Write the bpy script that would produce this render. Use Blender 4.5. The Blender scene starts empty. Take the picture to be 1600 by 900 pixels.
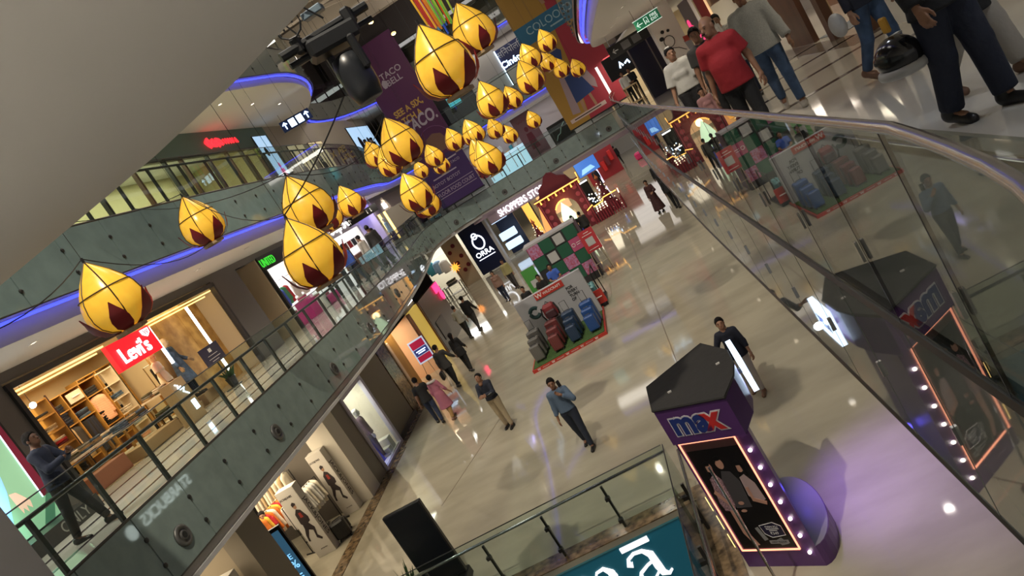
import bpy, bmesh, math, random
import numpy as np
from mathutils import Matrix, Vector
random.seed(7)
SC = bpy.context.scene
COL = SC.collection
R = math.radians

# ---------------------------------------------------------------- camera
CAM_Z, CAM_F, CAM_ROLL, CAM_PITCH, CAM_YAW = 6.3, 1190.0, R(31.8), R(9.3), R(11.3)
_f = Vector((-math.sin(CAM_YAW) * math.cos(CAM_PITCH), math.cos(CAM_YAW) * math.cos(CAM_PITCH), -math.sin(CAM_PITCH)))
_r = Vector((math.cos(CAM_YAW), math.sin(CAM_YAW), 0)); _u = _r.cross(_f)
_c, _s = math.cos(CAM_ROLL), math.sin(CAM_ROLL)
_R, _U = _c * _r - _s * _u, _s * _r + _c * _u
cam_data = bpy.data.cameras.new('camera'); cam_data.sensor_width = 36; cam_data.lens = CAM_F / 1600 * 36
cam_data.clip_start = .05; cam_data.clip_end = 300
cam = bpy.data.objects.new('camera', cam_data); COL.objects.link(cam)
cam.matrix_world = Matrix(((_R.x, _U.x, -_f.x, 0), (_R.y, _U.y, -_f.y, 0), (_R.z, _U.z, -_f.z, CAM_Z), (0, 0, 0, 1)))
SC.camera = cam

# ---------------------------------------------------------------- world, exposure
world = bpy.data.worlds.new('world'); SC.world = world; world.use_nodes = True
world.node_tree.nodes['Background'].inputs[0].default_value = (.80, .78, .74, 1)
world.node_tree.nodes['Background'].inputs[1].default_value = .55
SC.view_settings.view_transform = 'Standard'; SC.view_settings.look = 'None'
SC.view_settings.exposure = -0.22; SC.view_settings.gamma = 1.0; SC.view_settings.use_curve_mapping = False

# ---------------------------------------------------------------- lights of the hall (roof spotlights hang at these places)
WARM = (1.0, .89, .72); NEUTRAL = (1.0, .94, .86); COOL = (.80, .88, 1.0)
ROOF_SPOTS = [(-2.8, 4.4, 5200, (-3.6, 15.0)), (-4.8, 14.0, 4300, (-4.6, 23.5)), (-1.8, 23.0, 3700, (-2.2, 32.0)), (-5.0, 32.5, 3000, (-5.4, 40.5))]
ROOF_Z = 16.2
def add_light(kind, name, loc, energy, color=WARM, size=.3, size_y=None, rot=(0, 0, 0), angle=None, parent=None):
    d = bpy.data.lights.new(name, kind); d.energy = energy; d.color = color
    if kind == 'AREA':
        d.size = size
        if size_y: d.shape = 'RECTANGLE'; d.size_y = size_y
    elif kind == 'SPOT':
        d.shadow_soft_size = size; d.spot_size = angle or R(70); d.spot_blend = .8
    else:
        d.shadow_soft_size = size
    o = bpy.data.objects.new(name, d); COL.objects.link(o); o.location = loc; o.rotation_euler = rot
    if parent: o.parent = parent
    return o
for i, (x, y, e, aim) in enumerate(ROOF_SPOTS):
    l_ = add_light('SPOT', 'roof_spot_light', (x, y, ROOF_Z - .25), e, WARM, .10, angle=R(72))
    l_.rotation_euler = Vector((aim[0] - x, aim[1] - y, -ROOF_Z)).to_track_quat('-Z', 'Y').to_euler()

# ---------------------------------------------------------------- materials
MATS = {}
def mat(name, col=(.5, .5, .5), rough=.5, metal=0.0, emit=None, es=0.0, noise=None, bump=None, coat=0.0, spec=.5, sheen=0.0, wave=None, col2=None):
    if name in MATS: return MATS[name]
    m = bpy.data.materials.new(name); m.use_nodes = True; MATS[name] = m
    nt = m.node_tree; b = nt.nodes['Principled BSDF']
    b.inputs['Base Color'].default_value = (*col, 1); b.inputs['Roughness'].default_value = rough
    b.inputs['Metallic'].default_value = metal; b.inputs['Coat Weight'].default_value = coat
    b.inputs['Specular IOR Level'].default_value = spec
    if emit:
        b.inputs['Emission Color'].default_value = (*emit, 1); b.inputs['Emission Strength'].default_value = es
    geo = None
    if noise or bump or wave:
        geo = nt.nodes.new('ShaderNodeNewGeometry')
    if noise:                                   # (scale, contrast[, stretch xyz])
        n = nt.nodes.new('ShaderNodeTexNoise'); n.inputs['Scale'].default_value = noise[0]; n.inputs['Detail'].default_value = 6
        src = geo.outputs['Position']
        if len(noise) > 2:
            mp = nt.nodes.new('ShaderNodeMapping'); mp.inputs['Scale'].default_value = noise[2]
            if len(noise) > 3: mp.inputs['Rotation'].default_value = noise[3]
            nt.links.new(src, mp.inputs['Vector']); src = mp.outputs['Vector']
        nt.links.new(src, n.inputs['Vector'])
        rp = nt.nodes.new('ShaderNodeValToRGB'); k = noise[1]
        c2 = col2 or tuple(max(0, c * (1 - k)) for c in col)
        rp.color_ramp.elements[0].position = .35; rp.color_ramp.elements[1].position = .65
        rp.color_ramp.elements[0].color = (*c2, 1); rp.color_ramp.elements[1].color = (*[min(1, c * (1 + k * .4)) for c in col], 1)
        nt.links.new(n.outputs['Fac'], rp.inputs['Fac']); nt.links.new(rp.outputs['Color'], b.inputs['Base Color'])
    if wave:                                    # stripes: (scale, other colour, direction)
        w = nt.nodes.new('ShaderNodeTexWave'); w.inputs['Scale'].default_value = wave[0]; w.bands_direction = wave[2]
        w.inputs['Distortion'].default_value = wave[3] if len(wave) > 3 else 0
        nt.links.new(geo.outputs['Position'], w.inputs['Vector'])
        mx = nt.nodes.new('ShaderNodeMix'); mx.data_type = 'RGBA'
        mx.inputs['A'].default_value = (*col, 1); mx.inputs['B'].default_value = (*wave[1], 1)
        nt.links.new(w.outputs['Fac'], mx.inputs['Factor']); nt.links.new(mx.outputs['Result'], b.inputs['Base Color'])
    if bump:
        n2 = nt.nodes.new('ShaderNodeTexNoise'); n2.inputs['Scale'].default_value = bump[0]; n2.inputs['Detail'].default_value = 3
        nt.links.new(geo.outputs['Position'], n2.inputs['Vector'])
        bp = nt.nodes.new('ShaderNodeBump'); bp.inputs['Strength'].default_value = bump[1]; bp.inputs['Distance'].default_value = .02
        nt.links.new(n2.outputs['Fac'], bp.inputs['Height']); nt.links.new(bp.outputs['Normal'], b.inputs['Normal'])
    return m
def glow(name, col, s): return mat(name, col, .5, emit=col, es=s)
def glass_mat(name, tint=(.90, .96, .94), f0=.04, rough=.0):
    m = bpy.data.materials.new(name); m.use_nodes = True; nt = m.node_tree; nt.nodes.clear(); MATS[name] = m
    N = nt.nodes.new; out = N('ShaderNodeOutputMaterial'); mix = N('ShaderNodeMixShader'); tr = N('ShaderNodeBsdfTransparent'); gl = N('ShaderNodeBsdfGlossy')
    tr.inputs[0].default_value = (*tint, 1); gl.inputs['Roughness'].default_value = rough
    geo = N('ShaderNodeNewGeometry'); dot = N('ShaderNodeVectorMath'); dot.operation = 'DOT_PRODUCT'
    nt.links.new(geo.outputs['Incoming'], dot.inputs[0]); nt.links.new(geo.outputs['Normal'], dot.inputs[1])
    prev = dot.outputs['Value']
    for op, v in (('ABSOLUTE', None), ('SUBTRACT', 1.0), ('POWER', 5.0), ('MULTIPLY', 1 - f0), ('ADD', f0)):
        n = N('ShaderNodeMath'); n.operation = op
        if op == 'SUBTRACT': n.inputs[0].default_value = v; nt.links.new(prev, n.inputs[1])
        else:
            nt.links.new(prev, n.inputs[0])
            if v is not None: n.inputs[1].default_value = v
        prev = n.outputs[0]
    nt.links.new(prev, mix.inputs[0]); nt.links.new(tr.outputs[0], mix.inputs[1]); nt.links.new(gl.outputs[0], mix.inputs[2])
    nt.links.new(mix.outputs[0], out.inputs[0]); return m
GLASS = glass_mat('clear_glass'); GLASS_DARK = glass_mat('grey_glass', (.62, .66, .64), .06)
FLOOR_M = mat('beige_marble', (.40, .365, .28), .055, noise=(.55, .16, (1, 2.4, 1), (0, 0, .5)), spec=.5)
FLOOR2_M = mat('pale_polished_tile', (.56, .53, .47), .06, noise=(.8, .10), spec=.5)
BROWN_MARBLE = mat('brown_marble', (.20, .135, .075), .13, noise=(7, .75), spec=.5)
STRIPE_M = mat('dark_violet_stone', (.045, .032, .04), .12)
GREEN_GLASS = mat('back_painted_green_glass', (.26, .335, .31), .035, noise=(3.5, .10), spec=.6)
GREY_GLASS = mat('back_painted_grey_glass', (.19, .205, .185), .025, spec=.5)
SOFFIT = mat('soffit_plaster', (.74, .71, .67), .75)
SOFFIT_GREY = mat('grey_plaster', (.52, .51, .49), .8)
WHITE = mat('white_paint', (.75, .73, .70), .5); OFFWHITE = mat('offwhite_paint', (.66, .61, .52), .5)
GREY_LAM = mat('grey_laminate', (.11, .10, .095), .35); TAUPE = mat('taupe_panel', (.20, .175, .14), .4)
BEIGE = mat('beige_panel', (.46, .37, .25), .5); DARK = mat('dark_panel', (.025, .024, .025), .3); BLACK = mat('black_plastic', (.012, .012, .013), .35)
STEEL = mat('brushed_steel', (.50, .50, .50), .22, 1.0); DARK_STEEL = mat('dark_steel', (.085, .085, .08), .35, .8); CHROME = mat('chrome', (.75, .75, .77), .08, 1.0)
WOOD = mat('honey_oak', (.46, .255, .06), .45, noise=(2.5, .35, (1, 1, .25)), col2=(.33, .17, .04)); OSB = mat('osb_board', (.50, .30, .09), .55, noise=(3.2, .5), col2=(.36, .19, .045))
BROWN_WOOD = mat('brown_wood', (.11, .045, .022), .35); KRAFT = mat('kraft_board', (.36, .24, .12), .7)
BLUE_LED = glow('blue_led', (.06, .08, 1.0), 2.3); WHITE_GLOW = glow('white_glow', (1.0, .97, .92), 5.0); WARM_GLOW = glow('warm_glow', (1.0, .68, .22), 2.6)
BLUEWHITE_GLOW = glow('bluewhite_glow', (.62, .80, 1.0), 4.0); LAMP = glow('downlight_lens', (1.0, .85, .62), 7.0)

# ---------------------------------------------------------------- mesh builder
class M:
    def __init__(s): s.v = []; s.f = []; s.mi = []
    def add(s, vs, fs, mi=0):
        o = len(s.v); s.v += [tuple(p) for p in vs]
        for f in fs: s.f.append(tuple(i + o for i in f)); s.mi.append(mi)
        return s
    def box(s, lo, hi, mi=0):
        x0, y0, z0 = lo; x1, y1, z1 = hi
        return s.add([(x0, y0, z0), (x1, y0, z0), (x1, y1, z0), (x0, y1, z0), (x0, y0, z1), (x1, y0, z1), (x1, y1, z1), (x0, y1, z1)],
                     [(3, 2, 1, 0), (4, 5, 6, 7), (0, 1, 5, 4), (1, 2, 6, 5), (2, 3, 7, 6), (3, 0, 4, 7)], mi)
    def cbox(s, c, size, mi=0, rz=0, b=0):
        h = [d / 2 for d in size]; m = M()
        if b: m.rbox(h, b)
        else: m.box([-d for d in h], h)
        co, si = math.cos(rz), math.sin(rz)
        return s.add([(c[0] + x * co - y * si, c[1] + x * si + y * co, c[2] + z) for x, y, z in m.v], m.f, mi)
    def rbox(s, h, b):
        idx = {}; vs = []
        for sx in (-1, 1):
            for sy in (-1, 1):
                for sz in (-1, 1):
                    for a in range(3):
                        p = [sx * (h[0] - b), sy * (h[1] - b), sz * (h[2] - b)]; p[a] = (sx, sy, sz)[a] * h[a]
                        idx[(sx, sy, sz, a)] = len(vs); vs.append(tuple(p))
        fs = []
        def k(q, a): return idx[(q[0], q[1], q[2], a)]
        for a in range(3):
            u, w = (a + 1) % 3, (a + 2) % 3
            for sg in (-1, 1):
                q = []
                for su, sw in ((-1, -1), (1, -1), (1, 1), (-1, 1)):
                    t = [0, 0, 0]; t[a] = sg; t[u] = su; t[w] = sw; q.append(k(t, a))
                fs.append(tuple(q if sg > 0 else q[::-1]))
            for su in (-1, 1):
                for sw in (-1, 1):
                    t0 = [0, 0, 0]; t1 = [0, 0, 0]; t0[a] = -1; t1[a] = 1; t0[u] = t1[u] = su; t0[w] = t1[w] = sw
                    q = [k(t0, u), k(t1, u), k(t1, w), k(t0, w)]; fs.append(tuple(q if su * sw > 0 else q[::-1]))
        for sx in (-1, 1):
            for sy in (-1, 1):
                for sz in (-1, 1):
                    t = (sx, sy, sz); q = [k(t, 0), k(t, 1), k(t, 2)]; fs.append(tuple(q if sx * sy * sz > 0 else q[::-1]))
        return s.add(vs, fs)
    def prism(s, poly, z0, z1, mi=0):
        a = sum(poly[i][0] * poly[(i + 1) % len(poly)][1] - poly[(i + 1) % len(poly)][0] * poly[i][1] for i in range(len(poly)))
        if a < 0: poly = poly[::-1]
        n = len(poly); vs = [(x, y, z0) for x, y in poly] + [(x, y, z1) for x, y in poly]
        return s.add(vs, [tuple(range(n))[::-1], tuple(range(n, 2 * n))] + [(i, (i + 1) % n, n + (i + 1) % n, n + i) for i in range(n)], mi)
    def tube(s, pts, r, n=8, caps=True, mi=0, closed=False):
        pts = [Vector(p) for p in pts]; rr = r if isinstance(r, (list, tuple)) else [r] * len(pts)
        vs = []; up = Vector((0, 0, 1))
        for i, p in enumerate(pts):
            t = (pts[(i + 1) % len(pts)] - pts[i - 1]) if closed else (pts[min(i + 1, len(pts) - 1)] - pts[max(i - 1, 0)])
            t.normalize(); a = t.cross(up)
            if a.length < .05: a = t.cross(Vector((1, 0, 0)))
            a.normalize(); b = a.cross(t)
            for j in range(n):
                th = 2 * math.pi * j / n; vs.append(p + (a * math.cos(th) + b * math.sin(th)) * rr[i])
        fs = []
        for i in range(len(pts) - (0 if closed else 1)):
            k = (i + 1) % len(pts)
            for j in range(n): fs.append((i * n + j, i * n + (j + 1) % n, k * n + (j + 1) % n, k * n + j))
        if caps and not closed: fs += [tuple(range(n))[::-1], tuple(range((len(pts) - 1) * n, len(pts) * n))]
        return s.add(vs, fs, mi)
    def lathe(s, prof, n=16, c=(0, 0, 0), mi=0, cap=True):
        vs = [(c[0] + r * math.cos(2 * math.pi * j / n), c[1] + r * math.sin(2 * math.pi * j / n), c[2] + z) for r, z in prof for j in range(n)]
        fs = [(i * n + j, i * n + (j + 1) % n, (i + 1) * n + (j + 1) % n, (i + 1) * n + j) for i in range(len(prof) - 1) for j in range(n)]
        if cap: fs += [tuple(range(n))[::-1], tuple(range((len(prof) - 1) * n, len(prof) * n))]
        return s.add(vs, fs, mi)
    def poly(s, pts, d=.004, mi=0, z=0.0):      # flat 2-D outline in the xy plane, thickness d towards +z
        return s.prism([(p[0], p[1]) for p in pts], z, z + d, mi)
    def ell(s, cx, cy, rx, ry, d=.004, n=20, mi=0, rot=0, z=0.0):
        co, si = math.cos(rot), math.sin(rot)
        return s.poly([(cx + rx * math.cos(t) * co - ry * math.sin(t) * si, cy + rx * math.cos(t) * si + ry * math.sin(t) * co)
                       for t in [2 * math.pi * i / n for i in range(n)]], d, mi, z)
    def sphere(s, c, r, n=10, m=6, mi=0):
        rr = r if isinstance(r, (tuple, list)) else (r, r, r); vs = []; fs = []
        for i in range(m + 1):
            ph = math.pi * i / m
            for j in range(n):
                th = 2 * math.pi * j / n
                vs.append((c[0] + rr[0] * math.sin(ph) * math.cos(th), c[1] + rr[1] * math.sin(ph) * math.sin(th), c[2] + rr[2] * math.cos(ph)))
        for i in range(m):
            for j in range(n): fs.append((i * n + j, (i + 1) * n + j, (i + 1) * n + (j + 1) % n, i * n + (j + 1) % n))
        return s.add(vs, fs, mi)
    def mesh(s, name, mats=None, smooth=False):
        me = bpy.data.meshes.new(name); me.from_pydata(s.v, [], s.f)
        for m in (mats or []): me.materials.append(m)
        if any(s.mi): me.polygons.foreach_set('material_index', s.mi)
        if smooth: me.polygons.foreach_set('use_smooth', [True] * len(me.polygons))
        me.update(); return me
def link(name, data, parent=None, loc=(0, 0, 0), rz=0, m=None, mtx=None):
    o = bpy.data.objects.new(name, data); COL.objects.link(o)
    if mtx is not None: o.matrix_world = mtx
    else: o.location = loc; o.rotation_euler = (0, 0, rz)
    if parent: o.parent = parent
    if m is not None: setmat(o, m)
    return o
def setmat(o, m):
    if not o.data.materials: o.data.materials.append(m)
    o.material_slots[0].link = 'OBJECT'; o.material_slots[0].material = m
def ob(name, mb, m, parent=None, loc=(0, 0, 0), rz=0, smooth=False, mtx=None):
    return link(name, mb.mesh(name, m if isinstance(m, (list, tuple)) else [m], smooth), parent, loc, rz, None, mtx)
def tag(o, label, cat, group=None):
    o['label'] = label; o['category'] = cat
    if group: o['group'] = group
    return o
def thing(name, label, cat, loc=(0, 0, 0), rz=0, group=None, mtx=None):
    return tag(link(name, None, None, loc, rz, None, mtx), label, cat, group)
def struct(name, mb, m, label=None, smooth=False, parent=None):
    o = ob(name, mb, m, parent, smooth=smooth)
    if not parent: o['kind'] = 'structure'; o['label'] = label or name.replace('_', ' ') + ' of the shopping hall'; o['category'] = name.split('_')[0]
    return o
CUBES = {}
def pc(name, parent, c, size, m, rz=0, rot=None):  # one piece: shared unit cube, scaled
    if m.name not in CUBES: CUBES[m.name] = M().box((-.5, -.5, -.5), (.5, .5, .5)).mesh('piece', [m])
    o = link(name, CUBES[m.name], parent, c, rz); o.scale = size
    if rot: o.rotation_euler = rot
    return o
SHARED = {}
def shared(key, fn):
    if key not in SHARED: SHARED[key] = fn()
    return SHARED[key]
def frame(origin, face):                          # upright plane: local x = viewer's right, y = up, z = towards the viewer
    n = {'+x': Vector((1, 0, 0)), '-y': Vector((0, -1, 0)), '-x': Vector((-1, 0, 0))}.get(face) if isinstance(face, str) else Vector((*face, 0)).normalized()
    rt = Vector((-n.y, n.x, 0)); up = Vector((0, 0, 1)); o = Vector(origin)
    return Matrix(((rt.x, up.x, n.x, o.x), (rt.y, up.y, n.y, o.y), (rt.z, up.z, n.z, o.z), (0, 0, 0, 1)))
def text(body, parent, xy, size, m, name='lettering', d=.01, bold=0.0, z=.0, align='CENTER', sx=1.0, shear=0.0, sp=1.0, rot=0.0):
    cu = bpy.data.curves.new('t', 'FONT'); cu.body = body; cu.size = size; cu.extrude = d / 2; cu.offset = bold * size; cu.align_x = align
    cu.align_y = 'CENTER'; cu.shear = shear; cu.space_character = sp; cu.resolution_u = 3
    t = bpy.data.objects.new('t', cu); COL.objects.link(t)
    dg = bpy.context.evaluated_depsgraph_get(); dg.update()
    me = bpy.data.meshes.new_from_object(t.evaluated_get(dg)); me.name = name
    bpy.data.objects.remove(t); bpy.data.curves.remove(cu); me.materials.clear(); me.materials.append(m)
    o = link(name, me, parent, (xy[0], xy[1], z + d / 2)); o.scale = (sx, 1, 1); o.rotation_euler = (0, 0, rot); return o
def resample(path, step, start=0.0):
    out = []; pos = start; acc = 0.0
    for a, b in zip(path, path[1:]):
        L = math.dist(a, b)
        while pos <= acc + L:
            t = (pos - acc) / L; out.append((a[0] + (b[0] - a[0]) * t, a[1] + (b[1] - a[1]) * t)); pos += step
        acc += L
    return out
def smooth_path(p, n=2):
    for _ in range(n):
        q = [p[0]]
        for a, b in zip(p, p[1:]): q += [(a[0] * .75 + b[0] * .25, a[1] * .75 + b[1] * .25), (a[0] * .25 + b[0] * .75, a[1] * .25 + b[1] * .75)]
        p = q + [p[-1]]
    return p
# ---------------------------------------------------------------- smooth solids: distance fields meshed by surface nets
def smin(a, b, k):
    h = np.clip(.5 + .5 * (b - a) / k, 0, 1); return b * (1 - h) + a * h - k * h * (1 - h)
def d_seg(P, a, b, ra, rb, sy=1.0, flat=False):
    a = np.asarray(a, np.float32); b = np.asarray(b, np.float32)
    q = P - a; v = b - a
    if sy != 1.0: q = q * np.array([1, 1 / sy, 1], np.float32); v = v * np.array([1, 1 / sy, 1], np.float32)
    L = float(v @ v) or 1e-9; t = np.clip((q @ v) / L, 0, 1)
    d = np.sqrt(((q - t[:, None] * v) ** 2).sum(1)) - (ra + (rb - ra) * t)
    if sy != 1.0: d = d * min(1, sy * 1.15)
    if flat: d = np.maximum(d, (q @ v) / math.sqrt(L) - math.sqrt(L))
    return d
def d_ell(P, c, r):
    q = (P - np.asarray(c, np.float32)); r = np.asarray(r, np.float32)
    k0 = np.sqrt(((q / r) ** 2).sum(1)); k1 = np.sqrt(((q / (r * r)) ** 2).sum(1)) + 1e-9
    return k0 * (k0 - 1) / k1
def snets(fn, lo, hi, res):
    lo = np.asarray(lo, np.float32) - res * 1.5; hi = np.asarray(hi, np.float32) + res * 1.5
    n = np.maximum(np.ceil((hi - lo) / res).astype(int) + 1, 3)
    ax = [lo[i] + res * np.arange(n[i], dtype=np.float32) for i in range(3)]
    P = np.stack(np.meshgrid(*ax, indexing='ij'), -1).reshape(-1, 3)
    V = fn(P).reshape(n); S = V < 0
    acc = np.zeros((*(n - 1), 3), np.float32); cnt = np.zeros(n - 1, np.float32)
    for a in range(3):
        o = [b for b in range(3) if b != a]
        for i in (0, 1):
            for j in (0, 1):
                s0 = [None] * 3; s1 = [None] * 3
                s0[a] = slice(0, -1); s1[a] = slice(1, None)
                for b, k in ((o[0], i), (o[1], j)): s0[b] = s1[b] = slice(k, n[b] - 1 + k)
                v0 = V[tuple(s0)]; v1 = V[tuple(s1)]; m = (v0 < 0) != (v1 < 0)
                t = np.where(m, v0 / np.where(m, v0 - v1, 1), 0)
                acc[..., a] += t * m; acc[..., o[0]] += i * m; acc[..., o[1]] += j * m; cnt += m
    act = cnt > 0; idx = -np.ones(act.shape, int); idx[act] = np.arange(act.sum())
    g = np.stack(np.nonzero(act), -1); verts = lo + res * (g + acc[act] / cnt[act][:, None])
    faces = []
    for a in range(3):
        b, c = (a + 1) % 3, (a + 2) % 3
        s0 = [slice(1, -1)] * 3; s1 = [slice(1, -1)] * 3; s0[a] = slice(0, -1); s1[a] = slice(1, None)
        A = S[tuple(s0)]; B = S[tuple(s1)]; e = np.stack(np.nonzero(A != B), -1)
        if not len(e): continue
        sg = A[tuple(e.T)]; base = e.copy(); base[:, b] += 1; base[:, c] += 1
        def at(db, dc):
            q = base.copy(); q[:, b] += db; q[:, c] += dc; return idx[tuple(q.T)]
        f = np.stack([at(-1, -1), at(0, -1), at(0, 0), at(-1, 0)], 1); f[~sg] = f[~sg][:, ::-1]
        faces.append(f)
    return verts, np.concatenate(faces)
def np_mesh(name, parts, m):
    me = bpy.data.meshes.new(name); vs = []; fs = []; o = 0
    for v, f in parts: vs.append(v); fs.append(f + o); o += len(v)
    v = np.concatenate(vs); f = np.concatenate(fs)
    me.vertices.add(len(v)); me.vertices.foreach_set('co', v.astype(np.float32).ravel())
    me.loops.add(f.size); me.loops.foreach_set('vertex_index', f.ravel().astype(np.int32))
    me.polygons.add(len(f)); me.polygons.foreach_set('loop_start', np.arange(0, f.size, 4, dtype=np.int32))
    me.polygons.foreach_set('use_smooth', np.ones(len(f), bool)); me.update(calc_edges=True); me.validate()
    me.materials.append(m); return me
def head_field(P):
    d = d_ell(P, (0, -.012, .028), (.074, .094, .088)); d = smin(d, d_ell(P, (0, .018, -.03), (.062, .072, .082)), .03)
    d = smin(d, d_ell(P, (0, .04, -.082), (.040, .042, .030)), .03)
    d = smin(d, d_seg(P, (-.034, .074, .022), (.034, .074, .022), .012, .012), .02)
    for s in (-1, 1): d = np.maximum(d, -(np.sqrt(((P - np.array([s * .031, .108, .002], np.float32)) ** 2).sum(1)) - .018))
    d = smin(d, d_seg(P, (0, .080, .010), (0, .105, -.030), .008, .014), .012)
    d = smin(d, d_seg(P, (-.018, .082, -.062), (.018, .082, -.062), .009, .009), .01)
    for s in (-1, 1): d = smin(d, d_ell(P, (s * .076, -.004, -.008), (.012, .022, .033)), .008)
    return smin(d, d_seg(P, (0, -.02, -.06), (0, -.035, -.17), .054, .056), .03)
HAIR_N = np.array([0, -.72, .69], np.float32)
def hair_field(style):
    def f(P):
        d = d_ell(P, (0, -.014, .033), (.087, .107, .102))
        d = d + .005 * np.sin(P[:, 0] * 70 + 2 * np.sin(P[:, 2] * 40)) * np.sin(P[:, 1] * 62 + 1) * np.sin(P[:, 2] * 75)
        if style == 'bald':
            d = d_ell(P, (0, -.014, .03), (.080, .101, .094)); return np.maximum(np.maximum(np.maximum(d, P[:, 2] - .035), -(P[:, 2] + .06)), P[:, 1] + .012)
        d = np.maximum(d, np.minimum(-(P @ HAIR_N) - .010, np.maximum(np.abs(P[:, 1] - .022) - .012, -(P[:, 2] + .03))))
        d = np.maximum(d, -(P[:, 2] + (.075 if style == 'short' else .14)))
        if style == 'long': d = smin(d, d_seg(P, (0, -.055, .03), (0, -.085, -.24), .078, .055, .8), .03)
        if style == 'bun': d = smin(d, d_ell(P, (0, -.115, .03), (.042, .038, .042)), .015)
        if style == 'scarf':
            d = d_ell(P, (0, -.02, .03), (.092, .108, .108)); d = np.minimum(d, d_seg(P, (0, -.045, -.03), (0, -.05, -.22), .088, .12, .8))
            d = np.maximum(d, -d_ell(P, (0, .09, -.02), (.056, .08, .085)))
        return d
    return f
def get_head(): return shared('head', lambda: snets(head_field, (-.10, -.12, -.23), (.10, .13, .13), .0085))
def get_hair(style): return shared('hair_' + style, lambda: snets(hair_field(style), (-.14, -.18, -.33), (.14, .12, .15), .011))
def get_hand(curl):
    def build():
        seg = [((0, 0, .02), (0, 0, -.02), .026, .030)]
        for i, (y, l) in enumerate(((-.030, .058), (-.010, .072), (.011, .078), (.031, .070))):
            seg.append(((0, y * .5, -.01), (0, y, -.088), .014, .0125)); p = np.array([0, y, -.088]); a = curl * .35
            for k in range(3):
                L = l * (.45, .31, .24)[k]; q = p + L * np.array([math.sin(a), 0, -math.cos(a)])
                seg.append((p, q, .0098 - .0008 * k, .0092 - .0009 * k)); p = q; a += curl
        seg += [((0, .018, -.015), (.012, .047, -.050), .015, .012), ((.012, .047, -.050), (.022, .056, -.082), .0115, .0105), ((.022, .056, -.082), (.030, .052, -.108), .0105, .0085)]
        def f(P):
            d = None
            for s in seg:
                e = d_seg(P, *s); d = e if d is None else smin(d, e, .006)
            return d
        return snets(f, (-.06, -.06, -.2), (.13, .09, .05), .0068)
    return shared('hand%.1f' % curl, build)
def get_shoe(kind):
    def build():
        def f(P):
            d = d_seg(P, (0, -.045, .045), (0, .155, .030), .047, .040); d = smin(d, d_seg(P, (0, -.035, .05), (0, -.025, .085), .046, .044), .03)
            if kind == 'boot': d = smin(d, d_seg(P, (0, -.03, .07), (0, -.02, .17), .052, .055), .03)
            return np.maximum(np.maximum(d, -P[:, 2]), P[:, 2] - (.19 if kind == 'boot' else .10))
        return snets(f, (-.08, -.12, 0), (.08, .22, .2), .012)
    return shared('shoe_' + kind, build)
def xf(mesh, Mx):
    v, f = mesh; A = np.array(Mx, np.float32); w = v @ A[:3, :3].T + A[:3, 3]
    return (w, f[:, ::-1]) if np.linalg.det(A[:3, :3]) < 0 else (w, f)
SKINS = [mat('skin_brown', (.235, .115, .065), .55), mat('skin_tan', (.33, .175, .105), .55), mat('skin_deep', (.14, .068, .04), .5), mat('mannequin_wood', (.62, .44, .24), .5), mat('mannequin_grey', (.35, .35, .37), .4)]
HAIR_M = mat('black_hair', (.008, .006, .006), .7, spec=.2, bump=(90, 1.0)); GREYHAIR_M = mat('greying_hair', (.05, .045, .042), .8, spec=.2)
EYE_M = mat('dark_eye', (.012, .010, .010), .3); LIP_M = mat('lips', (.20, .06, .05), .5)
def cloth(name, col, **k): return mat('cloth_' + name, col, k.pop('rough', .85), bump=k.pop('bump', (14, .5)), **k)
NAVY = cloth('navy', (.013, .016, .030)); BLACKC = cloth('black', (.008, .008, .009)); JEANS = cloth('jeans', (.045, .085, .17), noise=(6, .4)); DJEANS = cloth('dark_jeans', (.014, .022, .05), noise=(6, .3))
KHAKI = cloth('khaki', (.36, .29, .19)); GREYC = cloth('grey', (.24, .24, .22)); WHITEC = cloth('white', (.62, .60, .56)); BLUESHIRT = cloth('blue_shirt', (.085, .13, .20)); CHARCOAL = cloth('charcoal', (.035, .033, .032))
SHOE_M = mat('dark_shoe', (.010, .009, .009), .4); TRAINER_M = mat('grey_trainer', (.33, .30, .26), .6); SANDAL_M = mat('tan_sandal', (.19, .10, .06), .55)
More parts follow.
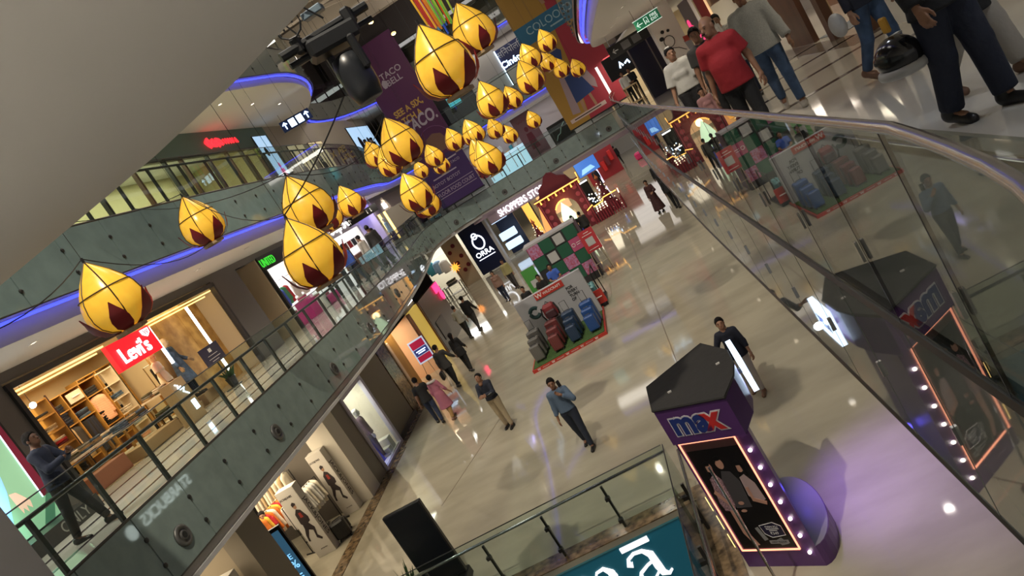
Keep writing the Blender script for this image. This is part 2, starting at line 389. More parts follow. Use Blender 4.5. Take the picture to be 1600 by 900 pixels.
def person(label, loc, rz, h=1.70, sex='m', skin=0, hair='short', hair_m=None, top=(GREYC, 'long'), bottom=(DJEANS, 'trousers'), shoe=(SHOE_M, 'low'), ll=(0, 0), rl=(0, 0), la=(0, 8, 12), ra=(0, 8, 12),
           head=(0, 0), lean=0, belly=1.0, res=.022, group=None, name='person', cat='person', face=True, hem=None, curl=.45, loose=.014, z0=0.0, neck=True):
    V3 = lambda *a: np.array(a, np.float64)
    f = sex == 'f'; sw = .155 if f else .175; hw = .088
    def rotx(v, a): c, s = math.cos(R(a)), math.sin(R(a)); return V3(v[0], v[1] * c - v[2] * s, v[1] * s + v[2] * c)
    J = {}
    for side, sg, (fl, kn) in (('l', -1, ll), ('r', 1, rl)):
        hip = V3(sg * hw, 0, .905); d1 = V3(sg * .03, math.sin(R(fl)), -math.cos(R(fl))); d1 /= np.linalg.norm(d1)
        k = hip + d1 * .425; a2 = fl - kn; d2 = V3(sg * .02, math.sin(R(a2)), -math.cos(R(a2))); d2 /= np.linalg.norm(d2)
        J['hip' + side] = hip; J['knee' + side] = k; J['ank' + side] = k + d2 * .40; J['pit' + side] = min(0, a2 * .6) if a2 < -8 else 0
    T = lambda p: rotx(np.asarray(p, float) - V3(0, 0, .95), -lean) + V3(0, 0, .95)
    for side, sg, arm in (('l', -1, la), ('r', 1, ra)):
        fl, ab, el = arm[:3]; inw = arm[3] if len(arm) > 3 else 10
        sh = T(V3(sg * sw, -.005, 1.388)); u = V3(sg * math.sin(R(ab)), math.sin(R(fl)) * math.cos(R(ab)), -math.cos(R(fl)) * math.cos(R(ab)))
        t = V3(-sg * math.sin(R(inw)), math.cos(R(inw)), 0.0001); t = t - u * (t @ u)
        if np.linalg.norm(t) < .15: t = V3(-sg * math.sin(R(inw)), 0, 1) - u * (V3(-sg * math.sin(R(inw)), 0, 1) @ u)
        t /= np.linalg.norm(t); w = u * math.cos(R(el)) + t * math.sin(R(el))
        J['sh' + side] = sh; J['elb' + side] = sh + u * .285; J['wri' + side] = J['elb' + side] + w * .25; J['fd' + side] = w; J['ft' + side] = t
    dz = min(J['ankl'][2], J['ankr'][2]) - .085
    for k in list(J):
        if k[:2] in ('hi', 'kn', 'an', 'sh', 'el', 'wr'): J[k] = J[k] - V3(0, 0, dz)
    T0 = T; T = lambda p: T0(p) - V3(0, 0, dz)
    wst = (.82 if f else 1.0) * belly; hp = 1.08 if f else 1.0; fat = belly > 1.1
    def torso(o):
        L = [(T((0, 0, 1.15)), T((0, 0, 1.33)), (.128 if f else .145) + o, (.120 if f else .145) + o, .70), (T((-sw * .72, -.005, 1.372)), T((sw * .72, -.005, 1.372)), .062 + o, .062 + o), (T((0, -.012, 1.435)), T((-sw * .75, -.008, 1.385)), .052 + o, .044 + o), (T((0, -.012, 1.435)), T((sw * .75, -.008, 1.385)), .052 + o, .044 + o),
             (T((0, .02 if fat else 0, 1.0)), T((0, .03 if fat else 0, 1.14)), .125 * wst * hp + o, .128 * wst + o, .80), (T((-.055 * hp, -.01, .935)), T((.055 * hp, -.01, .935)), .108 * hp + o, .108 * hp + o, .92)]
        if f: L += [(T((-.055, .058, 1.245)), T((.055, .058, 1.245)), .048 + o, .048 + o)]
        return L
    def arm(side, o, frac):
        s, e, w = J['sh' + side], J['elb' + side], J['wri' + side]; L = []
        if frac <= 1: L.append((s, s + (e - s) * frac, .056 + o, .050 + o * 1.5, 1.0, True))
        else: L += [(s, e, .056 + o, .042 + o), (e, e + (w - e) * (frac - 1), .042 + o, .030 + o * 1.1 + .004, 1.0, True)]
        return L
    def leg(side, o, frac):
        hh, k, a = J['hip' + side], J['knee' + side], J['ank' + side]; L = [(hh, k, .090 * (1.06 if f else 1) + o, .060 + o)]
        if frac > 1: L.append((k, k + (a - k) * (frac - 1), .060 + o, .042 + o * 1.3, 1.0, True))
        else: L = [(hh, hh + (k - hh) * frac, .090 + o, .066 + o, 1.0, True)]
        return L
    def mesh_of(segs, kk, clip=None, rs=res):
        lo = np.min([np.minimum(s[0], s[1]) - max(s[2], s[3]) for s in segs], 0); hi = np.max([np.maximum(s[0], s[1]) + max(s[2], s[3]) for s in segs], 0)
        def fn(P):
            d = None
            for s in segs:
                e = d_seg(P, s[0], s[1], s[2], s[3], s[4] if len(s) > 4 else 1.0, len(s) > 5); d = e if d is None else smin(d, e, kk)
            return clip(P, d) if clip else d
        return snets(fn, lo, hi, rs)
    body = torso(0) + [(T((0, -.02, 1.42)), T((0, -.008, 1.50)), .058, .054)]
    for s in 'lr':
        body += [(J['sh' + s], J['elb' + s], .052, .040), (J['elb' + s], J['wri' + s], .041, .027)] + leg(s, 0, 1.99)[:1] + [(J['knee' + s], J['ank' + s], .056, .036), (J['ank' + s] + V3(0, -.02, -.03), J['ank' + s] + V3(0, .10, -.045), .036, .030)]
    parts = [mesh_of(body, .03)]
    hc = T((0, .012, 1.605)); HM = Matrix.Translation(hc) @ Matrix.Rotation(R(head[0]), 4, 'Z') @ Matrix.Rotation(R(-head[1]), 4, 'X')
    parts.append(xf(get_head(), HM))
    for s, sg in (('l', -1), ('r', 1)):
        z = -Vector(J['fd' + s]); y = Vector(J['ft' + s]); y = (y - z * y.dot(z)).normalized(); x = y.cross(z)
        # palm looks inwards: mirrored hand for the other side
        A = Matrix(((x.x, y.x, z.x, 0), (x.y, y.y, z.y, 0), (x.z, y.z, z.z, 0), (0, 0, 0, 1)))
        parts.append(xf(get_hand(curl), Matrix.Translation(Vector(J['wri' + s])) @ A @ Matrix.Diagonal((-sg, 1, 1, 1))))
    root = thing(name, label, cat, (loc[0], loc[1], loc[2]), rz, group); root.scale = (h / 1.72,) * 3
    b = link('body', np_mesh('body', parts, SKINS[skin]), root)
    if hair: link('hair', np_mesh('hair', [xf(get_hair(hair), HM)], hair_m or HAIR_M), root)
    if face:
        fm = shared('eyes', lambda: M().sphere((-.031, .087, .003), (.010, .007, .0055), 8, 5).sphere((.031, .087, .003), (.010, .007, .0055), 8, 5).tube([(-.046, .080, .022), (-.032, .087, .026), (-.016, .086, .022)], .0035, 5).tube([(.046, .080, .022), (.032, .087, .026), (.016, .086, .022)], .0035, 5).mesh('eyes', [EYE_M], True))
        link('eyes', fm, root, mtx=HM)
        lm = shared('lips', lambda: M().sphere((0, .088, -.062), (.022, .008, .007), 8, 5).mesh('lips', [LIP_M], True)); link('lips', lm, root, mtx=HM)
    tm, kind = top[0], top[1]
    frac = {'none': .06, 'short': .72, 'elbow': .98, 'long': 1.93, 'three': 1.5}[kind]; o = loose
    hemz = .86 if hem is None else hem
    segs = torso(o)
    if hemz < .8: segs += [(T((0, -.005, .98)), V3(0, -.005, hemz - dz - .02), .15 * hp + o, .185 * hp + o + .25 * max(0, .75 - hemz) * .6, .85)]
    for s in 'lr': segs += arm(s, o, frac)
    hz = hemz - dz; nk = (T((0, -.012, 1.475)), T((0, .0, 1.75)))
    if hemz >= .8: segs += [(T((0, -.005, 1.02)), V3(0, -.005, .78 - dz), .150 * hp * (1.10 if fat else 1) + o, .196 * hp + o, .80)]
    link('shirt' if hemz > .7 else 'dress', np_mesh('top', [mesh_of(segs, .03, lambda P, d: np.maximum(np.maximum(d, hz - P[:, 2]), -d_seg(P, nk[0], nk[1], .070, .075)))], tm), root)
    if bottom:
        bm_, bk = bottom[0], bottom[1]; ol = .012 if bk != 'loose' else .030
        if bk == 'shorts': segs = leg('l', .025, .9) + leg('r', .025, .9)
        else: segs = leg('l', ol, 1.96) + leg('r', ol, 1.96)
        segs += [s[:2] + (s[2] - o + ol * .8, s[3] - o + ol * .8) + s[4:] for s in torso(o)[4:6]]
        tz = 1.06 - dz
        link('trousers', np_mesh('trousers', [mesh_of(segs, .018, lambda P, d: np.maximum(d, P[:, 2] - tz))], bm_), root)
    for s in 'lr':
        a = J['ank' + s]; Mx = Matrix.Translation(Vector((a[0], a[1], a[2] - .085))) @ Matrix.Translation((0, 0, .06)) @ Matrix.Rotation(R(J['pit' + s]), 4, 'X') @ Matrix.Translation((0, 0, -.06))
        sh = link('shoe', shared('shoemesh_' + shoe[1] + shoe[0].name, lambda: np_mesh('shoe', [get_shoe(shoe[1])], shoe[0])), root, mtx=Mx)
    return root, J
def part(root, name, mb, m, smooth=False, loc=(0, 0, 0), rz=0): return ob(name, mb, m, root, loc, rz, smooth)
# ================================================================ the setting
Z1, Z2, Z3 = 4.7, 9.0, 13.3
HOLE = (-7.6, -1.5, 1.0, 11.12)                       # stairwell to the basement
GX0, GX1, GY0, GY1 = -22.0, 13.0, -6.0, 74.0
f = M()
for lo, hi in (((GX0, GY0), (HOLE[0], GY1)), ((HOLE[1], GY0), (GX1, GY1)), ((HOLE[0], HOLE[3]), (HOLE[1], GY1)), ((HOLE[0], GY0), (HOLE[1], HOLE[2]))):
    f.box((lo[0], lo[1], -.3), (hi[0], hi[1], 0))
struct('floor', f, FLOOR_M, 'polished beige marble floor of the ground level')
fs = M().box((HOLE[0] - .3, HOLE[2] - .3, -4.3), (HOLE[1] + .3, HOLE[3] + .3, -4.0)); struct('floor_basement', fs, FLOOR_M, 'basement floor under the open stairwell')
wb = M().box((HOLE[0] - .3, HOLE[3], -4), (HOLE[1] + .3, HOLE[3] + .25, -.3)).box((HOLE[1], HOLE[2], -4), (HOLE[1] + .25, HOLE[3], -.3)).box((HOLE[0] - .25, HOLE[2], -4), (HOLE[0], HOLE[3], -.3)).box((HOLE[0], HOLE[2] - .25, -4), (HOLE[1], HOLE[2], -.3))
struct('wall_basement', wb, TAUPE, 'taupe walls of the stairwell below ground level')
# marble kerb around the stairwell and marble skirting along the shops
struct('trim_1', M().box((-9.0, 11.12, 0), (-1.12, 11.53, .02)), BROWN_MARBLE, 'dark brown marble kerb along the far side of the stairwell')
struct('trim_2', M().box((-1.5, 2.0, 0), (-1.12, 11.12, .02)), BROWN_MARBLE, 'dark brown marble kerb between stairwell and purple booth')
struct('trim_3', M().box((-10.25, 6, 0), (-9.86, 21.6, .012)), BROWN_MARBLE, 'brown marble border strip along the left shops')
struct('trim_4', M().box((-10.25, 21.6, 0), (-9.95, 26.2, .012)), BROWN_MARBLE, 'brown marble border strip by the closed shop front')
JOINT = mat('floor_joint', (.16, .12, .08), .4)
struct('trim_5', M().prism([(-7.35, 15.9), (-7.33, 15.9), (-6.01, 20.1), (-6.03, 20.1)], 0, .003), JOINT, 'thin brown joint line in the marble floor')
struct('trim_6', M().box((-9.5, 50.0, 0), (3.2, 50.08, .003)), JOINT, 'dark joint line across the far marble floor')
struct('trim_7', M().box((-1.02, 16, 0), (-1.0, 44, .003)), JOINT, 'long thin joint line running down the marble floor')

LEFT1 = smooth_path([(-8.0, 6.49), (-8.0, 12.0), (-8.0, 18.0), (-8.3, 23.0), (-8.9, 29.0), (-9.8, 35.0), (-10.6, 39.5), (-10.9, 42.0), (-10.3, 44.4), (-8.6, 45.5), (-6.5, 45.6), (2.0, 45.6)])
RAIL1 = smooth_path([(.42, .70), (.53, 1.20), (.62, 1.50), (.69, 1.95), (.75, 2.47), (.75, 12), (.82, 20), (1.0, 28), (1.35, 36), (2.0, 45.6)], 1)
RIGHT1 = [(.75, 1.6), (.75, 12), (.82, 20), (1.0, 28), (1.35, 36), (2.0, 45.6)]
LEFT2 = smooth_path([(-8.4, 6.0), (-8.4, 12.0), (-8.45, 18.0), (-8.7, 24.0), (-9.2, 30.0), (-10.0, 36.0), (-10.8, 40.0), (-11.0, 42.5), (-10.3, 44.8), (-8.6, 45.9), (-6.5, 46.0), (3.6, 46.0)])
LEFT3 = smooth_path([(-10.5, 8.0), (-9.4, 20.0), (-8.5, 24.0), (-7.9, 27.0), (-8.6, 31.0), (-10.6, 34.5), (-11.9, 38.0), (-11.4, 43.0), (-9.0, 45.9), (-6.5, 46.2), (3.6, 46.2)])
RIGHT2 = smooth_path([(.9, 3.4), (.9, 12.0), (.88, 20), (.95, 26.0), (1.1, 29.5), (1.7, 31.3), (4.2, 31.8)])
def inset(path, d):                                   # shift a path to its left side (away from the void for LEFT*, into it for RIGHT*)
    out = []
    for i, p in enumerate(path):
        a = path[max(i - 1, 0)]; b = path[min(i + 1, len(path) - 1)]; t = Vector((b[0] - a[0], b[1] - a[1])).normalized()
        out.append((p[0] - t.y * d, p[1] + t.x * d))
    return out
lpoly = lambda path: path + [(3.6, 60), (GX0, 60), (GX0, path[0][1])]
struct('floor_first_left', M().prism(inset(LEFT1, .06) + [(2.0, 62), (GX0, 62), (GX0, 6.49)], 3.45, Z1), FLOOR2_M, 'first floor walkway slab of the left and far sides')
struct('floor_first_right', M().prism(inset(RIGHT1, -.06) + [(2.0, 62), (GX1, 62), (GX1, 1.6)], 3.45, Z1), FLOOR2_M, 'pale polished floor of the right upper walkway')
struct('floor_first_near', M().prism([(.81, 1.6), (.3, 1.0), (-1, 1.8), (-3, 3.4), (-6, 5.5), (-8.06, 6.49), (GX0, 6.49), (GX0, -6), (GX1, -6), (GX1, 1.6)], 3.45, Z1), FLOOR2_M, 'upper walkway floor below the camera')
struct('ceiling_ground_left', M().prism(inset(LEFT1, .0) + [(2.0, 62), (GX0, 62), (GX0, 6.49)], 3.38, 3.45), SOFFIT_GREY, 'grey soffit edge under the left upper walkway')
struct('floor_second_left', M().prism(inset(LEFT2, .06) + [(3.6, 62), (GX0, 62), (GX0, 6.0)], 7.95, Z2), FLOOR2_M, 'second floor slab on the left and far sides')
struct('ceiling_first_left', M().prism(inset(LEFT2, .35) + [(3.6, 62), (GX0, 62), (GX0, 6.0)], 7.62, 7.93), SOFFIT, 'white dropped ceiling over the left upper walkway')
struct('floor_second_right', M().prism(inset(RIGHT2, -.06) + [(GX1, 31.8), (GX1, 3.4)], 7.95, Z2), FLOOR2_M, 'second floor slab on the right side')
struct('ceiling_first_right', M().prism(inset(RIGHT2, -.32) + [(GX1, 31.3), (GX1, 3.4)], 7.62, 7.93), SOFFIT, 'white dropped ceiling over the right upper walkway')
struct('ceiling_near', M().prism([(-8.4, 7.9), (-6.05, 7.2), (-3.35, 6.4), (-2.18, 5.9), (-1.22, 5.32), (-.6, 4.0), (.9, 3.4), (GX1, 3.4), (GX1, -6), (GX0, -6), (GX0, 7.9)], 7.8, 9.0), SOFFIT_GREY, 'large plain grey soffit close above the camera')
struct('floor_third_left', M().prism(inset(LEFT3, .06) + [(3.6, 62), (GX0, 62), (GX0, 8.0)], 12.35, Z3), FLOOR2_M, 'third floor slab curving above the left walkway')
struct('ceiling_second_left', M().prism(inset(LEFT3, .25) + [(3.6, 62), (GX0, 62), (GX0, 8.0)], 12.1, 12.33), SOFFIT, 'white curved ceiling over the second floor walkway')
struct('ceiling_roof', M().box((GX0, -6, 17.4), (GX1, 62, 17.7)), mat('roof_paint', (.20, .17, .14), .8), 'dark roof over the open hall')
BEAM = mat('roof_beam', (.34, .29, .23), .6)
for i, y in enumerate((30.5, 34.0, 37.4, 41.2)):
    struct('trim_%d' % (20 + i), M().box((-14, y, 15.6), (6, y + .45, 16.3)), BEAM, 'pale roof beam across the hall, the %s from the front' % ('first', 'second', 'third', 'fourth')[i])
for i, (a, b) in enumerate((((-12, 31), (-7, 34)), ((-9.5, 34.4), (-5.5, 37.4)), ((-8.5, 37.8), (-4.5, 41.2)))):
    struct('trim_%d' % (30 + i), M().tube([(a[0], a[1], 15.9), (b[0], b[1], 15.9)], .13, 6), BEAM, 'slanted roof brace between two beams, the %s from the front' % ('first', 'second', 'third', 'fourth')[i])
struct('wall_roof_band', M().box((-12, 46.3, 14.6), (4, 46.6, 17.4)).box((GX0, 8, 14.8), (-12.5, 46.6, 17.4)), mat('dark_upper_wall', (.05, .04, .04), .7), 'dark wall band under the roof')
struct('column_near', M().cbox((-6.5, 5.1, 6.25), (1.0, 1.0, 3.1), b=.01), mat('grey_column_paint', (.42, .42, .42), .7), 'plain grey column at the lower left corner')
struct('wall_right', M().box((4.85, 3, Z1), (5.1, 13.7, 7.7)).box((3.25, 27.0, Z1), (4.12, 27.8, 7.62)).box((9, 3, Z1), (9.2, 62, 7.7)), WHITE, 'white walls and pillar of the right upper walkway')
struct('wall_outer', M().box((GX0, 4, 0), (GX0 + .2, 62, 17)).box((GX0, 61.8, 3.4), (GX1, 62, 17)).box((GX0, 74, 0), (GX1, 74.2, 3.4)).box((GX1 - .2, 1, 0), (GX1, 74, 3.4)).box((GX1 - .2, 1, Z1), (GX1, 62, 17)), OFFWHITE, 'outer wall behind the shops')

# glass balustrades: fascia panels, glass panes, posts, fittings and handrail are parts
BOLT = shared('bolt', lambda: M().lathe([(.038, 0), (.038, .025), (.02, .035)], 10).mesh('bolt', [DARK_STEEL]))
def balustrade(name, label, path, z, step, start, fascia, fz, side, rail_in, glass_top, rail_z, post_m=DARK_STEEL, vents=None, vis=None, gm=GLASS, fit=True, rail_path=None, rr=.03):
    t = thing(name, label, 'balustrade', (path[0][0], path[0][1], z)); ox, oy = path[0]
    J = resample(path, step, start); off = inset(path, side * rail_in)
    ob('handrail', M().tube([(p[0] - ox, p[1] - oy, rail_z) for p in (rail_path or off)], rr, 8), STEEL if rail_in < 0 else DARK_STEEL, t, smooth=True)
    ob('floor_edge_strip', M().tube([(p[0] - ox, p[1] - oy, 0) for p in path], .022 if post_m else .03, 6), DARK_STEEL if post_m else BLACK, t)
    ob('bottom_edge_strip', M().tube([(p[0] - ox, p[1] - oy, -fz) for p in path], .02 if post_m else .028, 6), DARK_STEEL if post_m else BLACK, t)
    if post_m: ob('glass_top_edge', M().tube([(p[0] - ox, p[1] - oy, glass_top) for p in path], .010, 5), DARK_STEEL, t)
    for i, (a, b) in enumerate(zip(J, J[1:])):
        if vis and not vis((a[0] + b[0]) / 2, (a[1] + b[1]) / 2): continue
        cx, cy = (a[0] + b[0]) / 2 - ox, (a[1] + b[1]) / 2 - oy; L = math.dist(a, b); ang = math.atan2(b[1] - a[1], b[0] - a[0])
        pc('fascia_panel', t, (cx, cy, -(fz + .0) / 2 - .01), (L - .022, .03, fz - .02), fascia, ang)
        pc('glass_pane', t, (cx, cy, glass_top / 2 + .015), (L - .014, .014, glass_top - .03), gm, ang)
        n = (-math.sin(ang) * side, math.cos(ang) * side)
        if post_m: pc('post', t, (a[0] - ox + n[0] * .07, a[1] - oy + n[1] * .07, rail_z / 2), (.07, .045, rail_z), post_m, ang)
        else:
            pc('joint_strip', t, (a[0] - ox, a[1] - oy, glass_top / 2), (.006, .016, glass_top - .01), BLACK, ang)
            for cz in (.40, -.60): pc('clamp', t, (a[0] - ox - n[0] * .022, a[1] - oy - n[1] * .022, cz), (.022, .014, .10), STEEL, ang)
        if fit:
            for q in (.35, .75):
                o = link('fitting', BOLT, t, (a[0] - ox - n[0] * .01, a[1] - oy - n[1] * .01, -fz * q))
                o.rotation_euler = (R(90), 0, ang + (0 if side > 0 else math.pi))
        if vents and i in vents:
            vm = shared('vent', lambda: M().lathe([(.17, 0), (.17, .03), (.12, .05), (.11, .02), (.075, .03), (.07, .06), (.05, .05)], 20).mesh('vent_ring', [mat('vent_grey', (.16, .16, .15), .4, .5)], True))
            o = link('vent', vm, t, (cx - n[0] * .015, cy - n[1] * .015, -.72)); o.rotation_euler = (R(90), 0, ang + (0 if side > 0 else math.pi))
            hm = shared('venthole', lambda: M().lathe([(.05, 0), (.05, .055), (.001, .055)], 12).mesh('vent_hole', [BLACK])); h = link('vent_hole', hm, o)
    if not post_m: ob('handrail', M().tube([(p[0] - ox, p[1] - oy, .92) for p in [(.83, .2)] + inset(path, side * .08)], .020, 8), STEEL, t, smooth=True)
    return t
balustrade('glass_balustrade', 'green glass balustrade of the left upper walkway curving to the far end', LEFT1, Z1, 1.19, 0.0, GREEN_GLASS, 1.1, 1, .10, 1.02, .82, vents=(2, 5, 8, 11, 15, 18, 23, 26, 29, 32, 35, 38, 41))
balustrade('glass_balustrade', 'reflective glass balustrade running close along the right edge of the void', RIGHT1, Z1, .90, 0, GREY_GLASS, 1.1, -1, -.02, 1.05, 1.06, post_m=None, gm=GLASS_DARK, fit=False, rail_path=RAIL1, rr=.020)
balustrade('glass_balustrade', 'teal glass balustrade of the second floor above the yellow lanterns', LEFT2, Z2, 1.33, .3, mat('teal_glass', (.23, .32, .31), .08, noise=(3, .1)), 1.05, 1, .10, 1.0, .85)
balustrade('glass_balustrade', 'dim curved glass balustrade of the third floor behind the stage light', LEFT3, Z3, 1.5, .3, GREY_GLASS, .95, 1, .10, 1.0, .85, vis=lambda x, y: y > 18)
balustrade('glass_balustrade', 'second floor glass balustrade above the blue strip on the right', RIGHT2, Z2, 1.33, .3, GREY_GLASS, 1.0, -1, .10, 1.0, .85, vis=lambda x, y: y > 10)
# blue light strips in the coves
for nm, lb, pth, z in (('led_strip', 'blue light strip under the second floor edge on the left', [p for p in inset(LEFT2, .20) if p[1] > 8.2], 7.90), ('led_strip', 'blue light strip under the curved third floor edge', inset(LEFT3, .12), 12.30), ('led_strip', 'blue light strip under the right second floor edge', [p for p in inset(RIGHT2, -.20) if p[1] > 4.2], 7.88)):
    tag(ob(nm, M().tube([(p[0], p[1], z) for p in pth], .03, 5), BLUE_LED), lb, 'light strip')
struct('trim_70', M().box((-8.82, 7, Z1), (-8.72, 19, Z1 + .004)).box((-9.75, 7, Z1), (-9.62, 19, Z1 + .004)).box((-10.8, 7, Z1), (-10.7, 19, Z1 + .004)), STRIPE_M, 'dark stone bands along the left upper walkway')
# recessed downlights
def downlight(x, y, z, label, group, e=26, col=NEUTRAL):
    t = thing('downlight', label, 'ceiling light', (x, y, z), 0, group)
    link('trim_ring', shared('dl_ring', lambda: M().lathe([(.055, 0), (.085, -.012), (.085, 0)], 16, cap=False).mesh('trim_ring', [WHITE])), t)
    link('lens', shared('dl_lens', lambda: M().lathe([(.055, -.004), (.001, -.004)], 16, cap=False).mesh('lens', [LAMP])), t)
    if e: add_light('SPOT', 'downlight_light', (0, 0, -.03), e, col, .08, angle=R(130), parent=t)
for k, y in enumerate((8.5, 11.3, 14.1, 16.9, 19.7, 22.5, 25.3, 28.1, 31, 34, 37, 40)):
    downlight(-9.6 - (.0 if y < 30 else (y - 30) * .15), y, 7.62, 'round downlight in the white ceiling before the left upper shops', 'downlights over the left upper walkway', 260, WARM)
for k, y in enumerate((5, 7.4, 9.8, 12.2, 14.6, 17, 19.4, 21.8, 24.2, 26.6)):
    for x in (2.0, 3.6):
        downlight(x, y, 7.62, 'round downlight in the white ceiling over the right upper walkway', 'downlights over the right upper walkway', 70 if x == 3.6 and k % 2 == 0 else (70 if x == 2.0 and k % 2 else 0), COOL if y < 9 else WARM)
for y in (21.5, 24, 26.5, 29.0):
    downlight(-9.7, y, 12.1, 'round downlight in the curved ceiling above the second floor', 'downlights over the second floor walkway', 150 if y in (21.5, 26.5) else 0, WARM)
for k, (x, y) in enumerate(((-7.5, 3.0), (-4.5, 1.0), (-1.5, -1.0), (2.0, -1.5), (-6.0, -2.5), (-3.0, -3.5))):  # unseen lamps added so floor bounce brightens the near soffit
    downlight(x, y, 7.8, 'round fill downlight added in the grey soffit behind the camera', 'added fill downlights in the near soffit', 800, NEUTRAL)
for i, (x, y, e, aim) in enumerate(ROOF_SPOTS):
    t = thing('roof_spotlight', 'black spotlight hanging from the roof over the hall floor', 'spotlight', (x, y, ROOF_Z), 0, 'roof spotlights')
    ob('housing', M().lathe([(.05, .45), (.13, .4), (.16, -.05), (.14, -.05), (.12, .1)], 14, cap=False), BLACK, t).rotation_euler = (R(28), 0, 0); ob('rod', M().tube([(0, 0, .4), (0, 0, 1.2)], .02, 6), BLACK, t)
for i, (x, y) in enumerate(((-6.24, 35.9), (-6.4, 40.9), (-9.5, 33.2), (-9.0, 35.2))):
    t = thing('roof_lamp', ('warm roof lamp right above the purple banner top', 'warm roof lamp beyond the purple banner top', 'warm roof lamp left of the stage light', 'warm roof lamp below and left of the stage light')[i], 'lamp', (x, y, 14.2)); ob('globe', M().sphere((0, 0, 0), (.14, .14, .08)), WARM_GLOW, t, smooth=True); ob('stem', M().tube([(0, 0, .05), (0, 0, 1.4)], .015, 5), BLACK, t); add_light('POINT', 'roof_lamp_light', (0, 0, -.2), 90, WARM, .1, parent=t)

FILL_GLOW = glow('roof_fill_glow', (1.0, .95, .86), 1.5)  # glowing panels added out of view as soft fill for the hall
for i, (x, y) in enumerate(((-3.5, 8), (-3.5, 16), (-3.5, 24), (-3.5, 32), (-3.5, 40))):
    t = thing('roof_fill_panel', 'square fill light panel added under the roof over the hall', 'ceiling light', (x, y, 17.38), 0, 'added roof fill panels'); pc('frame', t, (0, 0, 0), (3.2, 3.2, .06), WHITE); pc('diffuser', t, (0, 0, -.035), (3.0, 3.0, .02), FILL_GLOW)
    add_light('AREA', 'roof_fill_light', (0, 0, -.06), 170, NEUTRAL, 3.0, 3.0, parent=t)
# ================================================================ shop fittings shared by all shops
def shop_shell(nm, label, x, y0, y1, z0, h, depth, wall_m, floor_m=None, ceil_m=None, light=None, col=WARM):
    """left-hand shop: open front at x facing +x, walls behind"""
    w = M().box((x - depth - .1, y0, z0), (x - depth, y1, z0 + h)).box((x - depth, y0 - .08, z0), (x - .02, y0, z0 + h)).box((x - depth, y1, z0), (x - .02, y1 + .08, z0 + h))
    struct('wall_' + nm, w, wall_m, label + ', its inner walls')
    struct('ceiling_' + nm, M().box((x - depth, y0, z0 + h), (x - .02, y1, z0 + h + .08)), ceil_m or OFFWHITE, label + ', its ceiling')
    if floor_m: struct('floor_' + nm, M().box((x - depth, y0, z0), (x, y1, z0 + .012)), floor_m, label + ', its floor')
    if light: add_light('AREA', 'shop_light', (x - depth * .45, (y0 + y1) / 2, z0 + h - .06), light, col, depth * .7, (y1 - y0) * .8)
def shirt_field(P):
    d = d_seg(P, (0, 0, -.16), (0, 0, -.62), .19, .21, .28); d = smin(d, d_seg(P, (-.14, 0, -.10), (.14, 0, -.10), .075, .075, .6), .04)
    for s in (-1, 1): d = smin(d, d_seg(P, (s * .17, 0, -.11), (s * .27, 0, -.55), .062, .05, .6, True), .03)
    return np.maximum(d, -P[:, 2] - .70)
def trouser_field(P):
    d = d_seg(P, (-.07, 0, -.08), (-.10, 0, -.95), .095, .075, .45, True); d = smin(d, d_seg(P, (.07, 0, -.08), (.10, 0, -.95), .095, .075, .45, True), .02)
    return np.maximum(d, P[:, 2] + .03)
def hang_mesh(kind):
    if kind == 'shirt': return shared('hs', lambda: np_mesh('hanging_shirt', [snets(shirt_field, (-.36, -.12, -.75), (.36, .12, 0), .022)], WHITEC))
    return shared('ht', lambda: np_mesh('hanging_trousers', [snets(trouser_field, (-.2, -.1, -1.0), (.2, .1, 0), .022)], WHITEC))
def hang(kind, label, loc, rz, m, group, cat='clothes', s=1.0):
    o = link('hanging_' + kind, hang_mesh(kind), None, loc, rz, m); o.scale = (s,) * 3; return tag(o, label, cat, group)
FOLD = lambda: M().cbox((0, 0, .025), (.34, .26, .05), b=.016).mesh('garment', [WHITEC], True)
def folded(label, loc, rz, mats, group, s=1.0):
    t = thing('folded_clothes', label, 'folded clothes', loc, rz, group); t.scale = (s,) * 3
    for i, m in enumerate(mats):
        link('garment', shared('fold', FOLD), t, (random.uniform(-.01, .01), random.uniform(-.01, .01), i * .051), random.uniform(-.05, .05), m)
    return t
def shelf_unit(label, loc, rz, w, h, d, cols, rows, m, back=None, name='shelf_unit'):
    t = thing(name, label, 'shelf', loc, rz)
    for i in range(cols + 1): pc('upright', t, (-w / 2 + w * i / cols, 0, h / 2), (.035, d, h), m)
    for j in range(rows + 1): pc('shelf', t, (0, 0, .02 + (h - .04) * j / rows), (w - .035, d - .01, .03), m)
    if back: pc('back_panel', t, (0, d / 2 - .008, h / 2), (w, .012, h), back)
    return t
def table(label, loc, rz, w, d, h, top_m, leg_m, name='display_table', lower=True):
    t = thing(name, label, 'table', loc, rz)
    pc('table_top', t, (0, 0, h - .02), (w, d, .04), top_m)
    for sx in (-1, 1):
        for sy in (-1, 1): pc('leg', t, (sx * (w / 2 - .04), sy * (d / 2 - .04), (h - .04) / 2), (.05, .05, h - .04), leg_m)
    if lower: pc('lower_shelf', t, (0, 0, .2), (w - .1, d - .1, .03), top_m)
    return t
def plinth(label, loc, rz, size, m, name='display_plinth'):
    return tag(ob(name, M().cbox((0, 0, size[2] / 2), size, b=.012), m, None, loc, rz), label, 'plinth')
def board(name, label, cat, origin, face, w, h, m, edge=None, d=.05):       # upright panel whose lower left corner is the origin
    t = thing(name, label, cat, mtx=frame(origin, face))
    ob('panel', M().box((0, 0, -d), (w, h, 0)), m, t)
    if edge:
        e = .02; ob('edge_frame', M().box((-e, -e, -d), (0, h + e, .01)).box((w, -e, -d), (w + e, h + e, .01)).box((0, h, -d), (w, h + e, .01)).box((0, -e, -d), (w, 0, .01)), edge, t)
    return t
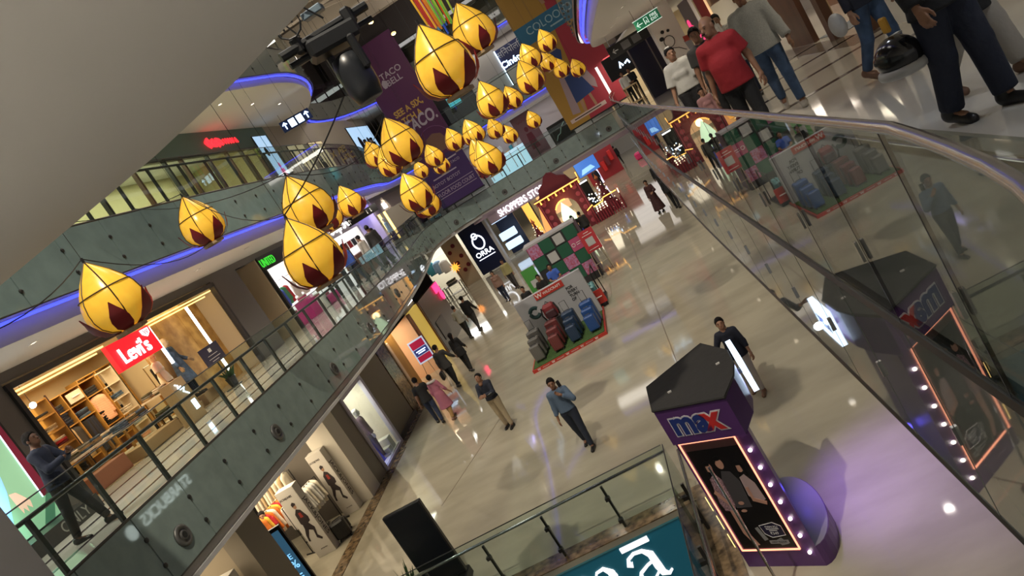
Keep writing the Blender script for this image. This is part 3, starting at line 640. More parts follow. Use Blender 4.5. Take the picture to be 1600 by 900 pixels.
def strokes(t, lines, r, m, name='lettering', z=.02):                        # hand-drawn marks on a sign plane
    mb = M()
    for pts in lines: mb.tube([(x, y, z) for x, y in pts], r, 5)
    return ob(name, mb, m, t)
C_RED = cloth('red', (.42, .015, .02)); C_ORANGE = cloth('orange', (.62, .16, .02)); C_YEL = cloth('yellow', (.72, .45, .05)); C_PINK = cloth('pink', (.55, .08, .20)); C_GREEN = cloth('green', (.05, .22, .08))
C_BLUE = cloth('blue', (.04, .10, .42)); C_SKY = cloth('sky', (.28, .42, .58)); C_TAN = cloth('tan', (.45, .32, .17)); C_CREAM = cloth('cream', (.70, .63, .50)); C_PEACH = cloth('peach_check', (.75, .33, .17), wave=(9, (.85, .62, .45), 'DIAGONAL')); C_MAROON = cloth('maroon', (.16, .02, .03))
C_DENIM = cloth('denim', (.10, .17, .28), noise=(8, .4)); C_TEAL = cloth('teal', (.06, .30, .36)); C_MAGENTA = mat('magenta_paint', (.55, .03, .22), .4); C_STRIPE = cloth('striped', (.6, .55, .48), wave=(14, (.10, .09, .09), 'Z')); C_OLIVE = cloth('olive', (.10, .095, .05))

# ================================================================ left side, first floor
XF = -11.5
struct('wall_first_left', M().box((XF - .05, 4, 7.42), (XF, 46, 7.65)).box((GX0, 11.22, Z1), (XF, 12.27, 7.42)).box((GX0, 20.45, Z1), (XF, 22.1, 7.42)), GREY_LAM, 'dark grey panelled wall between the left upper shops')
struct('wall_recess', M().box((XF - 1.2, 22.1, Z1), (XF - 1.1, 23.55, 7.42)).box((XF - 1.1, 23.5, Z1), (XF, 23.58, 7.42)), BEIGE, 'beige wall recess beside the jeans shop')
shop_shell('jeans_shop', 'jeans shop with warm wooden display', XF - .1, 12.35, 20.4, Z1, 2.68, 4.6, mat('warm_white_wall', (.66, .55, .36), .6), KRAFT, OFFWHITE, 330, (1, .80, .48))
fr = thing('storefront', 'black framed front of the jeans shop with warm light strips', 'shop front', (XF, 12.3, Z1))
for nm, c, s in (('frame_post', (0, .02, 1.34), (.14, .10, 2.68)), ('frame_post', (0, 8.1, 1.34), (.14, .10, 2.68)), ('frame_header', (0, 4.06, 2.62), (.14, 8.2, .12))): pc(nm, fr, c, s, DARK)
for c, s in (((-.05, 1.5, 2.50), (.05, 2.75, .035)), ((-.28, 1.5, 2.44), (.05, 2.75, .03)), ((-.05, 6.3, 2.50), (.05, 3.3, .03)), ((-.3, 6.3, 2.44), (.05, 3.3, .03))): pc('light_strip', fr, c, s, WARM_GLOW)
for y, z0, z1 in ((5.05, 1.35, 2.45), (6.95, .15, 2.45)): pc('light_bar', fr, (-.35, y, (z0 + z1) / 2), (.06, .06, z1 - z0), WHITE_GLOW)
sg = board('shop_sign', 'glowing red jeans shop sign with white lettering', 'sign', (XF + .04, 15.12, 6.50), '+x', 1.70, .66, glow('red_sign', (.85, .01, .02), 1.3), None, .12)
text("Levi's", sg, (.78, .27), .52, glow('sign_white', (1, 1, 1), 2.6), bold=.008, d=.03, sp=1.0)
ob('emblem', M().poly([(1.30, .62), (1.62, .62), (1.60, .50), (1.46, .42), (1.32, .50)], .02), glow('sign_white', (1, 1, 1), 2.6), sg); strokes(sg, [[(1.38, .60), (1.42, .49), (1.46, .58), (1.50, .49), (1.54, .60)]], .012, C_RED, 'emblem_mark', .022)
for i, (y, z) in enumerate(((18.75, 0),)):
    osb = thing('backdrop', 'honey coloured particle board backdrop of the jeans shop window', 'backdrop', (XF - .75, 18.75, Z1 + .012))
    for k in range(3): pc('board_panel', osb, (0, -1.08 + 1.08 * k, 1.32), (.05, 1.07, 2.62), OSB)
bb = board('notice_board', 'dark blue notice board with small white text beside the mannequins', 'sign', (XF + .35, 17.42, 5.47), '+x', .95, .50, mat('notice_navy', (.03, .028, .06), .4), None, .03)
ob('emblem', M().box((.38, .32, 0), (.52, .42, .004)), WHITE, bb); strokes(bb, [[(.22, .24), (.7, .24)], [(.18, .15), (.76, .15)], [(.28, .08), (.62, .08)]], .008, WHITE, 'small_print', .004); ob('stand', M().tube([(.47, .0, -.02), (.47, -.76, -.02)], .02, 6).box((.25, -.77, -.15), (.7, -.75, .1)), DARK_STEEL, bb)
# cabinet with clothes
cab = shelf_unit('honey oak cabinet with folded jeans and hanging clothes', (-14.3, 16.55, Z1 + .012), R(90), 2.0, 2.15, .5, 3, 1, WOOD, WOOD, 'oak_cabinet')
for (cx, zz) in ((-.66, 1.72), (-.66, 1.35), (0, 1.72), (0, 1.35), (.66, 1.72), (.66, .45), (.66, .85), (-.66, .45), (0, .3)): pc('shelf', cab, (cx, 0, zz), (.62, .48, .028), WOOD)
cy = lambda u: 16.55 + u
for i, (u, zz, ms) in enumerate(((-.66, 1.735, (CHARCOAL, DJEANS, CHARCOAL)), (-.66, 1.365, (DJEANS,) * 5), (0, 1.365, (C_DENIM, DJEANS, C_DENIM)), (.66, 1.735, (CHARCOAL, NAVY, CHARCOAL)), (.66, .865, (BLACKC,) * 6), (.66, .465, (NAVY,) * 5), (-.66, .465, (C_TAN, C_CREAM, C_TAN)))):
    folded('folded jeans on a shelf of the oak cabinet', (-14.25, cy(u), Z1 + .012 + zz), R(-90), ms, 'folded clothes in the oak cabinet', 1.3)
lb = board('shelf_label', 'pale label plate on the top shelf of the oak cabinet', 'sign', (-14.02, 16.30, Z1 + 1.80), '+x', .52, .26, C_CREAM, None, .02); strokes(lb, [[(.12, .13), (.40, .13)]], .02, WHITE)
for i, (dy, m, k) in enumerate(((-.10, BLACKC, 'trousers'), (.08, NAVY, 'trousers'), (.0, DJEANS, 'trousers'), (-.78, C_MAROON, 'shirt'), (-.68, C_TAN, 'shirt'), (-.58, CHARCOAL, 'shirt'), (.62, C_PEACH, 'shirt'), (.74, C_PEACH, 'shirt'))):
    hang(k, ('dark trousers hanging in the middle of the oak cabinet', 'mixed shirts hanging at the near side of the oak cabinet', 'peach checked shirt hanging in the oak cabinet')[0 if k == 'trousers' else (1 if dy < 0 else 2)], (-14.12, 16.55 + dy, Z1 + (1.34 if k == 'trousers' else 1.30 if dy < 0 else 1.66)), R(90) if i != 6 else R(75), m, 'hanging clothes in the oak cabinet')
ls = shelf_unit('tall dark metal shelf rack at the near side of the jeans shop', (-13.1, 14.2, Z1 + .012), R(90), .62, 2.2, .4, 1, 6, WOOD, None, 'metal_rack')
for sx in (-1, 1): pc('metal_upright', ls, (sx * .33, -.19, 1.12), (.03, .03, 2.24), BLACK)
for j, ms in enumerate(((C_TAN, C_CREAM), (BLACKC, CHARCOAL, BLACKC), (NAVY, DJEANS), (C_MAROON, C_RED, C_CREAM), (C_CREAM, C_TAN), (CHARCOAL,))):
    folded('small folded stack on the metal rack', (-13.08, 14.2, Z1 + .07 + j * .363), R(-90), ms, 'folded clothes on the metal rack', 1.1)
rs = shelf_unit('open metal rack right of the oak cabinet holding shirts', (-14.4, 18.1, Z1 + .012), R(90), .75, 2.15, .4, 1, 5, C_CREAM, None, 'metal_rack')
for sx in (-1, 1): pc('metal_upright', rs, (sx * .39, -.19, 1.1), (.03, .03, 2.2), BLACK)
for j, m in enumerate((C_PEACH, C_SKY, C_CREAM, C_DENIM)): folded('folded shirts on the open rack', (-14.38, 18.1, Z1 + .07 + j * .425), R(-90), (m, m), 'folded shirts on the open rack', 1.2)
ws = shelf_unit('oak wall shelf under the red sign with caps and dark jeans', (-15.6, 19.35, Z1 + .012), R(90), 1.6, 2.3, .4, 2, 3, WOOD, OFFWHITE, 'display_shelf')
for u, j, ms in ((-.4, 1, (DJEANS,) * 4), (.4, 1, (BLACKC,) * 4), (-.4, 2, (CHARCOAL,) * 4), (.4, 2, (NAVY,) * 4)): folded('dark folded jeans on the oak wall shelf', (-15.55, 19.35 - u, Z1 + .05 + j * .755), R(-90), ms, 'folded jeans on the oak wall shelf', 1.4)
for i in range(4): hang('trousers', 'dark jeans hanging below the red sign', (-13.0, 18.2 + i * .09, Z1 + 1.55), R(90), (BLACKC, DJEANS)[i % 2], 'jeans hanging below the red sign')
rk = thing('clothes_rack', 'thin gold clothes rack holding dark jeans', 'rack', (-13.0, 18.35, Z1 + .012)); ob('frame', M().tube([(0, -.5, 0), (0, -.5, 1.62), (0, .5, 1.62), (0, .5, 0)], .018, 6), STEEL, rk); ob('foot', M().box((-.25, -.52, 0), (.25, -.48, .03)).box((-.25, .48, 0), (.25, .52, .03)), STEEL, rk)
# tables
for i, (x, y, w, d, h, lab) in enumerate(((-12.6, 13.9, 1.2, .8, .78, 'pale wooden table with many folded shirts near the shop entrance'), (-12.5, 15.5, 1.3, .8, .72, 'low table in front of the oak cabinet with folded trousers'), (-12.3, 16.9, .8, .7, .9, 'small display table beside the two mannequins'))):
    table(lab, (x, y, Z1 + .012), R(90), w, d, h, C_CREAM, WOOD)
    for k in range(6 if i < 2 else 3):
        folded(('folded shirts on the pale table nearest the video screen', 'folded trousers on the low table before the oak cabinet', 'folded clothes on the small table beside the mannequins')[i], (x - .18 + .36 * (k % 2), y - w / 2 + .22 + .38 * (k // 2), Z1 + .012 + h), R(90), [random.choice((C_CREAM, C_TAN, C_OLIVE, GREYC, C_DENIM)) for _ in range(3)], 'folded clothes on the jeans shop tables')
plinth('low brick red plinth with letters at the jeans shop entrance', (-11.9, 13.4, Z1 + .012), R(90), (1.1, .45, .36), mat('brick_paint', (.30, .10, .05), .6))
plinth('long low kraft plinth at the jeans shop entrance', (-11.75, 15.0, Z1 + .012), R(90), (1.5, .5, .26), KRAFT)
dp = table('low dark bench piled with olive trousers before the mannequins', (-11.85, 16.3, Z1 + .012), R(90), 1.2, .5, .42, BLACK, BLACK, 'display_bench')
for k in range(3): folded('olive trousers folded on the dark bench', (-11.85, 15.95 + k * .36, Z1 + .432), R(90), (C_OLIVE, C_OLIVE, C_OLIVE), 'trousers on the dark bench')
kb = board('lightbox', 'brown display column with two glowing blue white labels by the rail', 'sign', (-10.75, 15.15, Z1), '+x', .55, 1.05, KRAFT, None, .3)
strokes(kb, [[(.12, .95), (.2, .9), (.15, .84), (.28, .86)], [(.2, .8), (.36, .8), (.26, .72)], [(.3, .70), (.4, .62)]], .016, BLUEWHITE_GLOW); ob('label', M().box((.30, .22, 0), (.46, .46, .012)), BLUEWHITE_GLOW, kb)
pl = thing('pendant_lamp', 'white lit pendant lamp inside the jeans shop', 'lamp', (-12.8, 14.0, 7.38)); ob('bulb', M().sphere((0, 0, -.5), .07), WHITE_GLOW, pl, smooth=True); ob('cord', M().tube([(0, 0, -.44), (0, 0, 0)], .008, 4), BLACK, pl)
potm = mat('leaf_green', (.03, .085, .02), .5)
def plant(label, loc, n, h, spread, pot=True, name='potted_plant', m=potm):
    t = thing(name, label, 'plant', loc)
    if pot: ob('pot', M().lathe([(.10, 0), (.14, .26), (.15, .28), (.13, .28), (.12, .2)], 14), BLACK, t)
    leaf = shared('leaf', lambda: M().add([(0, 0, 0), (.035, .0, .35), (0, .02, .7), (-.035, 0, .35), (0, .03, 1.0)], [(0, 1, 2), (0, 2, 3), (1, 4, 2), (2, 4, 3)]).mesh('leaf', [m]))
    for i in range(n):
        o = link('leaf', leaf, t, (0, 0, .22 if pot else 0)); a = 2.4 * i; o.rotation_euler = (spread * (.4 + .6 * random.random()) * math.cos(a), spread * (.4 + .6 * random.random()) * math.sin(a), a); o.scale = (1.6, 1.6, h * random.uniform(.7, 1.1))
    return t
plant('small potted plant in the jeans shop window', (XF + .3, 18.0, Z1), 18, .42, .9)

# screen at the far left
scb = thing('video_screen', 'bright video screen showing a figure in pink top and blue shirt', 'screen', mtx=frame((-11.0, 7.6, 4.98), '+x'))
ob('casing', M().box((-.05, -.05, -.12), (3.66, 2.25, -.01)), BLACK, scb)
SG = lambda n, c, s=1.1: glow('screen_' + n, c, s)
ob('picture', M().box((0, 0, -.01), (3.6, 2.2, 0)), SG('green', (.22, .42, .25), 1.0), scb)
ob('picture_upper', M().poly([(0, .95), (2.9, .95), (3.45, 2.2), (0, 2.2)], .003), SG('grey', (.36, .45, .48), .9), scb)
ob('picture_border', M().poly([(3.42, .4), (3.6, .4), (3.6, 2.2), (3.5, 2.2)], .004), SG('crimson', (.12, .006, .02), .8), scb); ob('picture_line', M().tube([(3.40, .4, .006), (3.49, 2.2, .006)], .012, 4), BLUEWHITE_GLOW, scb)
ob('picture_shirt', M().poly([(2.3, .2), (2.55, .15), (2.9, .8), (3.02, 1.2), (2.85, 1.5), (2.5, 1.75), (2.2, 1.75)], .006), SG('blue', (.25, .55, .95), 1.1), scb)
ob('picture_top', M().poly([(2.0, .3), (2.45, .35), (2.65, .9), (2.6, 1.5), (2.2, 1.7), (2.0, 1.5)], .009), SG('pink', (.95, .38, .55), 1.1), scb)
ob('picture_hand', M().poly([(2.9, .75), (3.02, .72), (3.16, .48), (3.12, .36), (3.05, .46), (3.02, .34), (2.97, .45), (2.92, .36), (2.90, .55)], .009), SG('skin', (.75, .48, .36), 1.0), scb)
ob('picture_fold', M().poly([(3.1, 0), (3.6, .55), (3.6, .30), (3.35, 0)], .004), SG('deep_green', (.05, .16, .09), .8), scb)
add_light('AREA', 'screen_light', (-10.9, 9.4, 6.1), 30, (.75, .9, .95), 3.2, 2.0, rot=(0, R(90), 0))
plb = board('screen_plinth', 'dark plinth with white letters below the video screen', 'plinth', (-10.3, 8.2, Z1), '+x', 3.0, .26, DARK, None, .6); text('ONLY', plb, (2.35, .13), .26, GREYC, d=.004)

# UNITED shop
shop_shell('knitwear_shop', 'colourful knitwear shop', XF - .1, 23.65, 29.6, Z1, 2.68, 4.0, WHITE, None, WHITE, 260, (.95, .97, 1.0))
u = board('shop_sign', 'black fascia with glowing green capital letters over the knitwear shop', 'sign', (XF + .02, 23.65, 6.95), '+x', 5.95, .50, BLACK, None, .1)
text('UNITED', u, (.62, .23), .40, glow('green_neon', (.06, .8, .05), .9), d=.02, sx=.8)
ufr = thing('storefront', 'black side frame of the knitwear shop', 'shop front', (XF, 23.65, Z1)); pc('frame_post', ufr, (0, .04, 1.15), (.16, .12, 2.3), BLACK); pc('frame_post', ufr, (0, 5.9, 1.15), (.16, .12, 2.3), BLACK)
for i, (x, y, z, m) in enumerate(((-12.2, 24.05, 1.75, C_ORANGE), (-12.4, 24.6, 1.4, C_YEL), (-12.2, 24.9, 1.35, C_YEL), (-12.4, 24.25, 1.2, C_SKY), (-12.6, 25.3, 1.55, C_BLUE), (-12.4, 25.7, 1.45, C_BLUE), (-12.5, 26.1, 1.5, C_GREEN), (-12.6, 26.6, 1.5, C_RED), (-12.5, 27.1, 1.5, C_CREAM), (-12.4, 27.6, 1.5, C_CREAM), (-12.5, 28.2, 1.55, C_PINK), (-12.4, 28.8, 1.5, C_TEAL))):
    hang('shirt', ('orange', 'yellow', 'yellow', 'pale blue', 'blue', 'blue', 'green', 'red', 'cream', 'cream', 'pink', 'teal')[i] + ' jumper hanging in the window of the knitwear shop', (x, y, Z1 + z), R(80 + 7 * (i % 3)), m, 'jumpers in the knitwear window')
rk = thing('clothes_rack', 'steel rail carrying the jumpers of the knitwear window', 'rack', (-12.45, 26.4, Z1)); ob('frame', M().tube([(0, -2.5, 0), (0, -2.5, 1.78), (0, 2.5, 1.78), (0, 2.5, 0)], .02, 6), STEEL, rk)
for i, (x, y, sx, sy, sz, m, lab) in enumerate(((-11.9, 24.5, .5, .5, .45, C_MAGENTA, 'magenta cube nearest the beige recess'), (-11.8, 25.6, .5, .7, .75, C_MAGENTA, 'tall magenta plinth in the knitwear shop'), (-11.7, 27.2, .5, 1.3, .35, C_MAGENTA, 'long low magenta bench in the knitwear shop'), (-11.7, 26.4, .5, .6, .5, WHITE, 'white cube between the magenta plinths'))):
    plinth(lab, (x, y, Z1), 0, (sx, sy, sz), m)
    folded('folded knitwear on a plinth of the knitwear shop', (x, y, Z1 + sz), R(90), (C_CREAM, C_PINK, C_CREAM), 'folded knitwear on plinths')
# script sign shop
shop_shell('cafe_shop', 'bright shop under a glowing white script sign', XF - .1, 29.9, 34.5, Z1, 2.68, 3.6, WHITE, None, WHITE, 200, (.95, .95, 1.0))
gs = board('shop_sign', 'glowing white script sign on a pale fascia', 'sign', (XF + .02, 29.9, 6.75), '+x', 4.6, .68, mat('lilac_fascia', (.50, .45, .52), .5), None, .1)
sc = lambda pts, ox: [(ox + x * .55, .15 + y * .42) for x, y in pts]
strokes(gs, [sc([(.9, .85), (.5, 1.0), (.15, .7), (.1, .3), (.4, .05), (.85, .2), (.85, .5), (.55, .5)], .7), sc([(.9, .4), (.5, .55), (.4, .25), (.6, .1), (.9, .4), (.95, .1)], 1.15), sc([(.2, .6), (.25, -.25), (.25, .4), (.6, .6), (.8, .35), (.6, .1), (.3, .2)], 1.75), sc([(.9, .85), (.5, 1.0), (.4, .75), (.85, .45), (.7, .1), (.3, .15)], 2.35), sc([(.2, .5), (.5, .55), (.55, .2), (.8, .1), (1.0, .5)], 2.9)], .035, WHITE_GLOW)
plinth('shop counter with red price boards under the script sign', (-11.6, 32.3, Z1), 0, (.6, 2.2, 1.0), mat('counter_brown', (.14, .06, .03), .5), 'shop_counter')
for i in range(4): board('price_board', ('maroon price board over the counter, leftmost', 'bright red price board over the counter', 'black price board over the counter', 'maroon price board over the counter, rightmost')[i], 'sign', (XF - .02, 31.2 + i * .62, 6.05), '+x', .52, .30, (C_MAROON, C_RED, BLACK, C_MAROON)[i], WHITE, .03)
# purple corridor and last shops
LILAC = mat('lilac_wall', (.42, .38, .62), .5)
struct('wall_corridor', M().box((XF - .1, 34.6, Z1), (XF, 37.4, 7.42)), LILAC, 'lilac lit wall at the end of the left walkway')
add_light('AREA', 'lilac_light', (-11.0, 36.0, 7.55), 60, (.45, .40, 1.0), .6, 3.5)
hs = thing('hanging_sign', 'black hanging direction sign before the lilac wall', 'sign', mtx=frame((-10.9, 33.6, 6.85), (.6, -.8))); ob('panel', M().box((-.9, 0, -.05), (.9, .36, 0)), BLACK, hs); strokes(hs, [[(-.6, .07), (-.6, .29)], [(-.68, .2), (-.6, .29), (-.52, .2)], [(.35, .1), (.35, .27)], [(.55, .1), (.55, .27)]], .022, WHITE, 'pictogram', .006); [ob('hanger', M().tube([(q, .36, -.02), (q, .8, -.02)], .012, 5), STEEL, hs) for q in (-.7, .7)]
shop_shell('fashion_shop', 'shop with white mannequin beyond the lilac wall', XF - .1, 37.5, 44.8, Z1, 2.68, 3.4, TAUPE, None, OFFWHITE, 150, NEUTRAL)
fs2 = board('shop_sign', 'taupe fascia with small pale letters beyond the lilac wall', 'sign', (XF + .02, 37.5, 6.7), '+x', 7.2, .72, mat('taupe_fascia', (.26, .22, .19), .5), None, .1); strokes(fs2, [[(1.9, .1), (1.9, .42)], [(2.05, .12), (2.2, .26), (2.05, .4)], [(2.35, .1), (2.35, .42), (2.55, .3), (2.55, .1)]], .03, WHITE_GLOW)
for (y, z0, z1) in ((41.0, .3, 2.2), (42.2, .3, 2.2)): tag(ob('light_column', M().cbox((-12.4, y, Z1 + (z0 + z1) / 2), (.12, .12, z1 - z0)), WARM_GLOW), ('nearer' if y < 42 else 'farther') + ' glowing vertical light column in the fashion shop', 'light')

# ================================================================ left side, second floor
shop_shell('second_floor_shop', 'yellow lit shop on the second floor', XF - .1, 10.0, 29.0, Z2, 2.75, 2.6, mat('cream_wall', (.70, .60, .36), .6), None, WHITE, 420, (1, .90, .62))
s2 = board('shop_sign', 'green grey fascia with glowing red letters on the second floor', 'sign', (XF + .02, 14.0, 11.3), '+x', 16.8, .80, mat('grey_green_fascia', (.12, .19, .17), .5), None, .1)
RG = glow('red_letters', (1.0, .02, .03), 2.5); strokes(s2, [[(11.4 + .14 * i + .05 * math.sin(i), .38 + .14 * math.sin(2.2 * i)) for i in range(9)], [(11.35 + .1 * i, .30 + .1 * math.cos(1.7 * i)) for i in range(12)]], .07, RG); strokes(s2, [[(12.75 + .1 * i, .36 + .09 * (-1) ** i) for i in range(12)]], .03, RG)
sf2 = thing('storefront', 'glazed front of the second floor shop with brown mullions', 'shop front', (XF, 10.0, Z2))
for i, y in enumerate((0, 2.4, 4.8, 6.6, 8.4, 10.4, 12.2, 13.2, 14.9, 16.4, 17.6, 18.9)): pc('mullion', sf2, (0, y, 1.15), (.12, .10, 2.3), BROWN_WOOD if i % 2 else DARK)
for i in range(11): y0 = (0, 2.4, 4.8, 6.6, 8.4, 10.4, 12.2, 13.2, 14.9, 16.4, 17.6, 18.9)[i]; y1 = (0, 2.4, 4.8, 6.6, 8.4, 10.4, 12.2, 13.2, 14.9, 16.4, 17.6, 18.9)[i + 1]; pc('window_pane', sf2, (0, (y0 + y1) / 2, 1.15), (.012, y1 - y0 - .1, 2.3), GLASS)
pc('transom', sf2, (0, 9.5, 2.25), (.12, 18.9, .06), DARK)
pb = board('light_board', 'tall pale blue glowing panel with a pink figure on the second floor', 'sign', (XF + .05, 29.2, Z2), '+x', 1.35, 2.7, glow('pale_blue_panel', (.45, .68, .95), 1.0), DARK, .06)
ob('picture', M().ell(.85, 1.35, .10, .13).poly([(.6, .2), (1.1, .2), (1.05, 1.2), (.7, 1.2)], .006), SG('magenta', (.8, .1, .35), .9), pb)
ob('picture_head', M().ell(.5, 2.0, .16, .2, .006), mat('photo_dark', (.03, .02, .02), .6), pb)
struct('wall_second_left', M().box((XF - .2, 30.7, Z2), (XF, 46, 12.1)), mat('pale_upper_wall', (.45, .40, .33), .6), 'pale wall of the far second floor walkway')
for i, (y, m, lab) in enumerate(((32.0, 'cream_glow', 'cream lit shop window of the second floor, nearer'), (34.6, 'cream_glow', 'cream lit shop window of the second floor, farther'))):
    b2 = board('shop_window', lab, 'window', (XF + .03, y, Z2 + .2), '+x', 1.9, 1.9, glow('cream_glow', (.85, .70, .42), .55), BROWN_WOOD, .05); ob('mullion', M().box((.92, 0, 0), (.98, 1.9, .03)), BROWN_WOOD, b2)
    ob('silhouette', M().ell(.5, 1.05, .13, .16, .01).poly([(.25, 0), (.8, 0), (.75, .8), (.5, .95), (.3, .8)], .01), mat('photo_dark', (.03, .02, .02), .6), b2)
bs = board('light_board', 'large pale blue video wall at the far left of the second floor', 'screen', (XF + .05, 41.4, 9.6), '+x', 4.4, 2.0, glow('pale_blue_panel', (.45, .68, .95), 1.0), DARK, .08)
ob('picture', M().ell(1.2, .9, .35, .5).poly([(.6, 0), (1.9, 0), (1.6, .5), (.9, .5)], .006).ell(2.8, .8, .35, .5), mat('photo_dark', (.03, .02, .02), .6), bs)
rsn = thing('hanging_sign', 'blue hanging restroom sign with white pictograms and arrows on the second floor', 'sign', mtx=frame((-9.4, 28.7, 11.0), (.45, -.89)))
ob('panel', M().box((-.62, 0, -.05), (.62, .42, 0)), mat('navy_sign', (.012, .03, .12), .4), rsn)
for sx in (-1, 1): strokes(rsn, [[(sx * .46, .08), (sx * .46, .34)], [(sx * .46 - .09, .25), (sx * .46, .34), (sx * .46 + .09, .25)]], .022, BLUEWHITE_GLOW, 'arrow')
ob('pictogram', M().box((-.28, .06, 0), (-.04, .36, .01)).box((.04, .06, 0), (.28, .36, .01)), BLUEWHITE_GLOW, rsn); [ob('hanger', M().tube([(q, .42, -.02), (q, .7, -.02)], .012, 5), STEEL, rsn) for q in (-.5, .5)]
# ================================================================ left side, ground floor (fronts at x = -10.2)
XG = -10.2
def pillar(nm, label, y0, y1, m, d=.5): struct('column_' + nm, M().box((XG - d, y0, 0), (XG, y1, 3.4)), m, label)
pillar('taupe', 'taupe pillar between the two menswear shop openings', 13.34, 14.2, TAUPE, .45)
pillar('white', 'white pillar beside the menswear shop', 18.78, 19.5, OFFWHITE, .75); pillar('brown', 'narrow brown pillar left of the mannequin window', 19.5, 20.3, TAUPE, .3)
struct('wall_ground_left', M().box((XG - .1, 6, 2.62), (XG - .02, 31.2, 3.4)).box((XG - .15, 22.42, 0), (XG - .05, 24.6, 2.62)).box((XG - .1, 22.3, 0), (XG, 22.46, 2.62)), mat('shutter_brown', (.22, .185, .13), .5), 'closed brown shop front panel beyond the mannequin window')
struct('wall_ground_stone', M().box((XG - .2, 24.7, 0), (XG - .05, 25.8, 2.62)), BROWN_MARBLE, 'brown stone wall strip of the ground floor'); struct('baseboard_left', M().box((XG - .05, 22.46, 0), (XG + .02, 24.7, .16)), DARK, 'dark skirting under the closed shop front')
shop_shell('menswear_shop', 'menswear shop on the ground floor', XG, 14.2, 18.85, 0, 2.9, 4.6, mat('dark_shop_wall', (.11, .095, .08), .6), None, mat('dark_shop_ceiling', (.06, .05, .045), .7), 260, (1, .83, .58))
shop_shell('menswear_shop_near', 'nearest menswear shop opening on the ground floor', XG, 8.6, 13.4, 0, 2.9, 4.0, mat('tan_shop_wall', (.30, .25, .18), .6), None, mat('dark_shop_ceiling', (.06, .05, .045), .7), 200, (1, .83, .58))
PAPER = mat('poster_paper', (.60, .56, .50), .5); PH_DARK = mat('photo_dark', (.03, .02, .02), .6); PH_SKIN = mat('photo_skin', (.36, .20, .12), .6); PH_RED = mat('photo_red', (.30, .03, .02), .6)
def standee(label, loc, rz, w, d, h, side_text=True):
    t = thing('advert_column', label, 'advert stand', loc, rz)
    ob('body', M().cbox((0, 0, h / 2), (w, d, h), b=.006), PAPER, t)
    fr_ = link('front_print', None, t, mtx=Matrix(((1, 0, 0, -w / 2), (0, 0, -1, -d / 2 - .001), (0, 1, 0, 0), (0, 0, 0, 1))))
    # seated man: flat print
    P_ = lambda nm, mb, m: ob(nm, mb, m, fr_)
    k = w / .55
    S = lambda pts: [(x * k, y * h / 2) for x, y in pts]
    P_('print_jacket', M().poly(S([(.14, 1.02), (.16, 1.30), (.26, 1.42), (.36, 1.36), (.44, 1.12), (.42, 1.0), (.36, .98), (.30, .92), (.2, .92)]), .003), PH_DARK)
    P_('print_trousers', M().poly(S([(.17, .98), (.33, .98), (.42, .80), (.36, .58), (.44, .46), (.40, .42), (.30, .52), (.34, .74), (.24, .80), (.12, .62), (.10, .50), (.05, .52), (.08, .70), (.15, .85)]), .0035), PH_DARK)
    P_('print_chest', M().poly(S([(.24, 1.16), (.33, 1.16), (.32, 1.30), (.25, 1.30)]), .005), PH_RED)
    P_('print_head', M().ell(.275 * k, 1.50 * h / 2, .05 * k, .075 * h / 2, .004), PH_SKIN); P_('print_hair', M().poly(S([(.22, 1.50), (.22, 1.58), (.28, 1.62), (.335, 1.57), (.33, 1.53)]), .005), PH_DARK)
    text('JACK&JONES', fr_, (.20 * k, 1.78 * h / 2), .085 * k, PH_DARK, d=.003, sx=.75, bold=.01); text('JACKJONES', fr_, (.30 * k, .20 * h / 2), .04 * k, PH_DARK, d=.003)
    if side_text:
        s_ = link('side_print', None, t, mtx=Matrix(((0, 0, 1, w / 2 + .001), (-0, 1, 0, 0), (-1, 0, 0, h * .55), (0, 0, 0, 1))))
        text('JACK&JONES', s_, (.1, 0), .20, PH_DARK, d=.003, bold=.01)
    return t
standee('white advert column with seated man print beside the suitcase in the menswear shop', (-10.92, 16.72, 0), R(0), .54, .30, 2.0)
standee('white advert column with seated man print next to the white pillar', (-10.82, 18.62, 0), R(0), .50, .30, 2.0)
standee('white advert column at the nearest menswear opening', (-10.75, 12.9, 0), R(0), .5, .3, 2.0)
# sale board
sb = thing('sale_display', 'black sale display with glowing blue screen at the taupe pillar', 'screen', mtx=frame((-10.66, 14.6, .1), (.22, -.97))); ob('casing', M().box((-.40, 0, -.08), (.40, 1.75, 0)), BLACK, sb); ob('base', M().box((-.4, -.1, -.35), (.4, -.02, .25)), BLACK, sb)
ob('picture', M().box((-.33, .34, 0), (.33, 1.66, .004)), SG('dark_blue', (.03, .09, .15), 1.0), sb); BT = glow('blue_text', (.25, .62, 1.0), 1.6)
text('SALE', sb, (.05, .98), .19, BT, d=.004, z=.005); text('40%', sb, (.06, .76), .27, BT, d=.004, z=.005, bold=.01); strokes(sb, [[(-.2, .52), (.22, .52)], [(-.2, .45), (.22, .45)], [(-.2, .36), (.24, .36)], [(-.2, 1.55), (.1, 1.55)]], .014, BT, 'small_print', .006); ob('picture_figure', M().ell(-.08, 1.4, .06, .07).poly([(-.22, 1.0), (.05, 1.0), (.08, 1.28), (-.1, 1.34), (-.22, 1.2)], .004), SG('mid_blue', (.08, .20, .30), .9), sb)
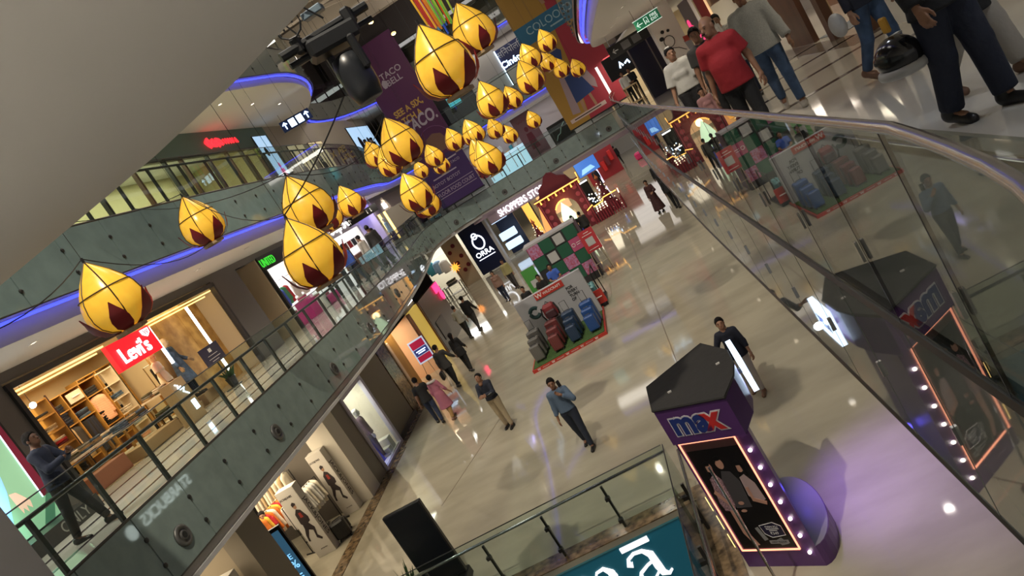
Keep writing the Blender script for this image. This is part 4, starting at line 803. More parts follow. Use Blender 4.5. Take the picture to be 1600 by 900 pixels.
# clothes racks of the menswear shops
def garment_rail(label, loc, rz, L, h, cols, group, glabel, kind='shirt', dx=.11):
    t = thing('clothes_rack', label, 'rack', loc, rz); ob('frame', M().tube([(-L / 2, 0, 0), (-L / 2, 0, h), (L / 2, 0, h), (L / 2, 0, 0)], .018, 6).box((-L / 2 - .02, -.25, 0), (-L / 2 + .02, .25, .03)).box((L / 2 - .02, -.25, 0), (L / 2 + .02, .25, .03)), BLACK, t)
    n = int((L - .1) / dx)
    for i in range(n):
        u = -L / 2 + .1 + dx * i; x = loc[0] + u * math.cos(rz); y = loc[1] + u * math.sin(rz)
        hang(kind, glabel, (x, y, h - .01 + loc[2]), rz + R(90) + random.uniform(-.12, .12), cols[i % len(cols)], group)
garment_rail('black rail of white shirts between the two advert columns', (-11.35, 17.75, 0), R(70), 1.4, 1.45, (WHITEC, C_CREAM, WHITEC), 'white shirts between the advert columns', 'white shirt hanging on the rail between the advert columns')
garment_rail('black rail of pale jackets at the back of the menswear shop', (-12.3, 18.35, 0), R(10), 1.3, 1.95, (C_CREAM, C_CREAM, C_TAN), 'pale jackets at the back', 'pale jacket hanging at the back of the menswear shop')
garment_rail('black rail of orange and red jumpers in the menswear shop', (-12.1, 17.4, 0), R(80), 1.3, 1.55, (C_ORANGE, C_YEL, C_RED, C_ORANGE, C_CREAM), 'orange jumpers in the menswear shop', 'orange or red jumper hanging in the menswear shop')
garment_rail('black rail of dark clothes at the far corner of the menswear shop', (-12.7, 15.3, 0), R(90), 1.3, 1.6, (BLACKC, CHARCOAL, NAVY), 'dark clothes in the menswear shop', 'dark garment hanging in the menswear shop corner')
table('dark table with striped folded jumpers in the menswear shop', (-11.9, 15.75, 0), R(30), 1.3, .7, .85, DARK, BLACK)
for k in range(3): folded('striped tan jumpers folded on the dark table', (-11.9 + (-.4 + .4 * k) * math.cos(R(30)), 15.75 + (-.4 + .4 * k) * math.sin(R(30)), .85), R(30), (C_TAN, C_CREAM, C_TAN, C_CREAM, C_TAN)[:4 + k % 2], 'jumpers on the dark table')
table('lower dark table with tan jumpers behind the sale display', (-11.55, 15.3, 0), R(30), 1.0, .5, .6, DARK, BLACK)
for k in range(2): folded('tan jumpers folded behind the sale display', (-11.55 + (-.25 + .5 * k) * math.cos(R(30)), 15.3 + (-.25 + .5 * k) * math.sin(R(30)), .6), R(30), (C_TAN, C_CREAM, C_TAN, C_OLIVE), 'jumpers behind the sale display')
garment_rail('rail of mixed clothes in the nearest menswear opening', (-11.3, 12.3, 0), R(80), 1.4, 1.6, (C_STRIPE, C_SKY, C_RED, CHARCOAL, C_CREAM), 'clothes in the nearest menswear opening', 'mixed garment hanging in the nearest menswear opening')
garment_rail('rail of tan coats in the nearest menswear opening', (-11.6, 10.9, 0), R(90), 1.2, 1.7, (C_TAN, C_CREAM, CHARCOAL), 'coats in the nearest menswear opening', 'tan or grey coat in the nearest menswear opening')
bx = shelf_unit('dark wall shelf of folded clothes in the menswear shop', (-13.3, 16.9, 0), R(90), 3.0, 2.2, .35, 3, 4, DARK, None, 'display_shelf')
for u in (-1, 0, 1):
    for j in range(4): folded('folded clothes on the dark wall shelf', (-13.28, 16.9 - u, .05 + j * .54), R(-90), [random.choice((C_CREAM, C_TAN, C_ORANGE, CHARCOAL, C_RED, GREYC))] * 4, 'folded clothes on the dark wall shelf', 1.3)
# mannequin window
WV = mat('violet_white_frame', (.55, .52, .66), .4)
win = thing('display_window', 'white framed shop window with violet light on the ground floor', 'window', (XG, 20.3, 0))
for nm, c, s in (('frame_post', (0, .05, 1.3), (.12, .10, 2.6)), ('frame_post', (0, 1.93, 1.3), (.14, .16, 2.6)), ('frame_sill', (0, .98, .05), (.14, 1.8, .10)), ('frame_header', (0, .98, 2.55), (.12, 1.8, .10))): pc(nm, win, c, s, WV)
pc('window_pane', win, (0, .98, 1.3), (.012, 1.76, 2.4), GLASS); pc('back_panel', win, (-1.5, .98, 1.3), (.05, 1.96, 2.6), OFFWHITE); pc('side_panel', win, (-.75, 1.99, 1.3), (1.5, .05, 2.6), OFFWHITE); pc('side_panel', win, (-.75, -.03, 1.3), (1.5, .05, 2.6), OFFWHITE); pc('window_floor', win, (-.75, .98, .06), (1.5, 1.9, .12), WHITE)
add_light('AREA', 'window_light', (XG - .6, 21.2, 2.5), 60, (1, .9, .75), .8, 1.5); add_light('POINT', 'window_blue_light', (XG - .35, 20.75, .5), 10, (.15, .2, 1.0), .1)
for i, (x, y, sx, sy, sz, m, lab) in enumerate(((-10.48, 21.85, .42, .30, .42, WHITE, 'white box with trainers at the foot of the window mannequin'), (-10.45, 21.52, .36, .26, .2, WHITE, 'low white box in the mannequin window'))): plinth(lab, (x, y, .12), 0, (sx, sy, sz), m)
BLUEP = mat('bright_blue_paint', (.02, .06, .75), .35)
tag(ob('blue_drape', M().prism([(-.15, -.35), (.2, -.3), (.25, .25), (-.1, .35)], 0, .02).add([(-.1, -.3, .02), (.2, -.28, .02), (.22, .2, .02), (-.1, .3, .02), (-.05, -.1, .75), (.08, .05, .75)], [(0, 1, 4), (1, 5, 4), (1, 2, 5), (2, 3, 5), (3, 4, 5), (3, 0, 4)]), BLUEP, None, (-10.62, 21.15, .12)), 'bright blue draped stand in the mannequin window', 'drape')
# wood shop
shop_shell('wood_shop', 'pale wooden shop front on the ground floor', XG, 25.85, 29.3, 0, 2.62, 2.4, mat('peach_wall', (.68, .46, .30), .5), None, OFFWHITE, 110, (1, .78, .52))
tag(ob('panel_wall', M().box((-.05, 0, 0), (.0, 1.3, 2.3)), mat('blush_panel', (.72, .56, .42), .5), None, (-10.75, 26.1, 0)), 'tall blush panel with a small nameplate in the wooden shop', 'panel')
tag(ob('panel_wall', M().box((-.05, 0, 0), (0, .9, 2.5)), WOOD, None, (-10.85, 27.6, 0)), 'tall honey wood panel in the wooden shop', 'panel')
GOLD = mat('gold_panel', (.78, .55, .12), .3, .35)
gp = thing('light_board', 'tall golden backlit panel at the corner of the wooden shop', 'panel', (XG - .05, 29.4, 0)); pc('panel', gp, (0, .85, 1.3), (.2, 1.7, 2.6), glow('gold_glow', (.75, .52, .10), .55)); pc('frame_post', gp, (.05, .0, 1.3), (.25, .08, 2.6), BROWN_WOOD); pc('frame_post', gp, (.05, 1.72, 1.3), (.25, .08, 2.6), BROWN_WOOD)
ss = thing('sign_stand', 'red and navy offer board on a thin steel easel before the wooden shop', 'sign', mtx=frame((-10.0, 28.0, .80), (.25, -.97))); ob('panel', M().box((-.33, 0, -.03), (.33, .98, 0)), glow('pale_sign', (.45, .58, .80), .8), ss)
ob('print', M().box((-.28, .62, 0), (.28, .92, .005)).box((-.28, .06, 0), (.28, .30, .005)), SG('crimson2', (.35, .01, .05), .7), ss); ob('print_band', M().box((-.28, .32, 0), (.28, .60, .005)), SG('navy', (.03, .04, .16), .8), ss); strokes(ss, [[(-.2, .50), (.2, .50)], [(-.15, .42), (.15, .42)]], .018, BLUEWHITE_GLOW, 'small_print', .008); [ob('easel_leg', M().tube(q, .012, 5), STEEL, ss) for q in ([(-.25, 0, -.03), (-.35, -.80, .25)], [(.25, 0, -.03), (.35, -.80, .25)], [(0, 0, -.03), (0, -.80, -.45)])]
hd = thing('header_sign', 'glowing white swoosh mark and small letters on the ground floor fascia', 'sign', mtx=frame((XG + .02, 25.9, 2.62), '+x'))
strokes(hd, [[(.0, .22), (.08, .12), (.25, .14), (.9, .42)]], .05, WHITE_GLOW, 'swoosh', .03); strokes(hd, [[(1.4 + .16 * i, .22), (1.42 + .16 * i, .42), (1.5 + .16 * i, .3)] for i in range(8)] + [[(4.2 + .16 * i, .2), (4.25 + .16 * i, .4)] for i in range(6)], .03, WHITE_GLOW)
# black unit with red neon
bu = thing('black_kiosk', 'black shop front with glowing red neon sign on the ground floor', 'shop front', (XG - .05, 31.3, 0))
pc('front_panel', bu, (0, 2.0, 1.3), (.3, 4.0, 2.6), DARK); pc('screen_recess', bu, (.16, 1.2, .9), (.03, 1.4, .9), BLACK)
for i in range(4): pc('neon_letter', bu, (.2, 3.0 + .25 * i, 2.35), (.06, .14, .42), glow('pink_neon', (1.0, .03, .14), 3.0))
ob('neon_disc', M().sphere((.22, 3.6, 1.9), (.06, .30, .26)), glow('pink_neon', (1.0, .03, .14), 3.0), bu, smooth=True)
struct('wall_ground_far_left', M().box((-16, 35.4, 0), (XG - .05, 35.5, 3.4)), DARK, 'dark side wall behind the black shop front')
# black display totem and plants by the stairwell
tt = thing('display_totem', 'tall black switched-off display totem beside the stairwell rail', 'screen', (-6.28, 12.12, 0)); ob('casing', M().cbox((0, 0, 1.0), (.80, .10, 1.62), b=.01), BLACK, tt); ob('glass_front', M().box((-.37, -.052, .24), (.37, -.05, 1.78)), mat('black_screen', (.006, .008, .012), .25), tt); ob('base', M().cbox((0, 0, .09), (.8, .42, .18), b=.02), BLACK, tt); ob('maker_plate', M().box((-.34, -.056, .225), (-.26, -.052, .24)), GREYC, tt)
plant('small palm in a pot behind the stairwell rail', (-6.95, 11.9, 0), 22, .75, .8)

# stairwell balustrade and sign
def well_rail(name, label, a, b, z_post, n, post0, stp, outer):
    t = thing(name, label, 'balustrade', (a[0], a[1], 0)); d = Vector((b[0] - a[0], b[1] - a[1], 0)); L = d.length; d.normalize(); ang = math.atan2(d.y, d.x); o = Vector(outer)
    pc('glass_pane', t, tuple(d * (L / 2) + Vector((0, 0, .55))), (L, .016, 1.0), GLASS, ang)
    ob('glass_edge', M().tube([Vector((0, 0, 1.055)), d * L + Vector((0, 0, 1.055))], .010, 5), DARK_STEEL, t)
    ob('handrail', M().tube([o * .17 + Vector((0, 0, .85)), d * L + o * .17 + Vector((0, 0, .85))], .026, 10), STEEL, t, smooth=True)
    for i in range(n):
        p = d * (post0 + stp * i) + o * .08
        pc('post', t, (p.x, p.y, .42), (.035, .05, .84), DARK_STEEL, ang)
        for z in (.18, .62): pc('clamp', t, (p.x - o.x * .05, p.y - o.y * .05, z), (.08, .09, .06), DARK_STEEL, ang)
    return t
well_rail('glass_balustrade', 'glass balustrade with steel handrail along the far side of the stairwell', (-9.0, 11.26), (-1.55, 11.26), .85, 6, .55, 1.14, (0, 1, 0))
well_rail('glass_balustrade', 'glass balustrade between the stairwell and the purple booth', (-1.52, 11.24), (-1.52, 3.0), .85, 5, 1.0, 1.6, (1, 0, 0))
TEAL = mat('teal_sign_face', (.012, .105, .15), .35, emit=(.012, .10, .15), es=.35)
ws_ = board('fascia_sign', 'teal shop sign with large white letters below the stairwell rail', 'sign', (-7.5, 11.08, -1.45), '-y', 5.6, 1.33, TEAL, mat('teal_edge', (.03, .14, .18), .3), .06)
SW = glow('sign_letter_white', (1, 1, 1), 1.3)
SERIF = lambda dx, S, ls: [[(dx + x * S, .50 + y * S) for x, y in l] for l in ls]
# letters drawn as outlines: a macron, an 'a' and an 'm'
mb = M(); mb.poly([(4.52, 1.22), (5.02, 1.22), (5.02, 1.31), (4.52, 1.31)], .03); ob('lettering', mb, SW, ws_)
def brush(pts, ws, nm='lettering'):                     # stroke of varying width in the sign plane
    vs = []; fs = []
    for i, p in enumerate(pts):
        a = Vector(pts[max(i - 1, 0)]); b = Vector(pts[min(i + 1, len(pts) - 1)]); t = (b - a).normalized(); n = Vector((-t.y, t.x)) * ws[i] / 2
        for s in (1, -1):
            for z in (0, .03): vs.append((p[0] + s * n.x, p[1] + s * n.y, z))
    for i in range(len(pts) - 1):
        o = 4 * i; fs += [(o + 1, o + 3, o + 7, o + 5), (o, o + 4, o + 6, o + 2), (o, o + 1, o + 5, o + 4), (o + 3, o + 2, o + 6, o + 7)]
    fs += [(0, 2, 3, 1), (4 * len(pts) - 4, 4 * len(pts) - 3, 4 * len(pts) - 1, 4 * len(pts) - 2)]
    return ob(nm, M().add(vs, fs), SW, ws_)
brush([(4.58, .96), (4.52, .98), (4.55, 1.07), (4.68, 1.13), (4.82, 1.11), (4.92, 1.0), (4.93, .75), (4.95, .60), (5.03, .55), (5.10, .60)], [.10, .10, .05, .05, .06, .12, .13, .11, .05, .03])
brush([(4.92, .88), (4.78, .84), (4.62, .76), (4.57, .66), (4.63, .56), (4.76, .55), (4.92, .68)], [.04, .04, .05, .10, .05, .04, .03])
for x0, top in ((3.45, 1), (3.82, 1), (4.2, 1)):
    brush([(x0, .55), (x0, .9), (x0, 1.0)], [.12, .12, .12])
    brush([(x0 - .12, .545), (x0 + .12, .545)], [.035, .035])
for x0 in (3.45, 3.83): brush([(x0 + .04, .95), (x0 + .15, 1.10), (x0 + .28, 1.12), (x0 + .37, 1.0), (x0 + .38, .9)], [.03, .04, .06, .11, .12])
brush([(3.28, 1.10), (3.45, 1.12)], [.035, .05])
# ================================================================ far end
def far_wall(nm, label, x0, x1, y, z0, z1, m, d=.15): struct('wall_' + nm, M().box((x0, y, z0), (x1, y + d, z1)), m, label)
# ground: clothes store, navy jeweller panel, blue lit shop, department store opening
far_wall('far_store', 'cream back wall of the clothes store at the far left', -16, -10.7, 50.5, 0, 3.38, mat('bright_cream', (.72, .66, .52), .5)); add_light('AREA', 'far_store_light', (-13, 48.6, 3.2), 260, (1, .97, .9), 4, 3)
far_wall('far_store_side', 'pale side wall with dark dots beside the navy panel', -11.9, -10.72, 46.9, 0, 3.38, BEIGE, .1)
for i, (x, z) in enumerate(((-11.6, 2.4), (-11.2, 2.7), (-11.5, 1.6), (-11.05, 1.9), (-11.3, 1.0), (-10.95, 1.2))): tag(ob('wall_ornament', M().sphere((0, 0, 0), (.14, .06, .14), 8, 5), C_MAROON, None, (x, 46.88, z)), 'round dark ornament on the pale wall by the navy panel', 'ornament', 'round wall ornaments')
sun = thing('sun_ornament', 'glowing orange sun ornament in the far clothes store', 'ornament', (-11.55, 45.9, 1.55)); ob('disc', M().sphere((0, 0, 0), (.16, .05, .16)), glow('orange_glow', (1, .35, .04), 2.0), sun)
for i in range(10): a = i * math.pi / 5; ob('ray', M().tube([(.16 * math.cos(a), 0, .16 * math.sin(a)), (.34 * math.cos(a), 0, .34 * math.sin(a))], [.05, .005], 5), glow('orange_glow', (1, .35, .04), 2.0), sun)
ob('stem', M().tube([(0, 0, -.16), (0, 0, -1.55)], .02, 5), BROWN_WOOD, sun)
for i, (x, m) in enumerate(((-13.4, C_TEAL), (-12.9, C_SKY), (-12.5, WHITEC), (-14.0, C_OLIVE), (-14.5, C_CREAM))): hang('shirt', ('teal', 'sky blue', 'white', 'olive', 'cream')[i] + ' shirt in the bright far clothes store', (x, 47.6, 2.5 - .15 * (i % 3)), R(10), m, 'shirts in the far clothes store', s=1.25)
rk = thing('clothes_rack', 'pale rail of the far clothes store', 'rack', (-13.4, 47.6, 0)); ob('frame', M().tube([(-1.6, 0, 0), (-1.6, 0, 2.55), (1.5, 0, 2.55), (1.5, 0, 0)], .025, 5), WHITE, rk)
for i in range(3): table(('leftmost', 'middle', 'rightmost')[i] + ' low table with piled clothes in the far store', (-14.6 + i * 1.25, 46.0 - .3 * i, 0), 0, 1.0, .7, .8, WHITE, DARK_STEEL); folded('folded clothes on a far store table', (-14.6 + i * 1.25, 46.0 - .3 * i, .8), 0, (GREYC, C_CREAM, C_OLIVE), 'folded clothes in the far store', 1.8)
jp = board('jeweller_sign', 'tall navy panel with glowing white ring emblem and letters', 'sign', (-10.45, 46.6, .12), '-y', 1.70, 3.15, mat('jeweller_navy', (.008, .014, .05), .3), None, .25)
RW = glow('ring_white', (.9, .95, 1.0), 2.4)
ob('emblem', M().tube([(.86 + .36 * math.cos(t), 1.98 + .44 * math.sin(t), .02) for t in [2 * math.pi * i / 24 for i in range(24)]], .05, 5, closed=True).tube([(.80 + .16 * math.cos(t), 2.42 + .18 * math.sin(t), .03) for t in [2 * math.pi * i / 16 for i in range(16)]], .04, 5, closed=True), RW, jp)
text('ORRA', jp, (.86, 1.22), .46, RW, d=.02, bold=.01); strokes(jp, [[(.30, .92), (1.45, .92)]], .025, RW, 'underline')
struct('column_far', M().box((-8.72, 46.5, 0), (-8.55, 47.2, 3.38)), SOFFIT_GREY, 'grey pillar between navy panel and blue shop'); tag(ob('shop_backdrop', M().box((-8.55, 49.4, 0), (-7.2, 49.5, 3.38)), mat('shop_navy', (.012, .02, .06), .4)), 'dark navy backdrop of the blue lit jewellery shop', 'backdrop')
for i, (z0, z1, xx) in enumerate(((2.55, 2.68, -8.45), (1.25, 1.75, -8.4), (.55, 1.0, -8.35))): tag(ob('lit_showcase', M().cbox((-7.85, 47.3 + .25 * i, (z0 + z1) / 2), (1.1, .35, z1 - z0), b=.02), glow('case_glow', (.55, .75, 1.0), 1.6)), 'blue white lit %s of the jewellery shop' % ('ceiling light', 'upper showcase', 'lower showcase')[i], 'showcase')
far_wall('department_store', 'beige back wall of the department store', -7.2, -1.2, 60.5, 0, 3.38, mat('store_beige', (.52, .42, .28), .5)); add_light('AREA', 'department_light', (-4.5, 54, 3.2), 420, (1, .86, .62), 5, 10)
struct('ceiling_ground_far', M().box((-16, 46.6, 3.38), (4, 73, 3.44)), OFFWHITE, 'pale ceiling of the far ground floor shops')
ds = thing('shop_sign', 'glowing white department store lettering along the far floor edge', 'sign', mtx=frame((-8.1, 45.42, 2.72), '-y')); ob('backing', M().box((0, .0, -.06), (5.3, .62, -.03)), mat('mauve_fascia', (.34, .26, .30), .5), ds)
text("SHOPPERS STOP", ds, (2.28, .30), .60, glow('store_letters', (1, 1, 1), 2.4), d=.05, bold=.004, sx=.72)
struct('trim_40', M().box((-9.0, 45.45, 3.2), (2.0, 45.55, 3.46)), mat('mauve_fascia', (.34, .26, .30), .5), 'mauve lit strip under the far walkway')
ea = thing('poster_easel', 'maroon poster on a thin easel inside the department store', 'easel', (-8.15, 52.5, 0)); 
ob('poster', M().cbox((0, 0, 1.75), (.9, .04, 1.25)), C_MAROON, ea); ob('print', M().tube([(.16 * math.cos(t), -.03, 1.85 + .18 * math.sin(t)) for t in [2 * math.pi * i / 12 for i in range(12)]], .025, 4, closed=True), C_TAN, ea)
for sx in (-1, 1): ob('leg', M().tube([(sx * .35, 0, 1.2), (sx * .5, -.2, 0)], .03, 5), BLACK, ea)
ob('leg', M().tube([(0, .05, 1.3), (0, .6, 0)], .03, 5), BLACK, ea)
tag(ob('lit_column', M().cbox((-6.7, 53, 1.5), (.5, .5, 3.0)), glow('amber_glow', (1.0, .45, .08), 1.3)), 'amber lit column inside the department store', 'light'); tag(ob('lit_column', M().cbox((-5.0, 55, 1.4), (2.0, .3, 2.4)), glow('peach_glow', (.85, .55, .30), .5)), 'peach lit panel inside the department store', 'panel')
# corridor at the far right of the ground floor with red shop
far_wall('far_corridor', 'white back wall of the far ground corridor', -1.2, 13, 72.5, 0, 3.38, WHITE); add_light('AREA', 'corridor_light', (1.0, 60, 3.2), 200, (1, .93, .88), 3, 16); add_light('AREA', 'corridor_light', (.5, 50, 3.3), 60, (1, .9, .8), 3, 5)
far_wall('far_red_shop', 'dark red wall of the far shop', -2.2, .5, 60.0, 0, 3.38, mat('shop_red', (.35, .02, .03), .5)); tag(ob('lit_display', M().cbox((-1.3, 57.5, 1.3), (.12, .1, 2.3)), glow('lilac_tube', (.75, .70, .95), 1.5)), 'pale vertical light tube beside the far red shop', 'light')
for i in range(3): tag(ob('red_display', M().cbox((-.7 + .4 * i, 59.6, 1.0 + .25 * i), (.3, .2, .8), b=.03), (mat('bright_red', (.6, .02, .02), .4), C_MAROON, mat('bright_red', (.6, .02, .02), .4))[i]), ('lowest red', 'maroon', 'highest red')[i] + ' display item of the far shop', 'display')
vb = board('video_screen', 'blue video screen beside the red arch at the far end', 'screen', (-2.5, 54, 1.6), '-y', 1.6, 1.2, glow('blue_picture', (.05, .16, .55), 1.0), BLACK, .1); ob('picture', M().poly([(.2, .1), (1.3, .2), (1.1, .5), (.4, .45)], .01), glow('light_blue_picture', (.3, .6, 1.0), 1.0), vb)
tag(ob('pink_seat', M().cbox((2.0, 60, .3), (.7, .7, .6), b=.12), mat('hot_pink', (.75, .04, .18), .5)), 'hot pink cube seat in the far corridor', 'seat')
# first floor far end
far_wall('first_far', 'pale back wall of the far first floor shops', -11.5, 3.5, 50.0, Z1, 7.62, mat('far_shop_wall', (.50, .44, .42), .5)); add_light('AREA', 'far_first_light', (-4.5, 48.2, 7.5), 380, (.95, .93, 1.0), 8, 2.5)
struct('ceiling_first_far', M().box((-11.5, 45.9, 7.5), (3.5, 50, 7.61)), WHITE, 'white ceiling of the far first floor shops')
fc = thing('lit_counter', 'bright blue white glass counter on the far first floor', 'counter', (-5.2, 46.8, Z1)); ob('body', M().cbox((0, 0, .6), (3.2, .5, 1.2), b=.02), glow('counter_glow', (.45, .70, .85), .9), fc)
for i in range(6): ob('divider', M().box((-1.5 + .55 * i, -.27, .1), (-1.45 + .55 * i, -.25, 1.15)), WHITE, fc)
for i in range(9): tag(ob('shelf_goods', M().cbox((-6.4 + .33 * i, 49.4, Z1 + .9 + .3 * (i % 3)), (.22, .3, .5 + .15 * (i % 2)), b=.03), (C_BLUE, C_PINK, WHITEC, C_YEL, C_TEAL, WHITEC, C_RED, C_SKY, WHITEC)[i]), ('blue', 'pink', 'white', 'yellow', 'teal', 'white', 'red', 'sky blue', 'white')[i] + ' package behind the bright far counter', 'package', 'packages behind the far counter')
pk = board('shop_board', 'mauve advert board with a dark red figure on the far first floor', 'sign', (-4.05, 46.5, Z1), '-y', 1.3, 2.7, mat('mauve_board', (.20, .10, .13), .5), None, .3); strokes(pk, [[(.25 + .1 * i, 2.3 + .06 * (-1) ** i) for i in range(9)]], .015, mat('dim_red', (.30, .05, .07), .5)); ob('picture', M().ell(.6, 1.75, .12, .16).poly([(.35, .5), (.9, .5), (.8, 1.5), (.45, 1.5)], .006), mat('dim_maroon', (.14, .02, .04), .6), pk)
bs_ = board('shop_board', 'black advert board with pale scribble on the far first floor', 'sign', (-2.4, 46.5, Z1), '-y', 1.4, 1.2, BLACK, None, .2); strokes(bs_, [[(.2, .2), (.4, .45), (.6, .5), (.8, .8), (1.1, 1.0)]], .03, mat('mint_paint', (.35, .55, .52), .5))
rl = tag(ob('light_strip', M().cbox((-6.95, 45.9, 6.1), (.1, .1, 1.4)), glow('red_strip', (1.0, .03, .06), 2.0)), 'vertical red light strip beside the purple banner', 'light strip')
for i in range(7): hang('shirt', 'pale garment hanging under the purple banner on the far first floor', (-9.6 + .42 * i, 47.2, Z1 + 1.35), R(20), (C_CREAM, WHITEC, C_SKY, C_TAN, WHITEC, C_CREAM, C_RED)[i], 'garments under the purple banner', s=1.2)
rk = thing('clothes_rack', 'pale rail under the purple banner', 'rack', (-8.3, 47.2, Z1)); ob('frame', M().tube([(-1.6, 0, 0), (-1.6, 0, 1.4), (1.5, 0, 1.4), (1.5, 0, 0)], .025, 5), WHITE, rk)
# second floor far end
far_wall('second_far', 'grey back wall of the far second floor', -11.5, 3.6, 49.0, Z2, 12.1, mat('far_grey_wall', (.30, .27, .25), .6)); add_light('AREA', 'far_second_light', (-3.5, 47.6, 12.0), 160, NEUTRAL, 8, 2)
cs = board('cinema_sign', 'navy cinema sign with pale Hindi lettering above glowing Latin letters', 'sign', (-2.85, 47.3, 10.05), '-y', 3.2, 1.3, mat('cinema_navy', (.02, .028, .10), .4), None, .12)
text('सिनेपोलिस', cs, (1.0, .92), .52, mat('pale_grey_letters', (.45, .46, .50), .5), d=.01, sx=.9); text('Cinépolis', cs, (1.02, .30), .55, BLUEWHITE_GLOW, d=.02, bold=.02)
cb = thing('cinema_doorway', 'grey wall panel with white light edge left of the cinema sign', 'panel', (-4.1, 47.2, Z2)); pc('panel', cb, (.5, .2, 1.5), (1.5, .2, 2.9), mat('pale_grey_panel', (.42, .40, .38), .5)); pc('light_edge', cb, (1.3, .05, 1.2), (.06, .06, 2.3), BLUEWHITE_GLOW)
sg2 = board('dim_shop', 'dark shop with a small teal screen behind the purple banner', 'shop front', (-9.0, 47.4, Z2), '-y', 3.9, 2.5, DARK, None, .2); ob('screen', M().poly([(2.2, .9), (3.0, .9), (3.0, 1.8), (2.2, 1.8)], .01), glow('teal_screen', (.06, .40, .45), .9), sg2)
for i in range(5): ob('lamp', M().sphere((.4 + .5 * i, 1.6 + .2 * (i % 2), .1), .06), WARM_GLOW, sg2)
# Taco banner
tb = thing('hanging_banner', 'tall purple restaurant banner hanging behind the yellow lanterns', 'banner', mtx=frame((-9.95, 44.7, 5.0), '-y'))
PUR = mat('purple_banner', (.085, .013, .072), .6); PUR2 = mat('violet_banner', (.042, .014, .10), .6); BW_, BH = 2.85, 10.3
ob('fabric', M().box((0, 0, -.03), (BW_, BH, 0)), PUR, tb); ob('print_lower', M().box((0, 0, 0), (BW_, 2.75, .004)), PUR2, tb); ob('bottom_bar', M().tube([(-.05, -.02, 0), (BW_ + .05, -.02, 0)], .04, 6), BLACK, tb); ob('cable', M().tube([(.05, BH, 0), (.05, BH + 1.9, 0)], .012, 4).tube([(BW_ - .05, BH, 0), (BW_ - .05, BH + 1.9, 0)], .012, 4), BLACK, tb)
PALE = mat('banner_pale', (.42, .36, .42), .6); GOLDT = mat('banner_gold', (.55, .33, .06), .6)
text('TACO', tb, (1.62, 8.25), .50, PALE, d=.006, bold=.015); text('BELL', tb, (1.58, 7.78), .50, PALE, d=.006, bold=.015); ob('logo', M().poly([(.86, 7.62), (1.02, 7.62), (1.14, 7.8), (1.14, 8.0), (.95, 8.12), (.8, 7.95), (.8, 7.75)], .006), PALE, tb)
text('SEE A SIX,', tb, (1.42, 6.05), .52, GOLDT, d=.006, bold=.03, sx=.85); text('CATCH A', tb, (1.05, 5.50), .55, GOLDT, d=.006, bold=.03, sx=.8); text('TACO.', tb, (1.62, 5.05), .98, PALE, d=.008, bold=.03, sx=.72, shear=.2)
ob('print_taco', M().poly([(1.1, 2.95), (2.35, 2.95), (2.45, 3.4), (2.25, 3.9), (1.8, 4.1), (1.3, 3.95), (1.05, 3.5)], .006), mat('taco_brown', (.20, .10, .07), .7), tb)
ob('print_arc', M().tube([(1.75 + 1.0 * math.cos(t), 3.55 + .95 * math.sin(t), .01) for t in [math.pi * i / 14 for i in range(15)]], .018, 4).tube([(.75, 4.3, .01), (.95, 2.9, .01)], .012, 4), mat('banner_lilac', (.22, .08, .22), .6), tb)
text('TACO', tb, (2.15, 2.12), .22, PALE, d=.005); ob('small_print', M().box((1.5, 2.36, 0), (2.4, 2.44, .006)).box((1.2, 2.08, 0), (1.8, 2.16, .006)).box((.4, 1.70, 0), (2.0, 1.77, .006)), PALE, tb); text('BOTOT BOTOT', tb, (1.1, 1.38), .27, PALE, d=.005); text('FLOOR FOOD COURT', tb, (1.42, .78), .32, PALE, d=.005, sx=.78)
ob('print_rule', M().box((.12, .55, 0), (2.7, .58, .008)).box((.12, 1.02, 0), (2.7, 1.05, .008)), PALE, tb)
# red and ochre banner with woman in blue dress
rb = thing('hanging_banner', 'tall ochre and red fashion banner with a woman in a blue dress', 'banner', mtx=frame((-1.15, 44.3, 5.05), '-y'))
OCH = mat('ochre_banner', (.36, .20, .03), .6); REDB = mat('red_banner', (.33, .025, .045), .6); BLUB = mat('blue_banner', (.02, .13, .24), .6)
ob('fabric', M().box((0, 0, -.03), (3.9, 9.6, 0)), OCH, rb); ob('print_red', M().poly([(1.3, 0), (3.9, 0), (3.9, 9.6), (2.6, 9.6), (2.0, 5), (1.75, 2.5)], .004), REDB, rb); ob('print_band', M().box((0, 5.2, .004), (3.3, 6.3, .008)), BLUB, rb)
text('COLOOM', rb, (1.9, 5.85), .62, mat('banner_sky', (.30, .45, .52), .6), d=.004, z=.008, sx=.95); ob('small_print', M().box((1.9, 5.42, .008), (2.7, 5.5, .012)), mat('banner_sky', (.30, .45, .52), .6), rb)
BD = mat('dress_blue', (.02, .045, .16), .7)
ob('print_dress', M().poly([(1.05, 1.15), (2.3, 1.3), (1.85, 2.9), (1.55, 3.6), (1.75, 4.1), (1.55, 4.35), (1.2, 4.35), (1.0, 4.0), (1.2, 3.4)], .012), BD, rb); ob('print_shawl', M().poly([(.55, .7), (1.0, .6), (1.2, 2.2), (1.2, 3.4), (.9, 3.0)], .010).poly([(1.9, 3.2), (2.3, 2.9), (2.6, 1.8), (2.5, 1.3), (2.2, 1.6), (1.9, 2.7)], .010), mat('shawl_grey', (.33, .24, .26), .7), rb)
